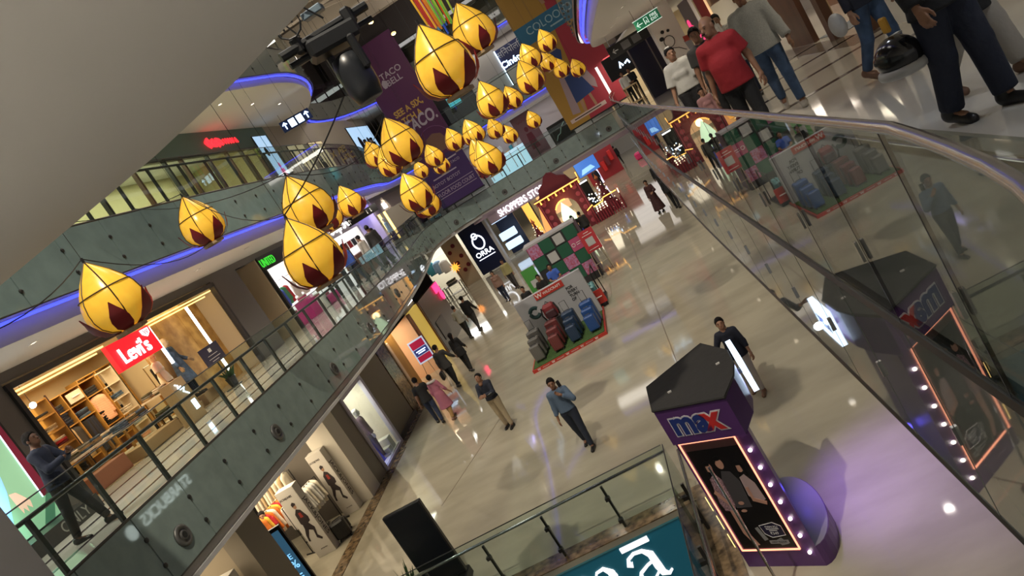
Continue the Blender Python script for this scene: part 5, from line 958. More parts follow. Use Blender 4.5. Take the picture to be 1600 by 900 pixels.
ob('print_head', M().ell(1.30, 4.72, .17, .24, .014), PH_SKIN, rb); ob('print_hair', M().poly([(1.05, 4.4), (1.1, 4.95), (1.3, 5.1), (1.5, 4.95), (1.62, 4.3), (1.48, 4.4), (1.42, 4.85), (1.2, 4.85), (1.15, 4.5)], .016), PH_DARK, rb); ob('print_legs', M().poly([(1.2, .45), (1.35, .45), (1.45, 1.2), (1.25, 1.2)], .008).poly([(1.9, .5), (2.05, .55), (2.0, 1.3), (1.85, 1.3)], .008), PH_SKIN, rb)
ob('print_figure_upper', M().poly([(1.2, 8.3), (2.0, 7.9), (2.2, 9.0), (1.2, 9.4)], .012), BD, rb); ob('print_legs_upper', M().poly([(1.75, 8.0), (2.05, 7.9), (2.3, 6.7), (2.1, 6.7)], .010).poly([(2.3, 8.2), (2.6, 8.1), (2.9, 6.7), (2.65, 6.7)], .010), PH_SKIN, rb)
ob('print_caption', M().box((.25, .28, .004), (2.5, .50, .010)), mat('caption_pale', (.55, .42, .38), .6), rb); ob('small_print', M().box((.5, .36, .010), (2.2, .42, .012)), PH_DARK, rb); ob('bottom_bar', M().tube([(-.05, -.02, 0), (3.95, -.02, 0)], .04, 6), BLACK, rb); ob('cable', M().tube([(.05, 9.6, 0), (.05, 12.2, 0)], .012, 4).tube([(3.85, 9.6, 0), (3.85, 12.2, 0)], .012, 4), BLACK, rb)
# stained glass chandelier
ch = thing('glass_chandelier', 'hanging chandelier of coloured glass tubes near the roof', 'chandelier', (-3.9, 40.0, 12.3))
cols = [(.9, .12, .02), (.95, .6, .05), (.25, .7, .08), (.05, .15, .8), (.6, .05, .04), (.55, .75, .1), (.1, .4, .7), (.85, .3, .03)]
for i in range(22):
    a = 2.4 * i; rr = .12 + .03 * i; l = 1.6 + 1.2 * random.random()
    ob('glass_tube', M().tube([(rr * math.cos(a), rr * math.sin(a), .8 - .8 * rr + .3 * random.random()), (rr * math.cos(a) * 1.2, rr * math.sin(a) * 1.2, 1.0 + l)], .055, 6), glow('tube_%d' % (i % 8), cols[i % 8], .15), ch)
ob('suspension', M().tube([(0, 0, 2.8), (0, 0, 5.1)], .03, 5), BLACK, ch)
# ================================================================ purple booth on the ground floor
PURP = mat('booth_purple', (.095, .035, .15), .35); FABRIC_TOP = mat('booth_canvas', (.022, .021, .020), .85, bump=(6, .6)); NEON_P = glow('neon_salmon', (1.0, .36, .20), 2.2); BULB = glow('booth_bulb', (1.0, .92, .78), 9.0)
bo = thing('photo_booth', 'purple advert booth with bulbs, salmon light frame and letters on its header', 'booth', (0, 0, 0))
TOP = [(-1.10, 9.0), (-.23, 8.40), (-.03, 8.83), (.04, 9.15), (.06, 9.65), (-.20, 10.33), (-1.10, 9.80)]
ob('header', M().prism(TOP, 2.02, 2.53), PURP, bo); ob('canvas_roof', M().prism([(x * 1.0, y) for x, y in TOP], 2.53, 2.565).tube([(x, y, 2.55) for x, y in TOP], .02, 5, closed=True), FABRIC_TOP, bo)
for i, (x, y) in enumerate(((-.82, 9.25), (-.12, 9.35))): ob('roof_clip', M().cbox((x, y, 2.575), (.05, .02, .02)), WHITE, bo)
ob('body', M().prism([(-1.08, 9.06), (-.19, 8.45), (-.19, 10.2), (-1.08, 9.80)], 0, 2.02), PURP, bo)
plat = [(-.19, 8.45)] + [(-.19 + .36 * math.sin(t) + .0, 9.3 - .85 * math.cos(t)) for t in [math.pi * i / 16 for i in range(17)]] + [(-.19, 10.15)]
ob('platform', M().prism(plat, 0, .30), PURP, bo); ob('platform_top', M().prism([(x - .01, y) for x, y in plat[1:-1]], .30, .306), mat('platform_lilac', (.24, .22, .27), .35), bo)
BFW = math.hypot(.89, .61)
bf = link('front', None, bo, mtx=frame((-1.08, 9.06, 0), (-.61, -.89)))
ob('poster', M().box((.09, .30, 0), (.84, 1.86, .006)), mat('poster_dark', (.010, .009, .010), .25), bf); ob('poster_top_band', M().box((.09, 1.86, 0), (.84, 1.96, .006)), mat('band_brown', (.10, .05, .05), .4), bf)
nf = M()
for a, b in (((.06, .28), (.06, 1.99)), ((.06, 1.99), (.87, 1.99)), ((.87, 1.99), (.87, .28)), ((.87, .28), (.06, .28))): nf.tube([(a[0], a[1], .014), (b[0], b[1], .014)], .012, 6)
ob('light_frame', nf, NEON_P, bf)
for i in range(8): ob('bulb', M().sphere((.975, .23 + .257 * i, .02), .024, 10, 6), BULB, bf, smooth=True)
PS = mat('poster_skin', (.46, .25, .18), .5); PBK = mat('poster_black', (.004, .004, .005), .4); PFL = mat('poster_floral', (.36, .22, .25), .5, noise=(60, .8)); PSI = mat('poster_silver', (.42, .31, .31), .4)
PP = lambda nm, mb, m: ob(nm, mb, m, bf)
PP('print_woman', M().poly([(.14, 1.05), (.20, 1.42), (.30, 1.50), (.38, 1.36), (.36, 1.05), (.30, .9), (.16, .92)], .008), PFL); PP('print_face', M().ell(.27, 1.60, .055, .078, .010), PS); PP('print_hair', M().poly([(.20, 1.44), (.21, 1.66), (.27, 1.70), (.32, 1.66), (.30, 1.62), (.24, 1.62), (.23, 1.44)], .012), PBK); PP('print_legs', M().poly([(.22, .92), (.33, .92), (.30, .55), (.36, .36), (.30, .34), (.22, .55)], .009).poly([(.14, 1.2), (.18, 1.25), (.30, 1.02), (.27, .98)], .011), PS)
PP('print_man', M().poly([(.34, .95), (.36, 1.38), (.42, 1.52), (.54, 1.50), (.60, 1.34), (.56, .95)], .008), mat('poster_shirt', (.055, .05, .055), .6)); PP('print_face', M().ell(.455, 1.63, .055, .080, .010), PS); PP('print_hair', M().poly([(.40, 1.64), (.41, 1.73), (.47, 1.75), (.51, 1.70), (.47, 1.68), (.43, 1.68)], .012), PBK); PP('print_hands', M().ell(.44, 1.02, .04, .025, .012).ell(.42, .90, .04, .02, .012), PS)
PP('print_woman_right', M().poly([(.60, 1.12), (.62, 1.40), (.70, 1.44), (.78, 1.30), (.80, 1.05), (.70, 1.0)], .008), PSI); PP('print_face', M().ell(.685, 1.55, .052, .075, .010), PS); PP('print_hair', M().poly([(.62, 1.42), (.63, 1.62), (.69, 1.66), (.75, 1.60), (.77, 1.42), (.73, 1.44), (.72, 1.58), (.66, 1.58), (.65, 1.44)], .012), PBK); PP('print_arm', M().poly([(.62, 1.25), (.66, 1.25), (.66, 1.08), (.80, 1.02), (.78, .97), (.62, 1.04)], .012), PS)
PP('print_shoes', M().poly([(.42, .62), (.47, .64), (.52, .44), (.46, .42)], .009).poly([(.62, .42), (.70, .46), (.76, .36), (.66, .34)], .009), mat('poster_grey', (.22, .22, .22), .5))
PP('print_badge', M().poly([(.50, .66), (.70, .70), (.79, .64), (.79, .50), (.60, .47), (.52, .53)], .010), mat('badge_navy', (.014, .012, .04), .4)); PW = mat('print_white', (.60, .58, .58), .5); ob('badge_rim', M().tube([(x, y, .012) for x, y in ((.50, .66), (.70, .70), (.79, .64), (.79, .50), (.60, .47), (.52, .53))], .005, 4, closed=True), PW, bf)
for s_, yy, sz in (('DIWALI', .63, .05), ('₹349', .53, .055)): text(s_, bf, (.655, yy), sz, PW, d=.003, z=.010, rot=.0)
ob('badge_print', M().box((.57, .595, .010), (.74, .605, .013)).box((.60, .57, .010), (.71, .58, .013)), PW, bf); ob('caption_strip', M().box((.52, .37, 0), (.78, .42, .011)), mat('caption_grey', (.25, .24, .24), .4), bf); text('FIRST FLOOR', bf, (.65, .395), .035, PBK, d=.002, z=.011)
hdn = link('header_print', None, bo, mtx=frame((-1.10, 9.0, 2.02), (-.60, -.87)))
HW = mat('header_white', (.62, .60, .62), .45); HB = mat('header_blue', (.02, .04, .20), .4); HR = mat('header_red', (.55, .03, .03), .4)
for tx, xx, m in (('ma', .41, HB), ('x', .735, HR)): text(tx, hdn, (xx, .285), .47, HW, d=.006, bold=.075, sx=.95); text(tx, hdn, (xx, .285), .47, m, d=.012, bold=.035, sx=.95)
ls_ = link('side_sign', None, bo, mtx=frame((.17, 9.35, 2.0), (1.0, 0.0))); ob('panel', M().box((-.05, .03, -.07), (.70, .52, .0)), BLUEWHITE_GLOW, ls_); text('max', ls_, (.33, .28), .30, HB, d=.006, bold=.03, z=.001)
ob('sign_bracket', M().cbox((.05, 9.6, 2.25), (.2, .06, .06)), BLACK, bo)
add_light('POINT', 'booth_blue_light', (-.08, 9.5, .55), 1.0, (.10, .08, 1.0), .06); add_light('SPOT', 'booth_violet_light', (.19, 9.8, 1.95), 260, (.40, .22, 1.0), .08, rot=(R(-10), R(-34), 0), angle=R(100)); add_light('POINT', 'booth_side_glow', (.25, 9.7, 2.25), 8, (.7, .85, 1.0), .05)
po = thing('slim_pole', 'slim grey steel pole standing in front of the purple booth', 'pole', (-.78, 8.2, 0)); ob('shaft', M().tube([(0, 0, .02), (0, 0, 1.96)], .017, 8), STEEL, po); ob('base', M().lathe([(.15, 0), (.15, .015), (.02, .025)], 16), STEEL, po)
[ob('light_wire', M().tube([(-1.10, 9.04, z), (-1.10, 9.04, z + .22)], .005, 4), WARM_GLOW, bo) for z in (.35, .65, .95)]

# ================================================================ luggage stand
TURF = mat('green_turf', (.055, .12, .025), .9, noise=(30, .5), bump=(90, .8)); LRED = mat('stand_red', (.42, .03, .02), .45); WALLW = mat('stand_wall', (.36, .36, .38), .5)
lp = thing('luggage_stand', 'red edged platform with green turf and a pale advert wall for luggage', 'display stand', (-3.9, 23.3, 0))
ob('platform', M().box((-1.30, -1.42, 0), (1.27, 1.45, .10)), LRED, lp); ob('turf', M().box((-1.25, -1.37, .10), (1.22, 1.40, .12)), TURF, lp)
ob('advert_wall', M().box((-1.22, .95, .12), (1.25, 1.15, 1.70)), WALLW, lp)
wfr = link('wall_print', None, lp, mtx=frame((-1.22, .94, .12), '-y')); ob('logo_plate', M().box((.75, 1.35, 0), (1.80, 1.57, .03)), LRED, wfr); PWH = mat('sign_paint_white', (.7, .68, .66), .5)
text('W', wfr, (.90, 1.46), .22, PWH, d=.006, z=.03, bold=.02); text('WILDCRAFT', wfr, (1.38, 1.46), .125, PWH, d=.006, z=.03, bold=.015, sx=.95)
for i, s_ in enumerate(('FOR', 'EVERY', 'TURN', 'OF')): text(s_, wfr, (1.78, 1.20 - .14 * i), .14, PBK, d=.004, align='LEFT', bold=.02, sx=.9)
edge = link('edge_print', None, lp, mtx=frame((-1.30, -1.421, 0), '-y'))
for i in range(5): text('W', edge, (.22 + .5 * i, .05), .10, PWH, d=.003, bold=.02); text('WILDCRAFT', edge, (.47 + .5 * i, .05), .045, PWH, d=.003) if i < 4 else None
def suitcase(label, loc, rz, w, h, d, m, handle=0.0, group='suitcases on the luggage stand'):
    t = thing('suitcase', label, 'suitcase', loc, rz, group)
    ob('shell', M().cbox((0, 0, h / 2 + .05), (w, d, h), b=min(w, d) * .16), m, t)
    for i in range(5): pc('rib', t, (-w * .32 + w * .16 * i, -d / 2 - .002, h / 2 + .05), (.018, .012, h * .78), m)
    ob('zip_band', M().box((-w / 2 - .003, -.012, .07), (w / 2 + .003, .012, h + .03)), BLACK, t)
    for sx in (-1, 1):
        for sy in (-1, 1): ob('wheel', M().tube([(sx * w * .38 - .02, sy * d * .32, .028), (sx * w * .38 + .02, sy * d * .32, .028)], .028, 8), BLACK, t)
    ob('top_handle', M().tube([(-.09, 0, h + .05), (-.08, 0, h + .085), (.08, 0, h + .085), (.09, 0, h + .05)], .012, 6), BLACK, t)
    if handle: ob('telescopic_handle', M().tube([(-.10, d * .3, h + .03), (-.10, d * .3, h + handle), (.10, d * .3, h + handle), (.10, d * .3, h + .03)], .010, 6), DARK_STEEL, t)
    return t
SC_G = mat('case_grey', (.13, .125, .115), .35); SC_M = mat('case_maroon', (.15, .035, .035), .35); SC_N = mat('case_navy', (.018, .04, .085), .35); SC_B = mat('case_blue', (.02, .07, .24), .35); SC_K = mat('case_dark', (.03, .03, .032), .35)
for cx, m, nm in ((-4.86, SC_G, 'grey'), (-4.19, SC_M, 'maroon'), (-3.58, SC_N, 'navy'), (-2.93, SC_B, 'bright blue')):
    for k, (dy, w, h, d, lab) in enumerate(((0, .34, .50, .22, 'small %s hard suitcase, front of its row'), (.37, .40, .63, .25, 'medium %s hard suitcase, middle of its row'), (.78, .44, .76, .28, 'large %s hard suitcase, back of its row'))):
        suitcase(lab % nm + ' on the turf', (cx + .02 * k, 22.38 + dy, .12), R(-4), w, h, d, m, (.38 if k == 2 and nm in ('grey', 'navy', 'bright blue') else 0))
suitcase('dark case carrying the maroon backpack before the pale wall', (-4.05, 23.75, .12), 0, .5, .62, .3, SC_K)
bp = thing('backpack', 'maroon backpack with black straps on a dark case', 'backpack', (-4.05, 23.7, .82)); ob('bag', M().cbox((0, 0, .26), (.46, .28, .52), b=.09), mat('backpack_maroon', (.20, .02, .025), .6), bp); ob('front_pocket', M().cbox((0, -.16, .18), (.36, .1, .28), b=.04), mat('backpack_dark', (.05, .015, .02), .6), bp); ob('strap', M().tube([(-.24, -.12, .05), (-.28, -.2, .26), (-.22, -.12, .48)], .03, 6).tube([(.24, -.12, .05), (.28, -.2, .26), (.22, -.12, .48)], .03, 6), BLACK, bp); ob('handle', M().tube([(-.06, 0, .52), (0, 0, .60), (.06, 0, .52)], .014, 6), BLACK, bp)
npl = tag(ob('neck_pillow', M().tube([(-.05 + .16 * math.cos(t), 0, .16 * math.sin(t)) for t in [math.pi * (.2 + 1.6 * i / 14) for i in range(15)]], .065, 8), cloth('dark_teal', (.025, .06, .06)), None, (-4.45, 23.6, 1.28), smooth=True), 'dark green neck pillow strapped beside the maroon backpack', 'pillow')
suitcase('black cabin case standing beside the white advert column', (-10.48, 16.98, 0), R(20), .40, .48, .28, BLACK, 0, 'cases at the menswear shop'); suitcase('black holdall case farther behind the white advert column', (-10.62, 17.35, 0), R(60), .36, .36, .26, SC_K, 0, 'cases at the menswear shop')
# second face of the luggage stand (right rear)
rs_ = thing('luggage_rack', 'black framed rack of teal and red luggage behind the pale wall', 'display stand', (-3.0, 25.6, 0)); ob('base', M().box((-1.2, -.6, 0), (.55, 1.0, .08)), BLACK, rs_); ob('frame', M().tube([(.52, -.55, 0), (.52, -.55, 1.2), (.52, .95, 1.2), (.52, .95, 0)], .025, 6), BLACK, rs_)
for i, (x, y, m, nm) in enumerate(((-2.72, 25.3, mat('case_teal', (.10, .28, .30), .35), 'teal'), (-2.75, 25.75, mat('case_teal', (.10, .28, .30), .35), 'pale teal'), (-3.1, 25.3, mat('case_red', (.35, .03, .03), .35), 'red'), (-3.3, 25.9, SC_N, 'dark navy'))): suitcase('%s suitcase on the rack behind the pale wall' % nm, (x, y, .08), R(90), .42, .66, .26, m, 0, 'suitcases on the rear rack')
rp = board('small_sign', 'red price sign with white print behind the luggage wall', 'sign', (-2.86, 24.9, .15), '-y', .45, .5, LRED, None, .04); strokes(rp, [[(.1, .25), (.36, .25)]], .02, PWH)
# ================================================================ checker kiosk
CGRN = mat('checker_green', (.012, .085, .045), .5); CPNK = mat('checker_pink', (.40, .07, .16), .5); CMAU = mat('checker_mauve', (.30, .17, .30), .5, noise=(14, .8), col2=(.36, .05, .09)); CBLK = mat('checker_black', (.02, .02, .022), .5); QR = mat('pale_code_plate', (.42, .42, .42), .5)
ck = thing('payment_kiosk', 'kiosk wall of green, mauve and pink squares behind the luggage stand', 'kiosk', mtx=frame((-4.62, 29.5, 0), '-y')); ob('wall', M().box((0, 0, -.25), (2.15, 2.42, 0)), CBLK, ck); ob('top_ledge', M().box((-.1, 2.42, -.9), (2.2, 2.5, .02)), mat('ledge_grey', (.38, .36, .37), .6), ck)
pat = [[CMAU, CGRN, QR, CGRN], [CGRN, QR, CGRN, CPNK], [CBLK, CGRN, CMAU, CGRN], [CGRN, CMAU, CGRN, CMAU]]
for j in range(4):
    for i in range(4):
        o = ob('square_panel', M().box((i * .53 + .015, 2.42 - (j + 1) * .53 + .01, 0), (i * .53 + .52, 2.42 - j * .53 - .01, .02)), pat[j][i] if pat[j][i] is not QR else CBLK, ck)
        if pat[j][i] is QR: ob('blank_plate', M().box((i * .53 + .08, 2.42 - (j + 1) * .53 + .06, .02), (i * .53 + .46, 2.42 - j * .53 - .07, .026)), QR, ck)
strokes(ck, [[(1.72 + .07 * math.cos(t), 1.62 + .07 * math.sin(t)) for t in [.6 * i for i in range(11)]], [(1.85, 1.66), (2.05, 1.66)], [(1.85, 1.58), (2.0, 1.58)]], .012, PWH, 'emblem', .024)
ob('side_wall', M().box((2.1, 0, -1.6), (2.15, 2.42, -.25)), mat('kiosk_side_mauve', (.28, .18, .30), .5), ck); ob('side_wall', M().box((-.05, 0, -1.6), (0, 2.42, -.25)), mat('kiosk_side_mauve', (.28, .18, .30), .5), ck)
cn = plinth('white kiosk counter in front of the checker wall', (-4.2, 26.7, 0), 0, (1.4, .5, 1.0), mat('counter_white', (.50, .50, .48), .5), 'kiosk_counter')
gb = board('small_board', 'bright green board with a blank pale plate beside the kiosk staff', 'sign', (-5.05, 28.2, 1.0), '-y', .55, .95, mat('bright_green', (.06, .26, .05), .5), None, .03); ob('blank_plate', M().box((.15, .15, 0), (.45, .45, .006)), QR, gb); ob('stand', M().tube([(.27, 0, -.02), (.27, -1.0, -.02)], .02, 6).box((.05, -1.0, -.2), (.5, -.98, .15)), DARK_STEEL, gb)
wt = board('small_sign', 'small white counter sign with black marks before the kiosk staff', 'sign', (-4.75, 26.4, 1.02), '-y', .42, .28, PWH, None, .02); strokes(wt, [[(.05, .14), (.12, .14)], [(.16, .18), (.36, .18)], [(.16, .10), (.32, .10)]], .015, PBK)
rst = thing('sign_stand', 'red poster stand with a blank pale plate on a thin metal easel', 'sign', mtx=frame((-2.55, 29.3, 1.05), '-y')); ob('panel', M().box((0, 0, -.03), (.62, .92, 0)), mat('poster_red', (.42, .03, .04), .5), rst); ob('blank_plate', M().box((.15, .25, 0), (.47, .57, .006)), QR, rst); strokes(rst, [[(.1, .70), (.52, .70)], [(.2, .80), (.42, .80)], [(.1, .1), (.5, .1)]], .012, PWH, 'small_print', .004)
ob('easel_leg', M().tube([(.05, 0, -.03), (.0, -1.05, .25)], .015, 5).tube([(.57, 0, -.03), (.62, -1.05, .25)], .015, 5).tube([(.1, 0, -.05), (.1, -1.05, -.6)], .015, 5).tube([(.52, 0, -.05), (.52, -1.05, -.6)], .015, 5).tube([(0, -.5, .1), (.62, -.5, .1)], .012, 5), mat('easel_tan', (.40, .33, .22), .4), rst)
# ================================================================ festive arch
ARED = mat('arch_red', (.13, .009, .02), .6); ADOT = mat('arch_ornament', (.34, .05, .08), .6); FAIRY = glow('fairy_amber', (1.0, .50, .10), 2.4); FAIRYW = glow('fairy_white', (1.0, .86, .62), 2.2)
ar = thing('festive_arch', 'dark red festive arch with amber light strings and a domed crown', 'arch', (-3.45, 42.5, 0))
out = [(-1.28, 0), (-1.28, 2.72), (-1.0, 2.85), (-.85, 3.25), (-.45, 3.45), (-.25, 3.75), (0, 3.85), (.25, 3.75), (.45, 3.45), (.85, 3.25), (1.0, 2.85), (1.28, 2.72), (1.28, 0), (.68, 0)] + [(.68 * math.cos(t), 1.45 + .72 * math.sin(t)) for t in [math.pi * i / 12 for i in range(13)]] + [(-.68, 0)]
ma = M().prism(out, -.25, .25); ma.v = [(x, z, y) for x, y, z in ma.v]; ma.f = [f_[::-1] for f_ in ma.f]; ob('arch_body', ma, ARED, ar)
ob('ledge', M().box((-1.4, -.42, 2.66), (1.4, .3, 2.78)), ARED, ar); ob('light_string', M().tube([(-1.4, -.43, 2.72), (1.4, -.43, 2.72), (1.42, -.43, 3.1)], .035, 5), FAIRY, ar)
for s in (-1, 1):
    for i in range(6): ob('ornament', M().sphere((s * .98, -.26, .3 + .42 * i), (.14, .02, .14), 10, 5), ADOT, ar)
    ob('pillar_edge', M().box((s * 1.2 - .03, -.30, 0), (s * 1.2 + .03, -.25, 2.7)), ADOT, ar)
for i in range(9): t = math.pi * (.12 + .38 * i / 8) + math.pi / 2 * .6; ob('fairy_bulb', M().sphere((.64 * math.cos(t), -.28, 1.45 + .68 * math.sin(t)), .05, 6, 4), FAIRY, ar)
for i in range(12): ob('tassel', M().tube([(-1.3 + .24 * i, -.40, 2.66), (-1.3 + .24 * i, -.40, 2.48)], [.03, .05], 5), FAIRY if i % 2 else ADOT, ar)
add_light('POINT', 'arch_glow', (-3.4, 41.6, 2.0), 25, (1, .6, .25), .2)
def cone_tree(label, loc, h, r):
    t = thing('light_cone', label, 'decoration', loc); ob('cone', M().lathe([(r, 0), (r * .8, h * .3), (r * .55, h * .32), (r * .45, h * .6), (r * .28, h * .62), (r * .12, h), (.01, h * 1.08)], 14), ARED, t)
    for i in range(26): a = 2.4 * i; zz = h * (.05 + .9 * i / 26); rr = r * (1 - .85 * zz / h) + .03; ob('fairy_bulb', M().sphere((rr * math.cos(a), rr * math.sin(a), zz), .03, 5, 3), FAIRYW, t)
    ob('finial', M().lathe([(.02, h), (.12, h + .12), (.03, h + .3), (.01, h + .42)], 8), mat('finial_orange', (.55, .14, .03), .5), t); return t
cone_tree('dark red tiered cone with white fairy lights right of the arch', (-1.25, 43.7, 0), 1.95, .55); cone_tree('dark red tiered cone with fairy lights left of the arch', (-5.7, 44.0, 0), 1.55, .5)
tag(ob('amber_cone', M().lathe([(.5, 0), (.4, .6), (.12, 1.6), (.02, 1.9)], 12), glow('amber_soft', (1.0, .42, .12), .9), None, (-5.15, 46.5, .3)), 'amber glowing cone behind the left fairy light cone', 'decoration')
tr = thing('wire_tree', 'small wire tree of blue white fairy lights beside the arch', 'decoration', (-1.85, 44.2, 0)); ob('trunk', M().tube([(0, 0, 0), (0, 0, .9)], .03, 5), BROWN_WOOD, tr)
for i in range(18): a = 2.4 * i; rr = .15 + .02 * i; zz = .8 + .04 * i; ob('fairy_bulb', M().sphere((rr * math.cos(a) * 1.0, rr * math.sin(a), zz), .045, 5, 3), BLUEWHITE_GLOW if i % 3 else FAIRYW, tr)
for j in range(3):
    for i in range(4): tag(ob('tea_light', M().sphere((0, 0, 0), .055, 6, 4), FAIRYW, None, (-2.0 + .18 * i, 42.3 + .3 * j, .56 + .09 * j)), 'white tea light on the tiered stand by the arch', 'light', 'tea lights by the arch')
tst = thing('tiered_stand', 'small red tiered stand carrying tea lights', 'stand', (-1.73, 42.6, 0)); [ob('tier', M().box((-.4, -.45 + .3 * j, 0), (.4, -.15 + .3 * j, .50 + .09 * j)), ARED, tst) for j in range(3)]
lum = tag(ob('glowing_sculpture', M().lathe([(.05, 0), (.30, .25), (.42, .7), (.25, 1.15), (.05, 1.5), (.01, 1.6)], 12), glow('pale_green_glow', (.70, .95, .62), 1.6), None, (-3.45, 41.2, .55), smooth=True), 'pale green glowing flame shaped lamp in the arch', 'lamp')
tag(ob('lamp_plinth', M().lathe([(.4, 0), (.4, .5), (.3, .55)], 12), BLUEP, None, (-3.45, 41.2, 0)), 'blue plinth of the flame shaped lamp', 'plinth')
FRED = mat('fence_red', (.26, .02, .035), .55)
fn = thing('picket_fence', 'dark red picket fence with amber light string around the festive decoration', 'fence', (-2.4, 41.9, 0))
for i in range(13): pc('picket', fn, (.02 + .15 * i, 0, .36), (.06, .03, .72), FRED)
for i in range(18): pc('picket', fn, (1.85, .15 + .22 * i, .36), (.03, .06, .72), FRED)
for z in (.18, .55): pc('rail', fn, (.92, .02, z), (1.86, .03, .05), ARED); pc('rail', fn, (1.84, 2.0, z), (.03, 4.0, .05), ARED)
ob('light_string', M().tube([(-.1, -.06, .95), (.3, -.06, 1.1), (.32, -.06, .95), (.9, -.06, 1.0), (1.0, -.06, 1.15), (1.8, -.06, 1.15)], .03, 5), FAIRY, fn)
for i in range(10): ob('fairy_bulb', M().sphere((1.86, 1.4 + .2 * i, .78), .04, 5, 3), FAIRYW, fn)
bk = thing('black_chair_display', 'dark kiosk with white edge light behind the arch', 'kiosk', (-2.4, 50.0, 0)); ob('body', M().cbox((0, 0, .9), (.8, .6, 1.8), b=.04), BLACK, bk); ob('light_edge', M().cbox((.1, -.32, 1.7), (.6, .04, .08)).cbox((-.1, -.32, .5), (.5, .04, .06)), WHITE_GLOW, bk)
# ================================================================ yellow lotus lanterns
SILK = mat('yellow_silk', (.86, .52, .06), .27, noise=(9, .10), emit=(.90, .46, .03), es=.44); PETAL = mat('crimson_petal', (.20, .008, .012), .55); RIBM = mat('lantern_wire', (.06, .035, .008), .6); RIM = mat('lantern_rim', (.42, .30, .17), .6)
PROF = [(.004, .50), (.035, .47), (.10, .40), (.19, .30), (.275, .18), (.335, .06), (.362, -.06), (.362, -.17), (.325, -.265), (.24, -.34), (.13, -.38)]
def lantern_meshes():
    n = 24; mb = M(); vs = []
    for r, z in PROF:
        for j in range(n): a = 2 * math.pi * j / n; k = 1 - .035 * abs(math.sin(3 * (a - .26))); vs.append((r * k * math.cos(a), r * k * math.sin(a), z))
    mb.add(vs, [(i * n + j, (i + 1) * n + j, (i + 1) * n + (j + 1) % n, i * n + (j + 1) % n) for i in range(len(PROF) - 1) for j in range(n)])
    rb = M()
    for j in range(6):
        a = math.pi / 3 * j + .26; rb.tube([((r + .004) * math.cos(a), (r + .004) * math.sin(a), z) for r, z in PROF], .008, 4, caps=False)
    ring = M().tube([(.312 * math.cos(t), .312 * math.sin(t), .115) for t in [2 * math.pi * i / 24 for i in range(24)]], .008, 4, closed=True)
    pt = M(); w = .20
    rows = [(.14, -.39, .06), (.26, -.352, .10), (.345, -.27, .105), (.380, -.20, .085), (.400, -.13, .045), (.425, -.05, .004)]
    vs = []; 
    for r, z, hw in rows: vs += [(r, -hw, z), (r + .012, 0, z), (r, hw, z)]
    pt.add(vs, [f for i in range(len(rows) - 1) for f in ((3 * i, 3 * i + 1, 3 * i + 4, 3 * i + 3), (3 * i + 1, 3 * i + 2, 3 * i + 5, 3 * i + 4))])
    rim = M().lathe([(.13, -.385), (.185, -.40), (.185, -.44), (.15, -.44), (.12, -.39)], 20)
    knot = M().tube([(0, 0, .49), (0, 0, .56)], .016, 6)
    return mb.mesh('shade', [SILK], True), rb.mesh('wire_ribs', [RIBM]), ring.mesh('wire_hoop', [RIBM]), pt.mesh('petal', [PETAL], True), rim.mesh('rim', [RIM]), knot.mesh('hanging_knot', [BLACK])
LM = lantern_meshes()
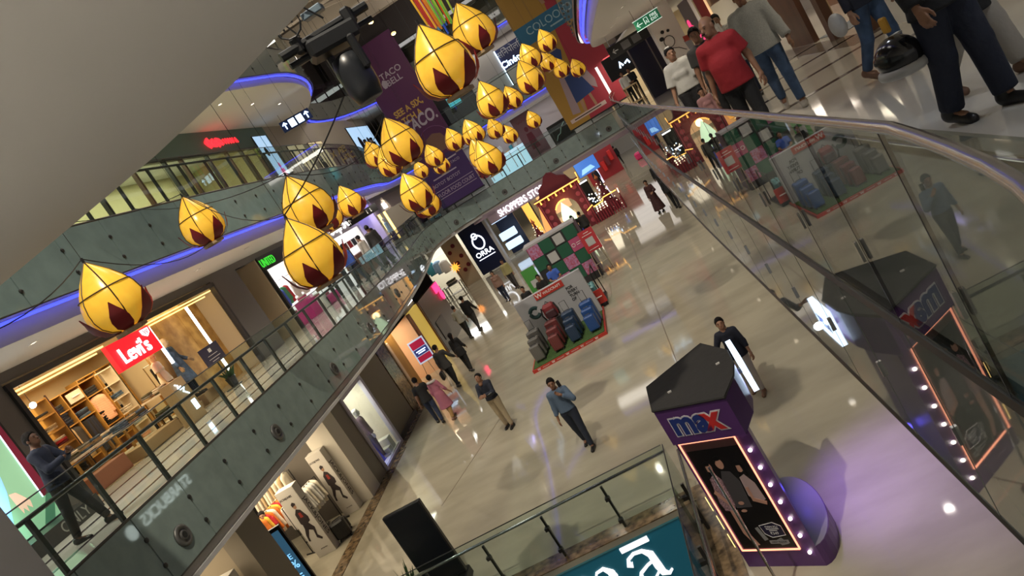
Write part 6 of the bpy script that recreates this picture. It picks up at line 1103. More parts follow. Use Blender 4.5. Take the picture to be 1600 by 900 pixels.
LANTERNS = [
    (-5.71, 8.10, 7.18, 'nearest yellow lotus lantern at the far left beside the red shop sign'),
    (-6.47, 12.36, 7.91, 'yellow lotus lantern on the left before the teal glass'),
    (-4.08, 10.69, 7.06, 'yellow lotus lantern just above the largest one over the knitwear shop'),
    (-3.68, 8.87, 6.43, 'large yellow lotus lantern covering part of the green letters'),
    (-7.09, 19.41, 7.18, 'small yellow lotus lantern half hidden behind its neighbour over the knitwear shop'),
    (-6.54, 20.01, 7.21, 'yellow lotus lantern before the black hanging direction sign'),
    (-3.00, 13.35, 7.30, 'yellow lotus lantern covering the taco print of the purple banner'),
    (-6.39, 24.32, 8.23, 'small yellow lotus lantern peeping out left of the one on the purple banner'),
    (-5.50, 21.87, 7.63, 'yellow lotus lantern hanging below the one covering the taco print'),
    (-5.58, 28.42, 7.36, 'yellow lotus lantern over the middle of the purple banner'),
    (-6.09, 31.41, 7.06, 'yellow lotus lantern partly behind another over the small banner text'),
    (-8.06, 36.49, 7.42, 'smallest yellow lotus lantern over the purple banner'),
    (-4.00, 16.40, 6.46, 'yellow lotus lantern over the lower left edge of the purple banner'),
    (-4.92, 20.65, 6.13, 'yellow lotus lantern tucked behind another above the two standing shoppers'),
    (-1.14, 9.26, 7.51, 'big yellow lotus lantern right of the black stage light'),
    (-0.93, 13.52, 8.25, 'yellow lotus lantern highest in the hall beside the chandelier'),
    (-1.70, 18.04, 7.36, 'yellow lotus lantern below the cinema sign'),
    (-2.02, 29.18, 7.66, 'small yellow lotus lantern touching the one below the cinema sign'),
    (-4.63, 28.63, 7.48, 'yellow lotus lantern at the right edge of the purple banner'),
    (-3.46, 25.46, 7.22, 'yellow lotus lantern second right of the purple banner'),
    (-3.46, 31.94, 7.11, 'yellow lotus lantern third right of the purple banner'),
    (-3.43, 35.77, 6.63, 'yellow lotus lantern above the mauve advert board'),
    (-2.51, 18.45, 6.26, 'yellow lotus lantern over the bright blue white counter'),
    (-3.31, 23.32, 6.49, 'yellow lotus lantern mostly hidden behind the one over the bright counter'),
    (-2.26, 37.52, 6.64, 'yellow lotus lantern above the black advert board'),
    (0.10, 29.79, 8.78, 'yellow lotus lantern topmost of the cluster on the ochre banner'),
    (-0.64, 26.21, 8.34, 'yellow lotus lantern right of the cinema letters'),
    (-0.77, 20.26, 7.45, 'largest yellow lotus lantern of the cluster on the ochre banner'),
    (-0.27, 34.00, 8.38, 'yellow lotus lantern in the middle of the ochre banner cluster'),
    (0.08, 33.98, 7.85, 'yellow lotus lantern beside the printed woman on the ochre banner'),
    (0.77, 38.29, 7.63, 'yellow lotus lantern covering the printed blue dress'),
]
for i, (x, y, z, lab) in enumerate(LANTERNS):
    t = thing('lotus_lantern', lab, 'lantern', (x, y, z), .55 * i, 'yellow lotus lanterns hanging in the hall')
    for nm, me in (('shade', LM[0]), ('wire_ribs', LM[1]), ('wire_hoop', LM[2]), ('rim', LM[4]), ('hanging_knot', LM[5])): link(nm, me, t)
    for k in range(6): link('petal', LM[3], t, (0, 0, 0), math.pi / 3 * k)
    ob('cord', M().tube([(0, 0, .55), (0, 0, 17.3 - z)], .004, 3), BLACK, t)
WIRE = mat('black_cable', (.01, .01, .01), .6)
def cable(label, pts, sag=.25, r=.007):
    a, b = Vector(pts[0]), Vector(pts[1]); tag(ob('cable', M().tube([a.lerp(b, k / 12) - Vector((0, 0, sag * 4 * (k / 12) * (1 - k / 12))) for k in range(13)], r, 5), WIRE), label, 'cable')
LP = [Vector(l[:3]) + Vector((0, 0, .55)) for l in LANTERNS]
cable('black cable from the near column to the far left lantern', ((-6.2, 5.7, 7.55), LP[0])); cable('black cable between the two left lanterns', (LP[0], LP[1] - Vector((0, 0, .9)))); cable('black cable from the teal glass to the second left lantern', ((-8.3, 12.0, 9.05), LP[1]), .1)
cable('black cable between the two lanterns over the knitwear shop', (LP[1], LP[3])); cable('thin cable before the teal glass behind the lanterns', ((-8.3, 14.0, 9.0), LP[2]), .2); cable('long slanting black cable from the stage light to the large lantern', ((-2.05, 8.0, 7.6), LP[3]), .05, .009); cable('thin cable across the second floor glass', (LP[2], LP[6]), .4)

# ================================================================ stage light near the soffit edge
st = thing('stage_light', 'black moving head stage light hanging at the soffit edge', 'stage light', (-1.76, 7.6, 8.0)); st.scale = (1.04,) * 3
BLK2 = mat('stage_black', (.010, .011, .013), .5)
ob('truss_bar', M().tube([(-.42, -.25, .10), (.42, .25, .18)], .045, 8).tube([(-.40, -.2, .0), (.40, .28, .06)], .03, 8), BLK2, st); ob('base_box', M().cbox((.02, 0, .02), (.52, .34, .17), b=.03, rz=.4), BLK2, st); [ob('clamp', M().cbox(q, (.1, .14, .16), b=.02), BLK2, st) for q in ((-.25, -.12, .13), (.25, .12, .16))]
[ob('yoke_arm', M().cbox(q, (.07, .12, .34), b=.02, rz=.4), BLK2, st) for q in ((-.12, .12, -.20), (.20, -.10, -.20))]
ob('head', M().lathe([(.06, .16), (.14, .13), (.17, .0), (.165, -.2), (.13, -.32), (.11, -.33), (.02, -.30)], 18, (.04, .0, -.28)), mat('stage_head', (.02, .023, .028), .35), st, smooth=True)
ob('cable_loop', M().tube([(-.35 + .08 * math.cos(t) + .02 * k, -.2, .28 + .09 * math.sin(t)) for k, t in enumerate([.7 * i for i in range(14)])], .010, 5).tube([(-.2, -.1, .2), (-.3, -.1, .45), (-.1, .0, .5), (.05, .05, .25)], .010, 5), BLK2, st); ob('data_box', M().cbox((-.02, .1, .36), (.22, .12, .07), b=.01), mat('pale_blue_metal', (.16, .22, .27), .4), st)
# ================================================================ right upper walkway
for i, (y, x0, x1) in enumerate(((11.05, .85, 4.8), (12.85, .85, 4.8), (14.75, .85, 4.8), (17.0, .85, 4.8), (20.3, .85, 4.8), (23.5, .85, 4.0), (27.5, .95, 4.0), (32, 1.1, 9))):
    struct('trim_%d' % (50 + i), M().box((x0, y, Z1), (x1, y + .16, Z1 + .004)), STRIPE_M, 'dark violet stone band across the right walkway, the %s from the camera' % ('first', 'second', 'third', 'fourth', 'fifth', 'sixth', 'seventh', 'eighth')[i])
struct('trim_60', M().box((4.3, 13.5, Z1), (4.85, 21.0, Z1 + .004)), mat('grey_stone_border', (.17, .145, .12), .15), 'grey brown stone border along the right shops')
# right shops
struct('wall_right_shop', M().box((4.85, 15.3, 6.6), (5.05, 26.8, 7.7)).box((8.0, 15.3, Z1), (8.2, 26.8, 7.7)), BROWN_WOOD, 'brown timber header of the right shops'); add_light('AREA', 'right_shop_light', (6.4, 18.5, 7.4), 120, (1, .88, .66), 2, 5); add_light('AREA', 'right_shop_light', (6.0, 25, 7.4), 120, (1, .85, .7), 2, 3)
tag(ob('timber_board', M().box((0, 0, 0), (.12, 1.75, 1.88)), mat('dark_timber', (.13, .05, .022), .3, noise=(3, .3, (1, 1, .3))), None, (4.92, 17.55, Z1)), 'wide dark timber board at the right shop entrance', 'panel')
fr2 = thing('timber_doorway', 'dark timber door frame on the right walkway', 'door frame', (4.85, 15.9, Z1)); pc('post', fr2, (0, 0, .94), (.16, .3, 1.88), BROWN_WOOD); pc('post', fr2, (0, -1.9, .94), (.16, .2, 1.88), BROWN_WOOD); pc('header', fr2, (0, -.95, 1.82), (.16, 1.7, .12), BROWN_WOOD)
ezl = thing('wooden_easel', 'pale wooden easel with a small picture at the right shop', 'easel', (5.3, 17.0, Z1))
for sy in (-1, 1): ob('leg', M().tube([(0, sy * .12, 1.5), (-.1, sy * .35, 0)], .025, 5), C_TAN, ezl)
ob('leg', M().tube([(.05, 0, 1.5), (.5, 0, 0)], .025, 5), C_TAN, ezl); ob('crossbar', M().box((-.09, -.28, .62), (-.05, .28, .67)), C_TAN, ezl); ob('picture', M().box((-.09, -.22, 1.15), (-.05, .22, 1.6)), C_YEL, ezl)
tag(ob('blue_mat', M().box((0, 0, 0), (1.2, 1.6, .01)), mat('slate_mat', (.06, .075, .10), .7), None, (5.1, 16.2, Z1)), 'slate blue mat under the wooden easel', 'mat')
rd = board('red_board', 'tall red panel with a lit edge on the right walkway', 'panel', (4.8, 26.75, Z1), '-x', 1.6, 2.75, mat('panel_red', (.38, .01, .012), .4), None, .04); ob('light_edge', M().box((1.6, 0, -.04), (1.68, 2.75, .02)), glow('peach_edge', (1.0, .62, .32), .8), rd)
toy = board('shop_window', 'shop window with glowing pink dots beside the doodled wall', 'window', (4.75, 29.6, Z1 + .3), '-x', 2.3, 2.3, mat('window_grey', (.30, .27, .24), .5), WHITE, .1)
for i, (x, y, r) in enumerate(((.5, 1.5, .28), (.9, 1.3, .2), (1.4, 1.0, .16), (1.8, .8, .12))): ob('pink_light', M().ell(x, y, r, r * .6, .02), glow('hot_pink_glow', (1.0, .06, .2), 1.3), toy)
# doodled white wall: flat marks
dw = thing('wall_doodle', 'black ink doodle of a face with a paint pot on the white wall', 'mural', mtx=frame((1.55, 26.99, Z1 - .1), '-y'))
dwm = PBK; DS = .78
D_ = lambda pts: [(x * .62 + .42, y * .95 + .1) for x, y in pts]
strokes(dw, [D_(l) for l in ([(2.6 + .28 * math.cos(t), 1.75 + .2 * math.sin(t)) for t in [.5 * i for i in range(14)]], [(2.4, 1.55), (2.9, 1.4), (3.2, 1.2)], [(2.9, 1.1), (2.7, .8), (3.0, .7), (2.8, .5), (3.2, .45)], [(3.3, .8), (3.5, .6), (3.4, .35)])], .012, dwm, 'drawn_line', .004)
bl = M()
for x, y, rx, ry in ((2.3, 1.95, .08, .07), (2.5, 2.15, .06, .06), (2.8, 2.1, .05, .05), (3.1, .35, .10, .10), (2.35, .95, .07, .06)): (cx, cyy), = D_([(x, y)]); bl.ell(cx, cyy, rx, ry, .004)
ob('blot', bl, dwm, dw); ob('painted_pot', M().poly(D_([(3.25, 1.5), (3.65, 1.45), (3.6, .95), (3.35, .95)]), .004), mat('pot_grey', (.30, .34, .38), .5), dw); [ob('painted_red', M().poly(D_(q), .007), mat('doodle_red', (.40, .06, .04), .5), dw) for q in ([(3.28, 1.45), (3.62, 1.42), (3.62, 1.62), (3.3, 1.65)], [(3.33, .9), (3.62, .9), (3.62, 1.02), (3.33, 1.02)])]
fe = thing('fire_exit_sign', 'green fire exit sign with white arrow and letters hanging over the right walkway', 'sign', mtx=frame((2.68, 22.0, 7.02), (-.12, -.99))); GX = glow('exit_green', (.015, .17, .08), .35); ob('panel', M().box((-.36, 0, -.04), (.36, .27, 0)), GX, fe)
EW = glow('exit_white', (.75, .9, .82), .9); text('FIRE', fe, (.20, .18), .11, EW, d=.004, bold=.01); text('EXIT', fe, (.20, .08), .11, EW, d=.004, bold=.01); strokes(fe, [[(-.30, .13), (-.14, .13)], [(-.24, .2), (-.31, .13), (-.24, .06)], [(-.08, .05), (-.08, .22), (.02, .22), (.02, .05)], [(-.05, .07), (-.03, .15), (-.01, .07)]], .010, EW, 'pictogram', .006); ob('rim', M().box((-.38, -.015, -.04), (.38, 0, .01)).box((-.38, .27, -.04), (.38, .285, .01)), EW, fe); [ob('hanger', M().tube([(q, .28, -.02), (q, .6, -.02)], .01, 5), STEEL, fe) for q in (-.3, .3)]
h2 = thing('hanging_sign', 'black hanging direction sign with small pictograms behind the fire exit sign', 'sign', mtx=frame((2.45, 27.5, 6.85), '-y')); ob('panel', M().box((-.75, 0, -.05), (.75, .42, 0)), BLACK, h2); GRW = mat('sign_dim_white', (.45, .45, .48), .5); strokes(h2, [[(-.6, .2), (-.4, .2)], [(-.52, .28), (-.6, .2), (-.52, .12)]], .02, GRW, 'arrow', .006); ob('pictogram', M().box((-.25, .08, 0), (.05, .34, .008)).box((.15, .08, 0), (.45, .34, .008)), mat('sign_grey', (.16, .16, .17), .5), h2); [ob('hanger', M().tube([(q, .42, -.02), (q, .78, -.02)], .012, 5), STEEL, h2) for q in (-.6, .6)]
# ground floor shops under the right walkway
struct('wall_ground_right', M().box((3.3, 4, 0), (3.5, 46, 3.4)), TAUPE, 'taupe wall of the ground floor shops under the right walkway'); struct('ceiling_ground_right', M().prism(inset(RIGHT1, -.08) + [(2.0, 62), (GX1, 62), (GX1, 1.6)], 3.40, 3.45), SOFFIT, 'pale ceiling under the right walkway')
cf = board('shop_sign', 'glowing white coffee shop letters under the right walkway', 'sign', (3.28, 25.1, 1.72), '-x', 4.4, .62, mat('coffee_green', (.012, .05, .03), .5), None, .06); text('STARBUCKS', cf, (1.8, .30), .58, glow('coffee_letters', (.85, 1.0, .95), 5.0), d=.02, bold=.01)
ob('emblem', M().ell(4.0, .31, .26, .26, .02), glow('coffee_letters', (.85, 1.0, .95), 5.0), cf)
for y in (8, 13, 18, 23, 28, 33, 38): downlight(2.1, y, 3.40, 'round downlight in the ceiling under the right walkway', 'downlights under the right walkway', 45, NEUTRAL)
# end of right walkway
struct('wall_first_right_end', M().box((1.6, 47.5, Z1), (9, 47.7, 7.7)), mat('end_beige', (.55, .45, .30), .5), 'beige lit wall at the end of the right walkway'); add_light('AREA', 'right_end_light', (3.8, 44, 7.5), 260, (1, .88, .66), 3, 4)
struct('ceiling_first_right_end', M().box((3.2, 32.2, 7.7), (9, 47.6, 7.8)), WHITE, 'pale ceiling at the end of the right walkway')
bsn = board('shop_sign', 'black shop fascia with a small blurred pale mark at the end of the right walkway', 'sign', (2.0, 41.0, 6.15), '-y', 2.0, 1.2, BLACK, None, .3); strokes(bsn, [[(.7, .4), (.8, .7), (.9, .45)], [(1.0, .5), (1.2, .6), (1.25, .4)]], .05, BLUEWHITE_GLOW)
dk = thing('dark_doors', 'tall dark glass doors left of the doodled pillar', 'door', (2.75, 33.0, Z1))
for i in range(2): pc('door_leaf', dk, (.42 + .84 * i, 0, 1.35), (.80, .10, 2.7), mat('door_dark', (.012, .016, .035), .2))
for i in range(3): pc('door_frame', dk, (.84 * i, 0, 1.38), (.05, .14, 2.76), TAUPE)
tbq = table('pale timber counter at the end of the right walkway', (2.3, 35.5, Z1), 0, .6, 1.6, .95, C_TAN, C_TAN, 'wooden_counter')
lc = tag(ob('light_column', M().cbox((1.75, 43.5, Z1 + 1.3), (.15, .15, 2.6)), glow('white_column', (.95, .92, .9), 1.2)), 'white light column beside the ochre and red banner', 'light')
# ================================================================ people
P1 = Z1
W = lambda f, b: dict(ll=(f, 6), rl=(-b, 14))
# ground floor
person('man in blue shirt and dark trousers phoning while walking on the marble floor', (-3.36, 15.0, 0), R(172), 1.76, top=(BLUESHIRT, 'long'), bottom=(cloth('navy_trousers', (.016, .022, .04)), 'trousers'), ll=(14, 4), rl=(-12, 8), ra=(4, 10, 10), la=(35, 24, 138, 25), head=(8, -4), res=.018, hem=.95)
tag(ob('phone', M().cbox((0, 0, 0), (.075, .012, .15), b=.004), BLACK, None, (-3.21, 14.90, 1.58), .5), 'dark phone held to the ear of the man in blue shirt', 'phone')
person('man in navy shirt and khaki trousers looking at his phone', (-5.7, 18.55, 0), R(165), 1.72, top=(NAVY, 'long'), bottom=(KHAKI, 'trousers'), ll=(5, 3), rl=(-3, 4), la=(22, 6, 88, 45), ra=(22, 6, 88, 45), head=(0, -28), lean=4, res=.018, hem=.93)
tag(ob('phone', M().cbox((0, 0, 0), (.15, .012, .075), b=.004), BLACK, None, (-5.62, 18.26, 1.12), .3), 'dark phone in both hands of the man in khaki trousers', 'phone')
person('man in black T-shirt and jeans walking beside the woman in pink', (-8.62, 22.1, 0), R(12), 1.72, top=(BLACKC, 'short'), bottom=(DJEANS, 'trousers'), head=(20, 0), ll=(16, 6), rl=(-14, 14), la=(-8, 12, 14), ra=(6, 14, 20), res=.02)
pw, _ = person('woman in long pink tunic with pale scarf seen from behind', (-8.08, 21.85, 0), R(-14), 1.62, 'f', 1, 'bun', top=(cloth('dusty_pink', (.34, .11, .16)), 'three'), bottom=(cloth('mustard', (.30, .17, .06)), 'trousers'), hem=.48, ll=(15, 8), rl=(-10, 14), la=(0, 12, 16), ra=(4, 20, 24), head=(15, 0), shoe=(SANDAL_M, 'low'), res=.02)
part(pw, 'scarf', M().tube([(.13 * math.cos(t), -.02 + .11 * math.sin(t), 1.46 - .02 * math.sin(t)) for t in [2 * math.pi * i / 14 for i in range(14)]], .045, 8, closed=True), cloth('pale_scarf', (.52, .47, .45)), True)
ds_, _ = person('man in dark jacket walking away with a dark bag', (-8.5, 25.15, 0), R(-8), 1.74, top=(CHARCOAL, 'long'), bottom=(BLACKC, 'trousers'), hem=.80, ll=(14, 5), rl=(-14, 14), la=(0, 12, 12), ra=(18, 24, 30), head=(-15, 0))
tag(ob('handbag', M().cbox((0, 0, 0), (.12, .34, .34), b=.05), BLACK, None, (-8.82, 25.18, .62)), 'dark bag carried by the man in dark jacket', 'bag')
person('woman with long dark hair in dark clothes before the golden panel', (-8.12, 26.2, 0), R(-6), 1.64, 'f', 1, 'long', top=(BLACKC, 'long'), bottom=(BLACKC, 'trousers'), hem=.74, ll=(10, 4), rl=(-12, 12), ra=(10, 10, 40), res=.022)
person('man in grey shirt walking away near the red neon front', (-9.0, 31.6, 0), R(-10), 1.66, top=(GREYC, 'long'), bottom=(BLACKC, 'trousers'), ll=(12, 4), rl=(-12, 10), la=(5, 16, 40, 30), res=.026)
person('man in dark shirt and grey trousers walking away beside the grey shirt', (-8.6, 32.1, 0), R(-16), 1.78, top=(BLACKC, 'long'), bottom=(CHARCOAL, 'trousers'), ll=(14, 4), rl=(-12, 12), ra=(12, 14, 20), res=.026)
person('shopper in brown top and dark jeans before the navy panel', (-7.45, 35.0, 0), R(175), 1.66, 'f', 1, 'long', top=(cloth('brown_top', (.20, .12, .09)), 'long'), bottom=(DJEANS, 'trousers'), ll=(10, 4), rl=(-8, 8), res=.03)
person('shopper in olive yellow jacket beside the one in brown', (-7.1, 36.8, 0), R(170), 1.68, top=(cloth('olive_yellow', (.26, .24, .10)), 'long'), bottom=(CHARCOAL, 'trousers'), ll=(8, 4), rl=(-8, 8), res=.03)
person('woman in navy shirt and pale trousers with raised hand behind the purple booth', (.22, 13.6, 0), R(165), 1.66, 'f', 1, 'long', top=(NAVY, 'three'), bottom=(cloth('stone', (.42, .38, .34)), 'trousers'), la=(5, 14, 22, 10), ra=(12, 30, 95, -30), ll=(10, 6), rl=(-8, 8), head=(10, -12), shoe=(SANDAL_M, 'low'), res=.018)
person('woman in long dark red patterned dress near the right glass wall', (.8, 35.2, 0), R(160), 1.66, 'f', 1, 'long', top=(cloth('dark_red_dress', (.05, .014, .014), noise=(20, .6)), 'long'), bottom=None, hem=.16, la=(20, 20, 70, 20), res=.03)
person('man in black clothes next to the woman in dark red dress', (1.5, 34.0, 0), R(-15), 1.7, top=(BLACKC, 'long'), bottom=(BLACKC, 'trousers'), ll=(14, 4), rl=(-12, 10), res=.03)
person('man in dark shirt with grey trousers farther along the right glass wall', (1.62, 39.6, 0), R(-10), 1.74, top=(BLACKC, 'long'), bottom=(CHARCOAL, 'trousers'), ll=(10, 4), rl=(-10, 10), res=.03)
for i, (x, y, rz, m, b, lab) in enumerate(((-.45, 62.0, 170, C_MAROON, BLACKC, 'distant shopper in maroon in the far corridor'), (.6, 64.0, 10, BLACKC, BLACKC, 'distant shopper in black in the far corridor'), (-1.5, 55.5, 5, NAVY, BLACKC, 'distant shopper in navy beside the red shop'), (2.4, 60.5, 180, CHARCOAL, DJEANS, 'distant shopper near the pink cube seat'))):
    person(lab, (x, y, 0), R(rz), 1.68, top=(m, 'long'), bottom=(b, 'trousers'), ll=(12, 4), rl=(-10, 10), res=.036)
person('kiosk worker in bright blue shirt at the counter', (-4.0, 28.2, 0), R(190), 1.68, top=(C_BLUE, 'short'), bottom=(BLACKC, 'trousers'), la=(20, 10, 70, 30), ra=(20, 10, 70, 30), head=(0, -15), res=.026)
person('kiosk worker in black shirt at the counter', (-4.42, 27.3, 0), R(150), 1.70, top=(BLACKC, 'short'), bottom=(BLACKC, 'trousers'), la=(15, 10, 70, 30), ra=(25, 10, 60, 10), head=(25, -15), res=.026)
person('kiosk worker in dark top at the left end of the counter', (-5.2, 27.6, 0), R(160), 1.55, top=(BLACKC, 'short'), bottom=(BLACKC, 'trousers'), head=(0, -15), res=.026)
person('visitor in dark jacket photographing the festive arch', (-3.1, 37.6, 0), R(-5), 1.7, top=(BLACKC, 'long'), bottom=(CHARCOAL, 'trousers'), la=(40, 8, 70, 10), ra=(40, 8, 70, 10), res=.028)
person('second visitor in black beside the festive arch', (-2.7, 37.9, 0), R(15), 1.64, top=(CHARCOAL, 'long'), bottom=(BLACKC, 'trousers'), res=.028)
# menswear shop
person('shopper in red patterned top inside the menswear shop', (-12.1, 17.0, 0), R(200), 1.68, 'f', 1, 'long', top=(C_RED, 'short'), bottom=(BLACKC, 'trousers'), la=(15, 8, 80, 30), ra=(15, 8, 70, 20), res=.022)
person('shopper in orange top leaning over the rail in the menswear shop', (-12.0, 18.1, 0), R(230), 1.66, top=(C_ORANGE, 'long'), bottom=(DJEANS, 'trousers'), lean=14, la=(40, 5, 30), ra=(35, 5, 30), res=.022)
person('man in white shirt bending beside the sale display', (-11.3, 14.72, 0), R(-120), 1.66, top=(WHITEC, 'long'), bottom=(BLACKC, 'trousers'), lean=12, la=(30, 8, 40), ra=(20, 8, 30), head=(0, -20), res=.02)
person('man in pale green shirt behind the man in white', (-11.85, 14.6, 0), R(-90), 1.64, top=(cloth('pale_green', (.34, .46, .32)), 'short'), bottom=(DJEANS, 'trousers'), head=(0, -15), res=.02)
person('shopper in tan top in the nearest menswear opening', (-11.0, 11.9, 0), R(-60), 1.66, 'f', 1, 'short', top=(C_TAN, 'short'), bottom=(C_DENIM, 'trousers'), la=(30, 12, 60, 10), res=.022)
# first floor left
person('man in navy pullover leaning towards the rail at the far left', (-8.85, 9.2, P1), R(-78), 1.73, skin=2, top=(cloth('ink_blue', (.016, .024, .050)), 'long'), bottom=(BLACKC, 'trousers'), ll=(16, 2), rl=(-12, 2), la=(30, 12, 92, 40), ra=(25, 12, 90, 40), lean=5, head=(-12, -8), res=.016)
for i, (x, y, rz, m, b, h, lab) in enumerate(((-9.25, 28.3, 30, CHARCOAL, CHARCOAL, 1.82, 'tall man in dark jacket and olive trousers at the rail before the lilac wall'), (-10.3, 27.6, 60, C_BLUE, DJEANS, 1.66, 'person in bright blue shirt outside the knitwear shop'), (-10.5, 28.4, 80, BLACKC, BLACKC, 1.70, 'person in black among the group outside the knitwear shop'), (-10.1, 29.3, 70, C_STRIPE, BLACKC, 1.66, 'person in striped top among the group outside the knitwear shop'), (-10.9, 26.4, 200, CHARCOAL, BLACKC, 1.70, 'person in dark clothes walking past the magenta plinths'), (-9.9, 30.6, 100, BLACKC, BLACKC, 1.64, 'person in dark top farthest in the group by the script sign'))):
    person(lab, (x, y, P1), R(rz), h, top=(m, 'long'), bottom=(b, 'trousers'), ll=(12, 4), rl=(-10, 8), res=.026)
for i, (x, rz) in enumerate(((-10.9, 10), (-10.2, -20))): person(('left', 'right')[i] + ' one of two shoppers in dark clothes at the far corner', (x, 46.4 + .2 * i, P1), R(rz), 1.7, top=(NAVY, 'long'), bottom=(DJEANS, 'trousers'), ll=(8, 3), rl=(-8, 6), res=.032)
for i, (x, y) in enumerate(((-11.0, 42.5), (-10.9, 43.5))): person(('nearer', 'farther')[i] + ' silhouetted visitor before the pale blue video wall', (x - .22, y, Z2), R(80), 1.68, top=(BLACKC, 'long'), bottom=(BLACKC, 'trousers'), res=.034)
# mannequins
def mannequin(label, loc, rz, h, skin, **k): return person(label, loc, rz, h, skin=skin, hair=None, face=False, name='mannequin', cat='mannequin', **k)
mannequin('pale mannequin in denim jacket and dark skirt in the jeans shop window', (-11.95, 17.65, P1 + .3), R(-75), 1.72, 3, sex='f', top=(C_DENIM, 'long'), bottom=(DJEANS, 'trousers'), hem=.45, la=(5, 18, 40), res=.02); plinth('low box under the mannequin in denim', (-11.95, 17.65, P1 + .012), 0, (.6, .6, .288), KRAFT)
mannequin('pale mannequin in cream top and brown trousers in the jeans shop window', (-12.0, 16.95, P1 + .2), R(-75), 1.66, 3, sex='f', top=(C_CREAM, 'short'), bottom=(cloth('rust', (.25, .10, .05)), 'trousers'), res=.02); plinth('low box under the mannequin in cream', (-12.0, 16.95, P1 + .012), 0, (.55, .55, .188), KRAFT)
mannequin('grey mannequin in dark sports clothes with white cap in the ground floor window', (-10.48, 21.3, .12), R(-60), 1.80, 4, top=(cloth('plum', (.06, .03, .06)), 'long'), bottom=(CHARCOAL, 'trousers'), shoe=(TRAINER_M, 'low'), res=.018)
cap = tag(ob('white_cap', M().lathe([(.095, 0), (.092, .05), (.06, .09), (.01, .10)], 14), WHITEC, None, (-10.48, 21.3, 1.84), smooth=True), 'white cap on the grey mannequin', 'cap')
mannequin('white mannequin in pale suit beyond the lilac wall', (-12.2, 39.6, P1), R(-90), 1.75, 4, top=(C_CREAM, 'long'), bottom=(C_CREAM, 'trousers'), res=.032)
mannequin('mannequin in pale blue shirt beyond the lilac wall', (-12.2, 40.6, P1), R(-90), 1.75, 4, top=(C_SKY, 'long'), bottom=(CHARCOAL, 'trousers'), res=.032)
# right walkway
rm, _ = person('stout balding man with moustache in red polo shirt and black trousers', (1.57, 8.75, P1), R(155), 1.65, skin=0, hair='bald', top=(cloth('polo_red', (.26, .008, .014)), 'short'), bottom=(BLACKC, 'trousers'), belly=1.32, la=(-14, 12, 24), ra=(-14, 14, 24), head=(-25, 2), loose=.02, ll=(5, 2), rl=(-4, 4), res=.015)
part(rm, 'moustache', M().sphere((0, .118, 1.552), (.030, .012, .010), 10, 5), HAIR_M, True).rotation_euler = (0, 0, R(-25)); part(rm, 'collar', M().tube([(.085 * math.cos(t), -.01 + .075 * math.sin(t), 1.468 - .02 * math.sin(t)) for t in [2 * math.pi * i / 16 for i in range(16)]], .016, 6, closed=True), cloth('polo_red', (.26, .008, .014)), True)
wtw, _ = person('woman in white T-shirt and black speckled trousers with white headband', (1.52, 12.0, P1), R(165), 1.56, 'f', 1, 'bun', top=(cloth('soft_white', (.50, .49, .45)), 'elbow'), bottom=(cloth('speckled_black', (.016, .016, .018), noise=(45, .9), col2=(.01, .01, .012)), 'loose'), la=(6, 16, 20), ra=(4, 14, 14), head=(20, -6), loose=.03, res=.018, hem=.96)
part(wtw, 'headband', M().cbox((0, .03, 1.725), (.09, .05, .04), b=.015), WHITEC)
person('small child with dark hair in dusky pink top by the glass rail', (1.50, 11.0, P1), R(190), .88, 'f', 1, 'short', top=(cloth('dusky', (.30, .15, .15)), 'long'), bottom=(CHARCOAL, 'trousers'), head=(-10, 12), res=.022)
person('man in dark shirt mostly hidden behind the man in red', (1.85, 11.4, P1), R(160), 1.62, top=(CHARCOAL, 'short'), bottom=(BLACKC, 'trousers'), res=.02)
wbn, _ = person('woman in pale top carrying a baby behind the man in red', (2.72, 14.2, P1), R(170), 1.62, 'f', 1, 'bun', top=(cloth('pale_floral', (.48, .46, .42), noise=(25, .5)), 'long'), bottom=(DJEANS, 'trousers'), la=(30, 10, 95, 50), ra=(35, 10, 95, 50), res=.022)
person('baby in a white bonnet held by the woman in pale top', (2.62, 13.92, P1 + 1.02), R(170), .55, 'f', 1, 'scarf', WHITEC, top=(WHITEC, 'long'), bottom=(WHITEC, 'trousers'), ll=(30, 40), rl=(30, 40), res=.03)
person('man in grey sweatshirt and blue jeans walking on the right walkway', (2.45, 10.75, P1), R(165), 1.78, top=(cloth('melange_grey', (.36, .37, .35), noise=(70, .12)), 'long'), bottom=(JEANS, 'trousers'), shoe=(TRAINER_M, 'low'), ll=(16, 6), rl=(-12, 26), la=(6, 14, 14), ra=(4, 16, 16), head=(0, -6), loose=.03, res=.016)
person('person in white shirt and black trousers at the end of the right walkway', (2.35, 37.6, P1), R(200), 1.68, top=(WHITEC, 'long'), bottom=(BLACKC, 'trousers'), la=(10, 8, 70, 30), head=(0, -15), res=.03)
person('person in dark top and grey trousers at the end of the right walkway', (2.75, 37.9, P1), R(150), 1.66, top=(BLACKC, 'long'), bottom=(CHARCOAL, 'trousers'), la=(10, 8, 70, 30), head=(0, -15), res=.03)
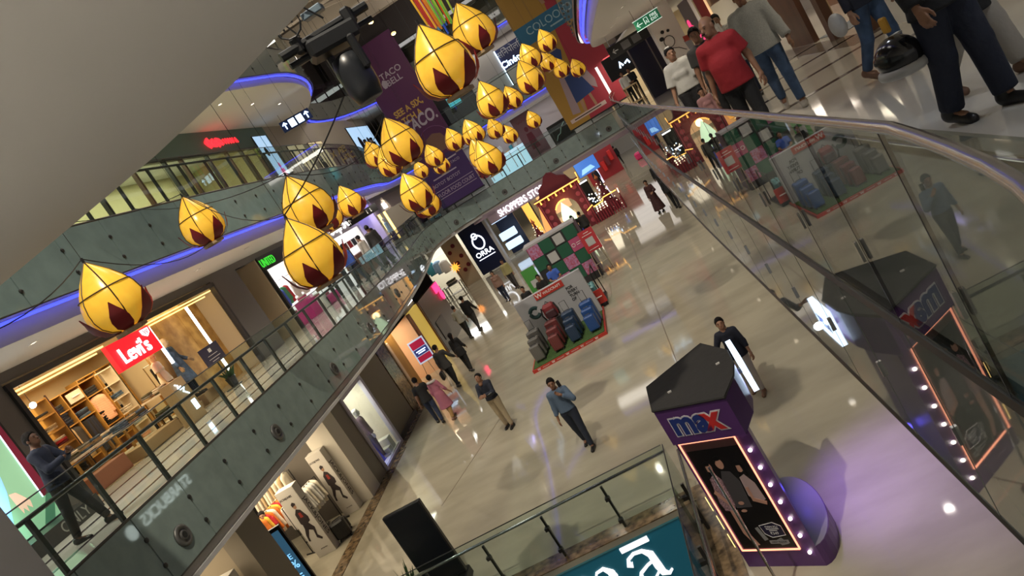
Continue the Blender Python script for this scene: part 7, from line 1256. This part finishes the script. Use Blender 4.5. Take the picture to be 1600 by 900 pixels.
jp_, _ = person('person in navy jacket and blue jeans with a pale bag, head out of view', (3.22, 9.2, P1), R(200), 1.70, 'f', 1, 'long', top=(NAVY, 'long'), bottom=(JEANS, 'trousers'), ll=(10, 6), rl=(-12, 20), la=(0, 12, 16), ra=(0, 12, 12), shoe=(SANDAL_M, 'low'), res=.016)
tag(ob('shoulder_bag', M().sphere((0, 0, 0), (.08, .17, .14), 16, 10), cloth('pale_bag', (.42, .42, .42)), None, (2.86, 9.15, P1 + .80), smooth=True), 'pale grey shoulder bag of the person in navy jacket', 'bag')
hm, _ = person('man in dark jacket, dark jeans and black shoes carrying a helmet, head out of view', (2.46, 5.82, P1), R(-165), 1.80, top=(cloth('dark_jacket', (.010, .011, .014)), 'long'), bottom=(cloth('indigo_jeans', (.010, .014, .030)), 'loose'), ll=(7, 4), rl=(-8, 10), la=(4, 12, 14), ra=(10, 12, 16), hem=.80, shoe=(SHOE_M, 'boot'), loose=.03, res=.014)
hl = thing('motorcycle_helmet', 'black and grey motorcycle helmet held by the man in dark jeans', 'helmet', (2.14, 5.98, P1 + .66), R(20)); hl.scale = (1.15,) * 3; ob('shell', M().sphere((0, 0, 0), (.125, .16, .135), 18, 12), mat('helmet_black', (.012, .012, .013), .15), hl, smooth=True); ob('visor', M().sphere((0, .045, .01), (.118, .13, .07), 16, 8), mat('helmet_visor', (.03, .03, .035), .08), hl, smooth=True); ob('chin_bar', M().tube([(.105 * math.cos(t), .01 + .14 * math.sin(t), -.085) for t in [2 * math.pi * i / 16 for i in range(16)]], .036, 8, closed=True), mat('helmet_grey', (.35, .35, .34), .3), hl, smooth=True); ob('decal', M().cbox((.05, .0, .128), (.06, .05, .012)), WHITE, hl)
tag(ob('yellow_patch_bag', M().cbox((0, 0, 0), (.035, .075, .12), b=.012), cloth('amber_patch', (.62, .34, .05)), None, (2.16, 6.02, P1 + .90), .3), 'amber coloured pouch held above the helmet', 'bag')
person('woman in dark coat and beige trousers walking at the right edge, head out of view', (2.88, 6.5, P1), R(-150), 1.66, 'f', 1, 'long', top=(BLACKC, 'long'), bottom=(cloth('beige_trousers', (.34, .31, .27)), 'loose'), hem=.62, ll=(16, 6), rl=(-14, 22), shoe=(SANDAL_M, 'low'), res=.016)
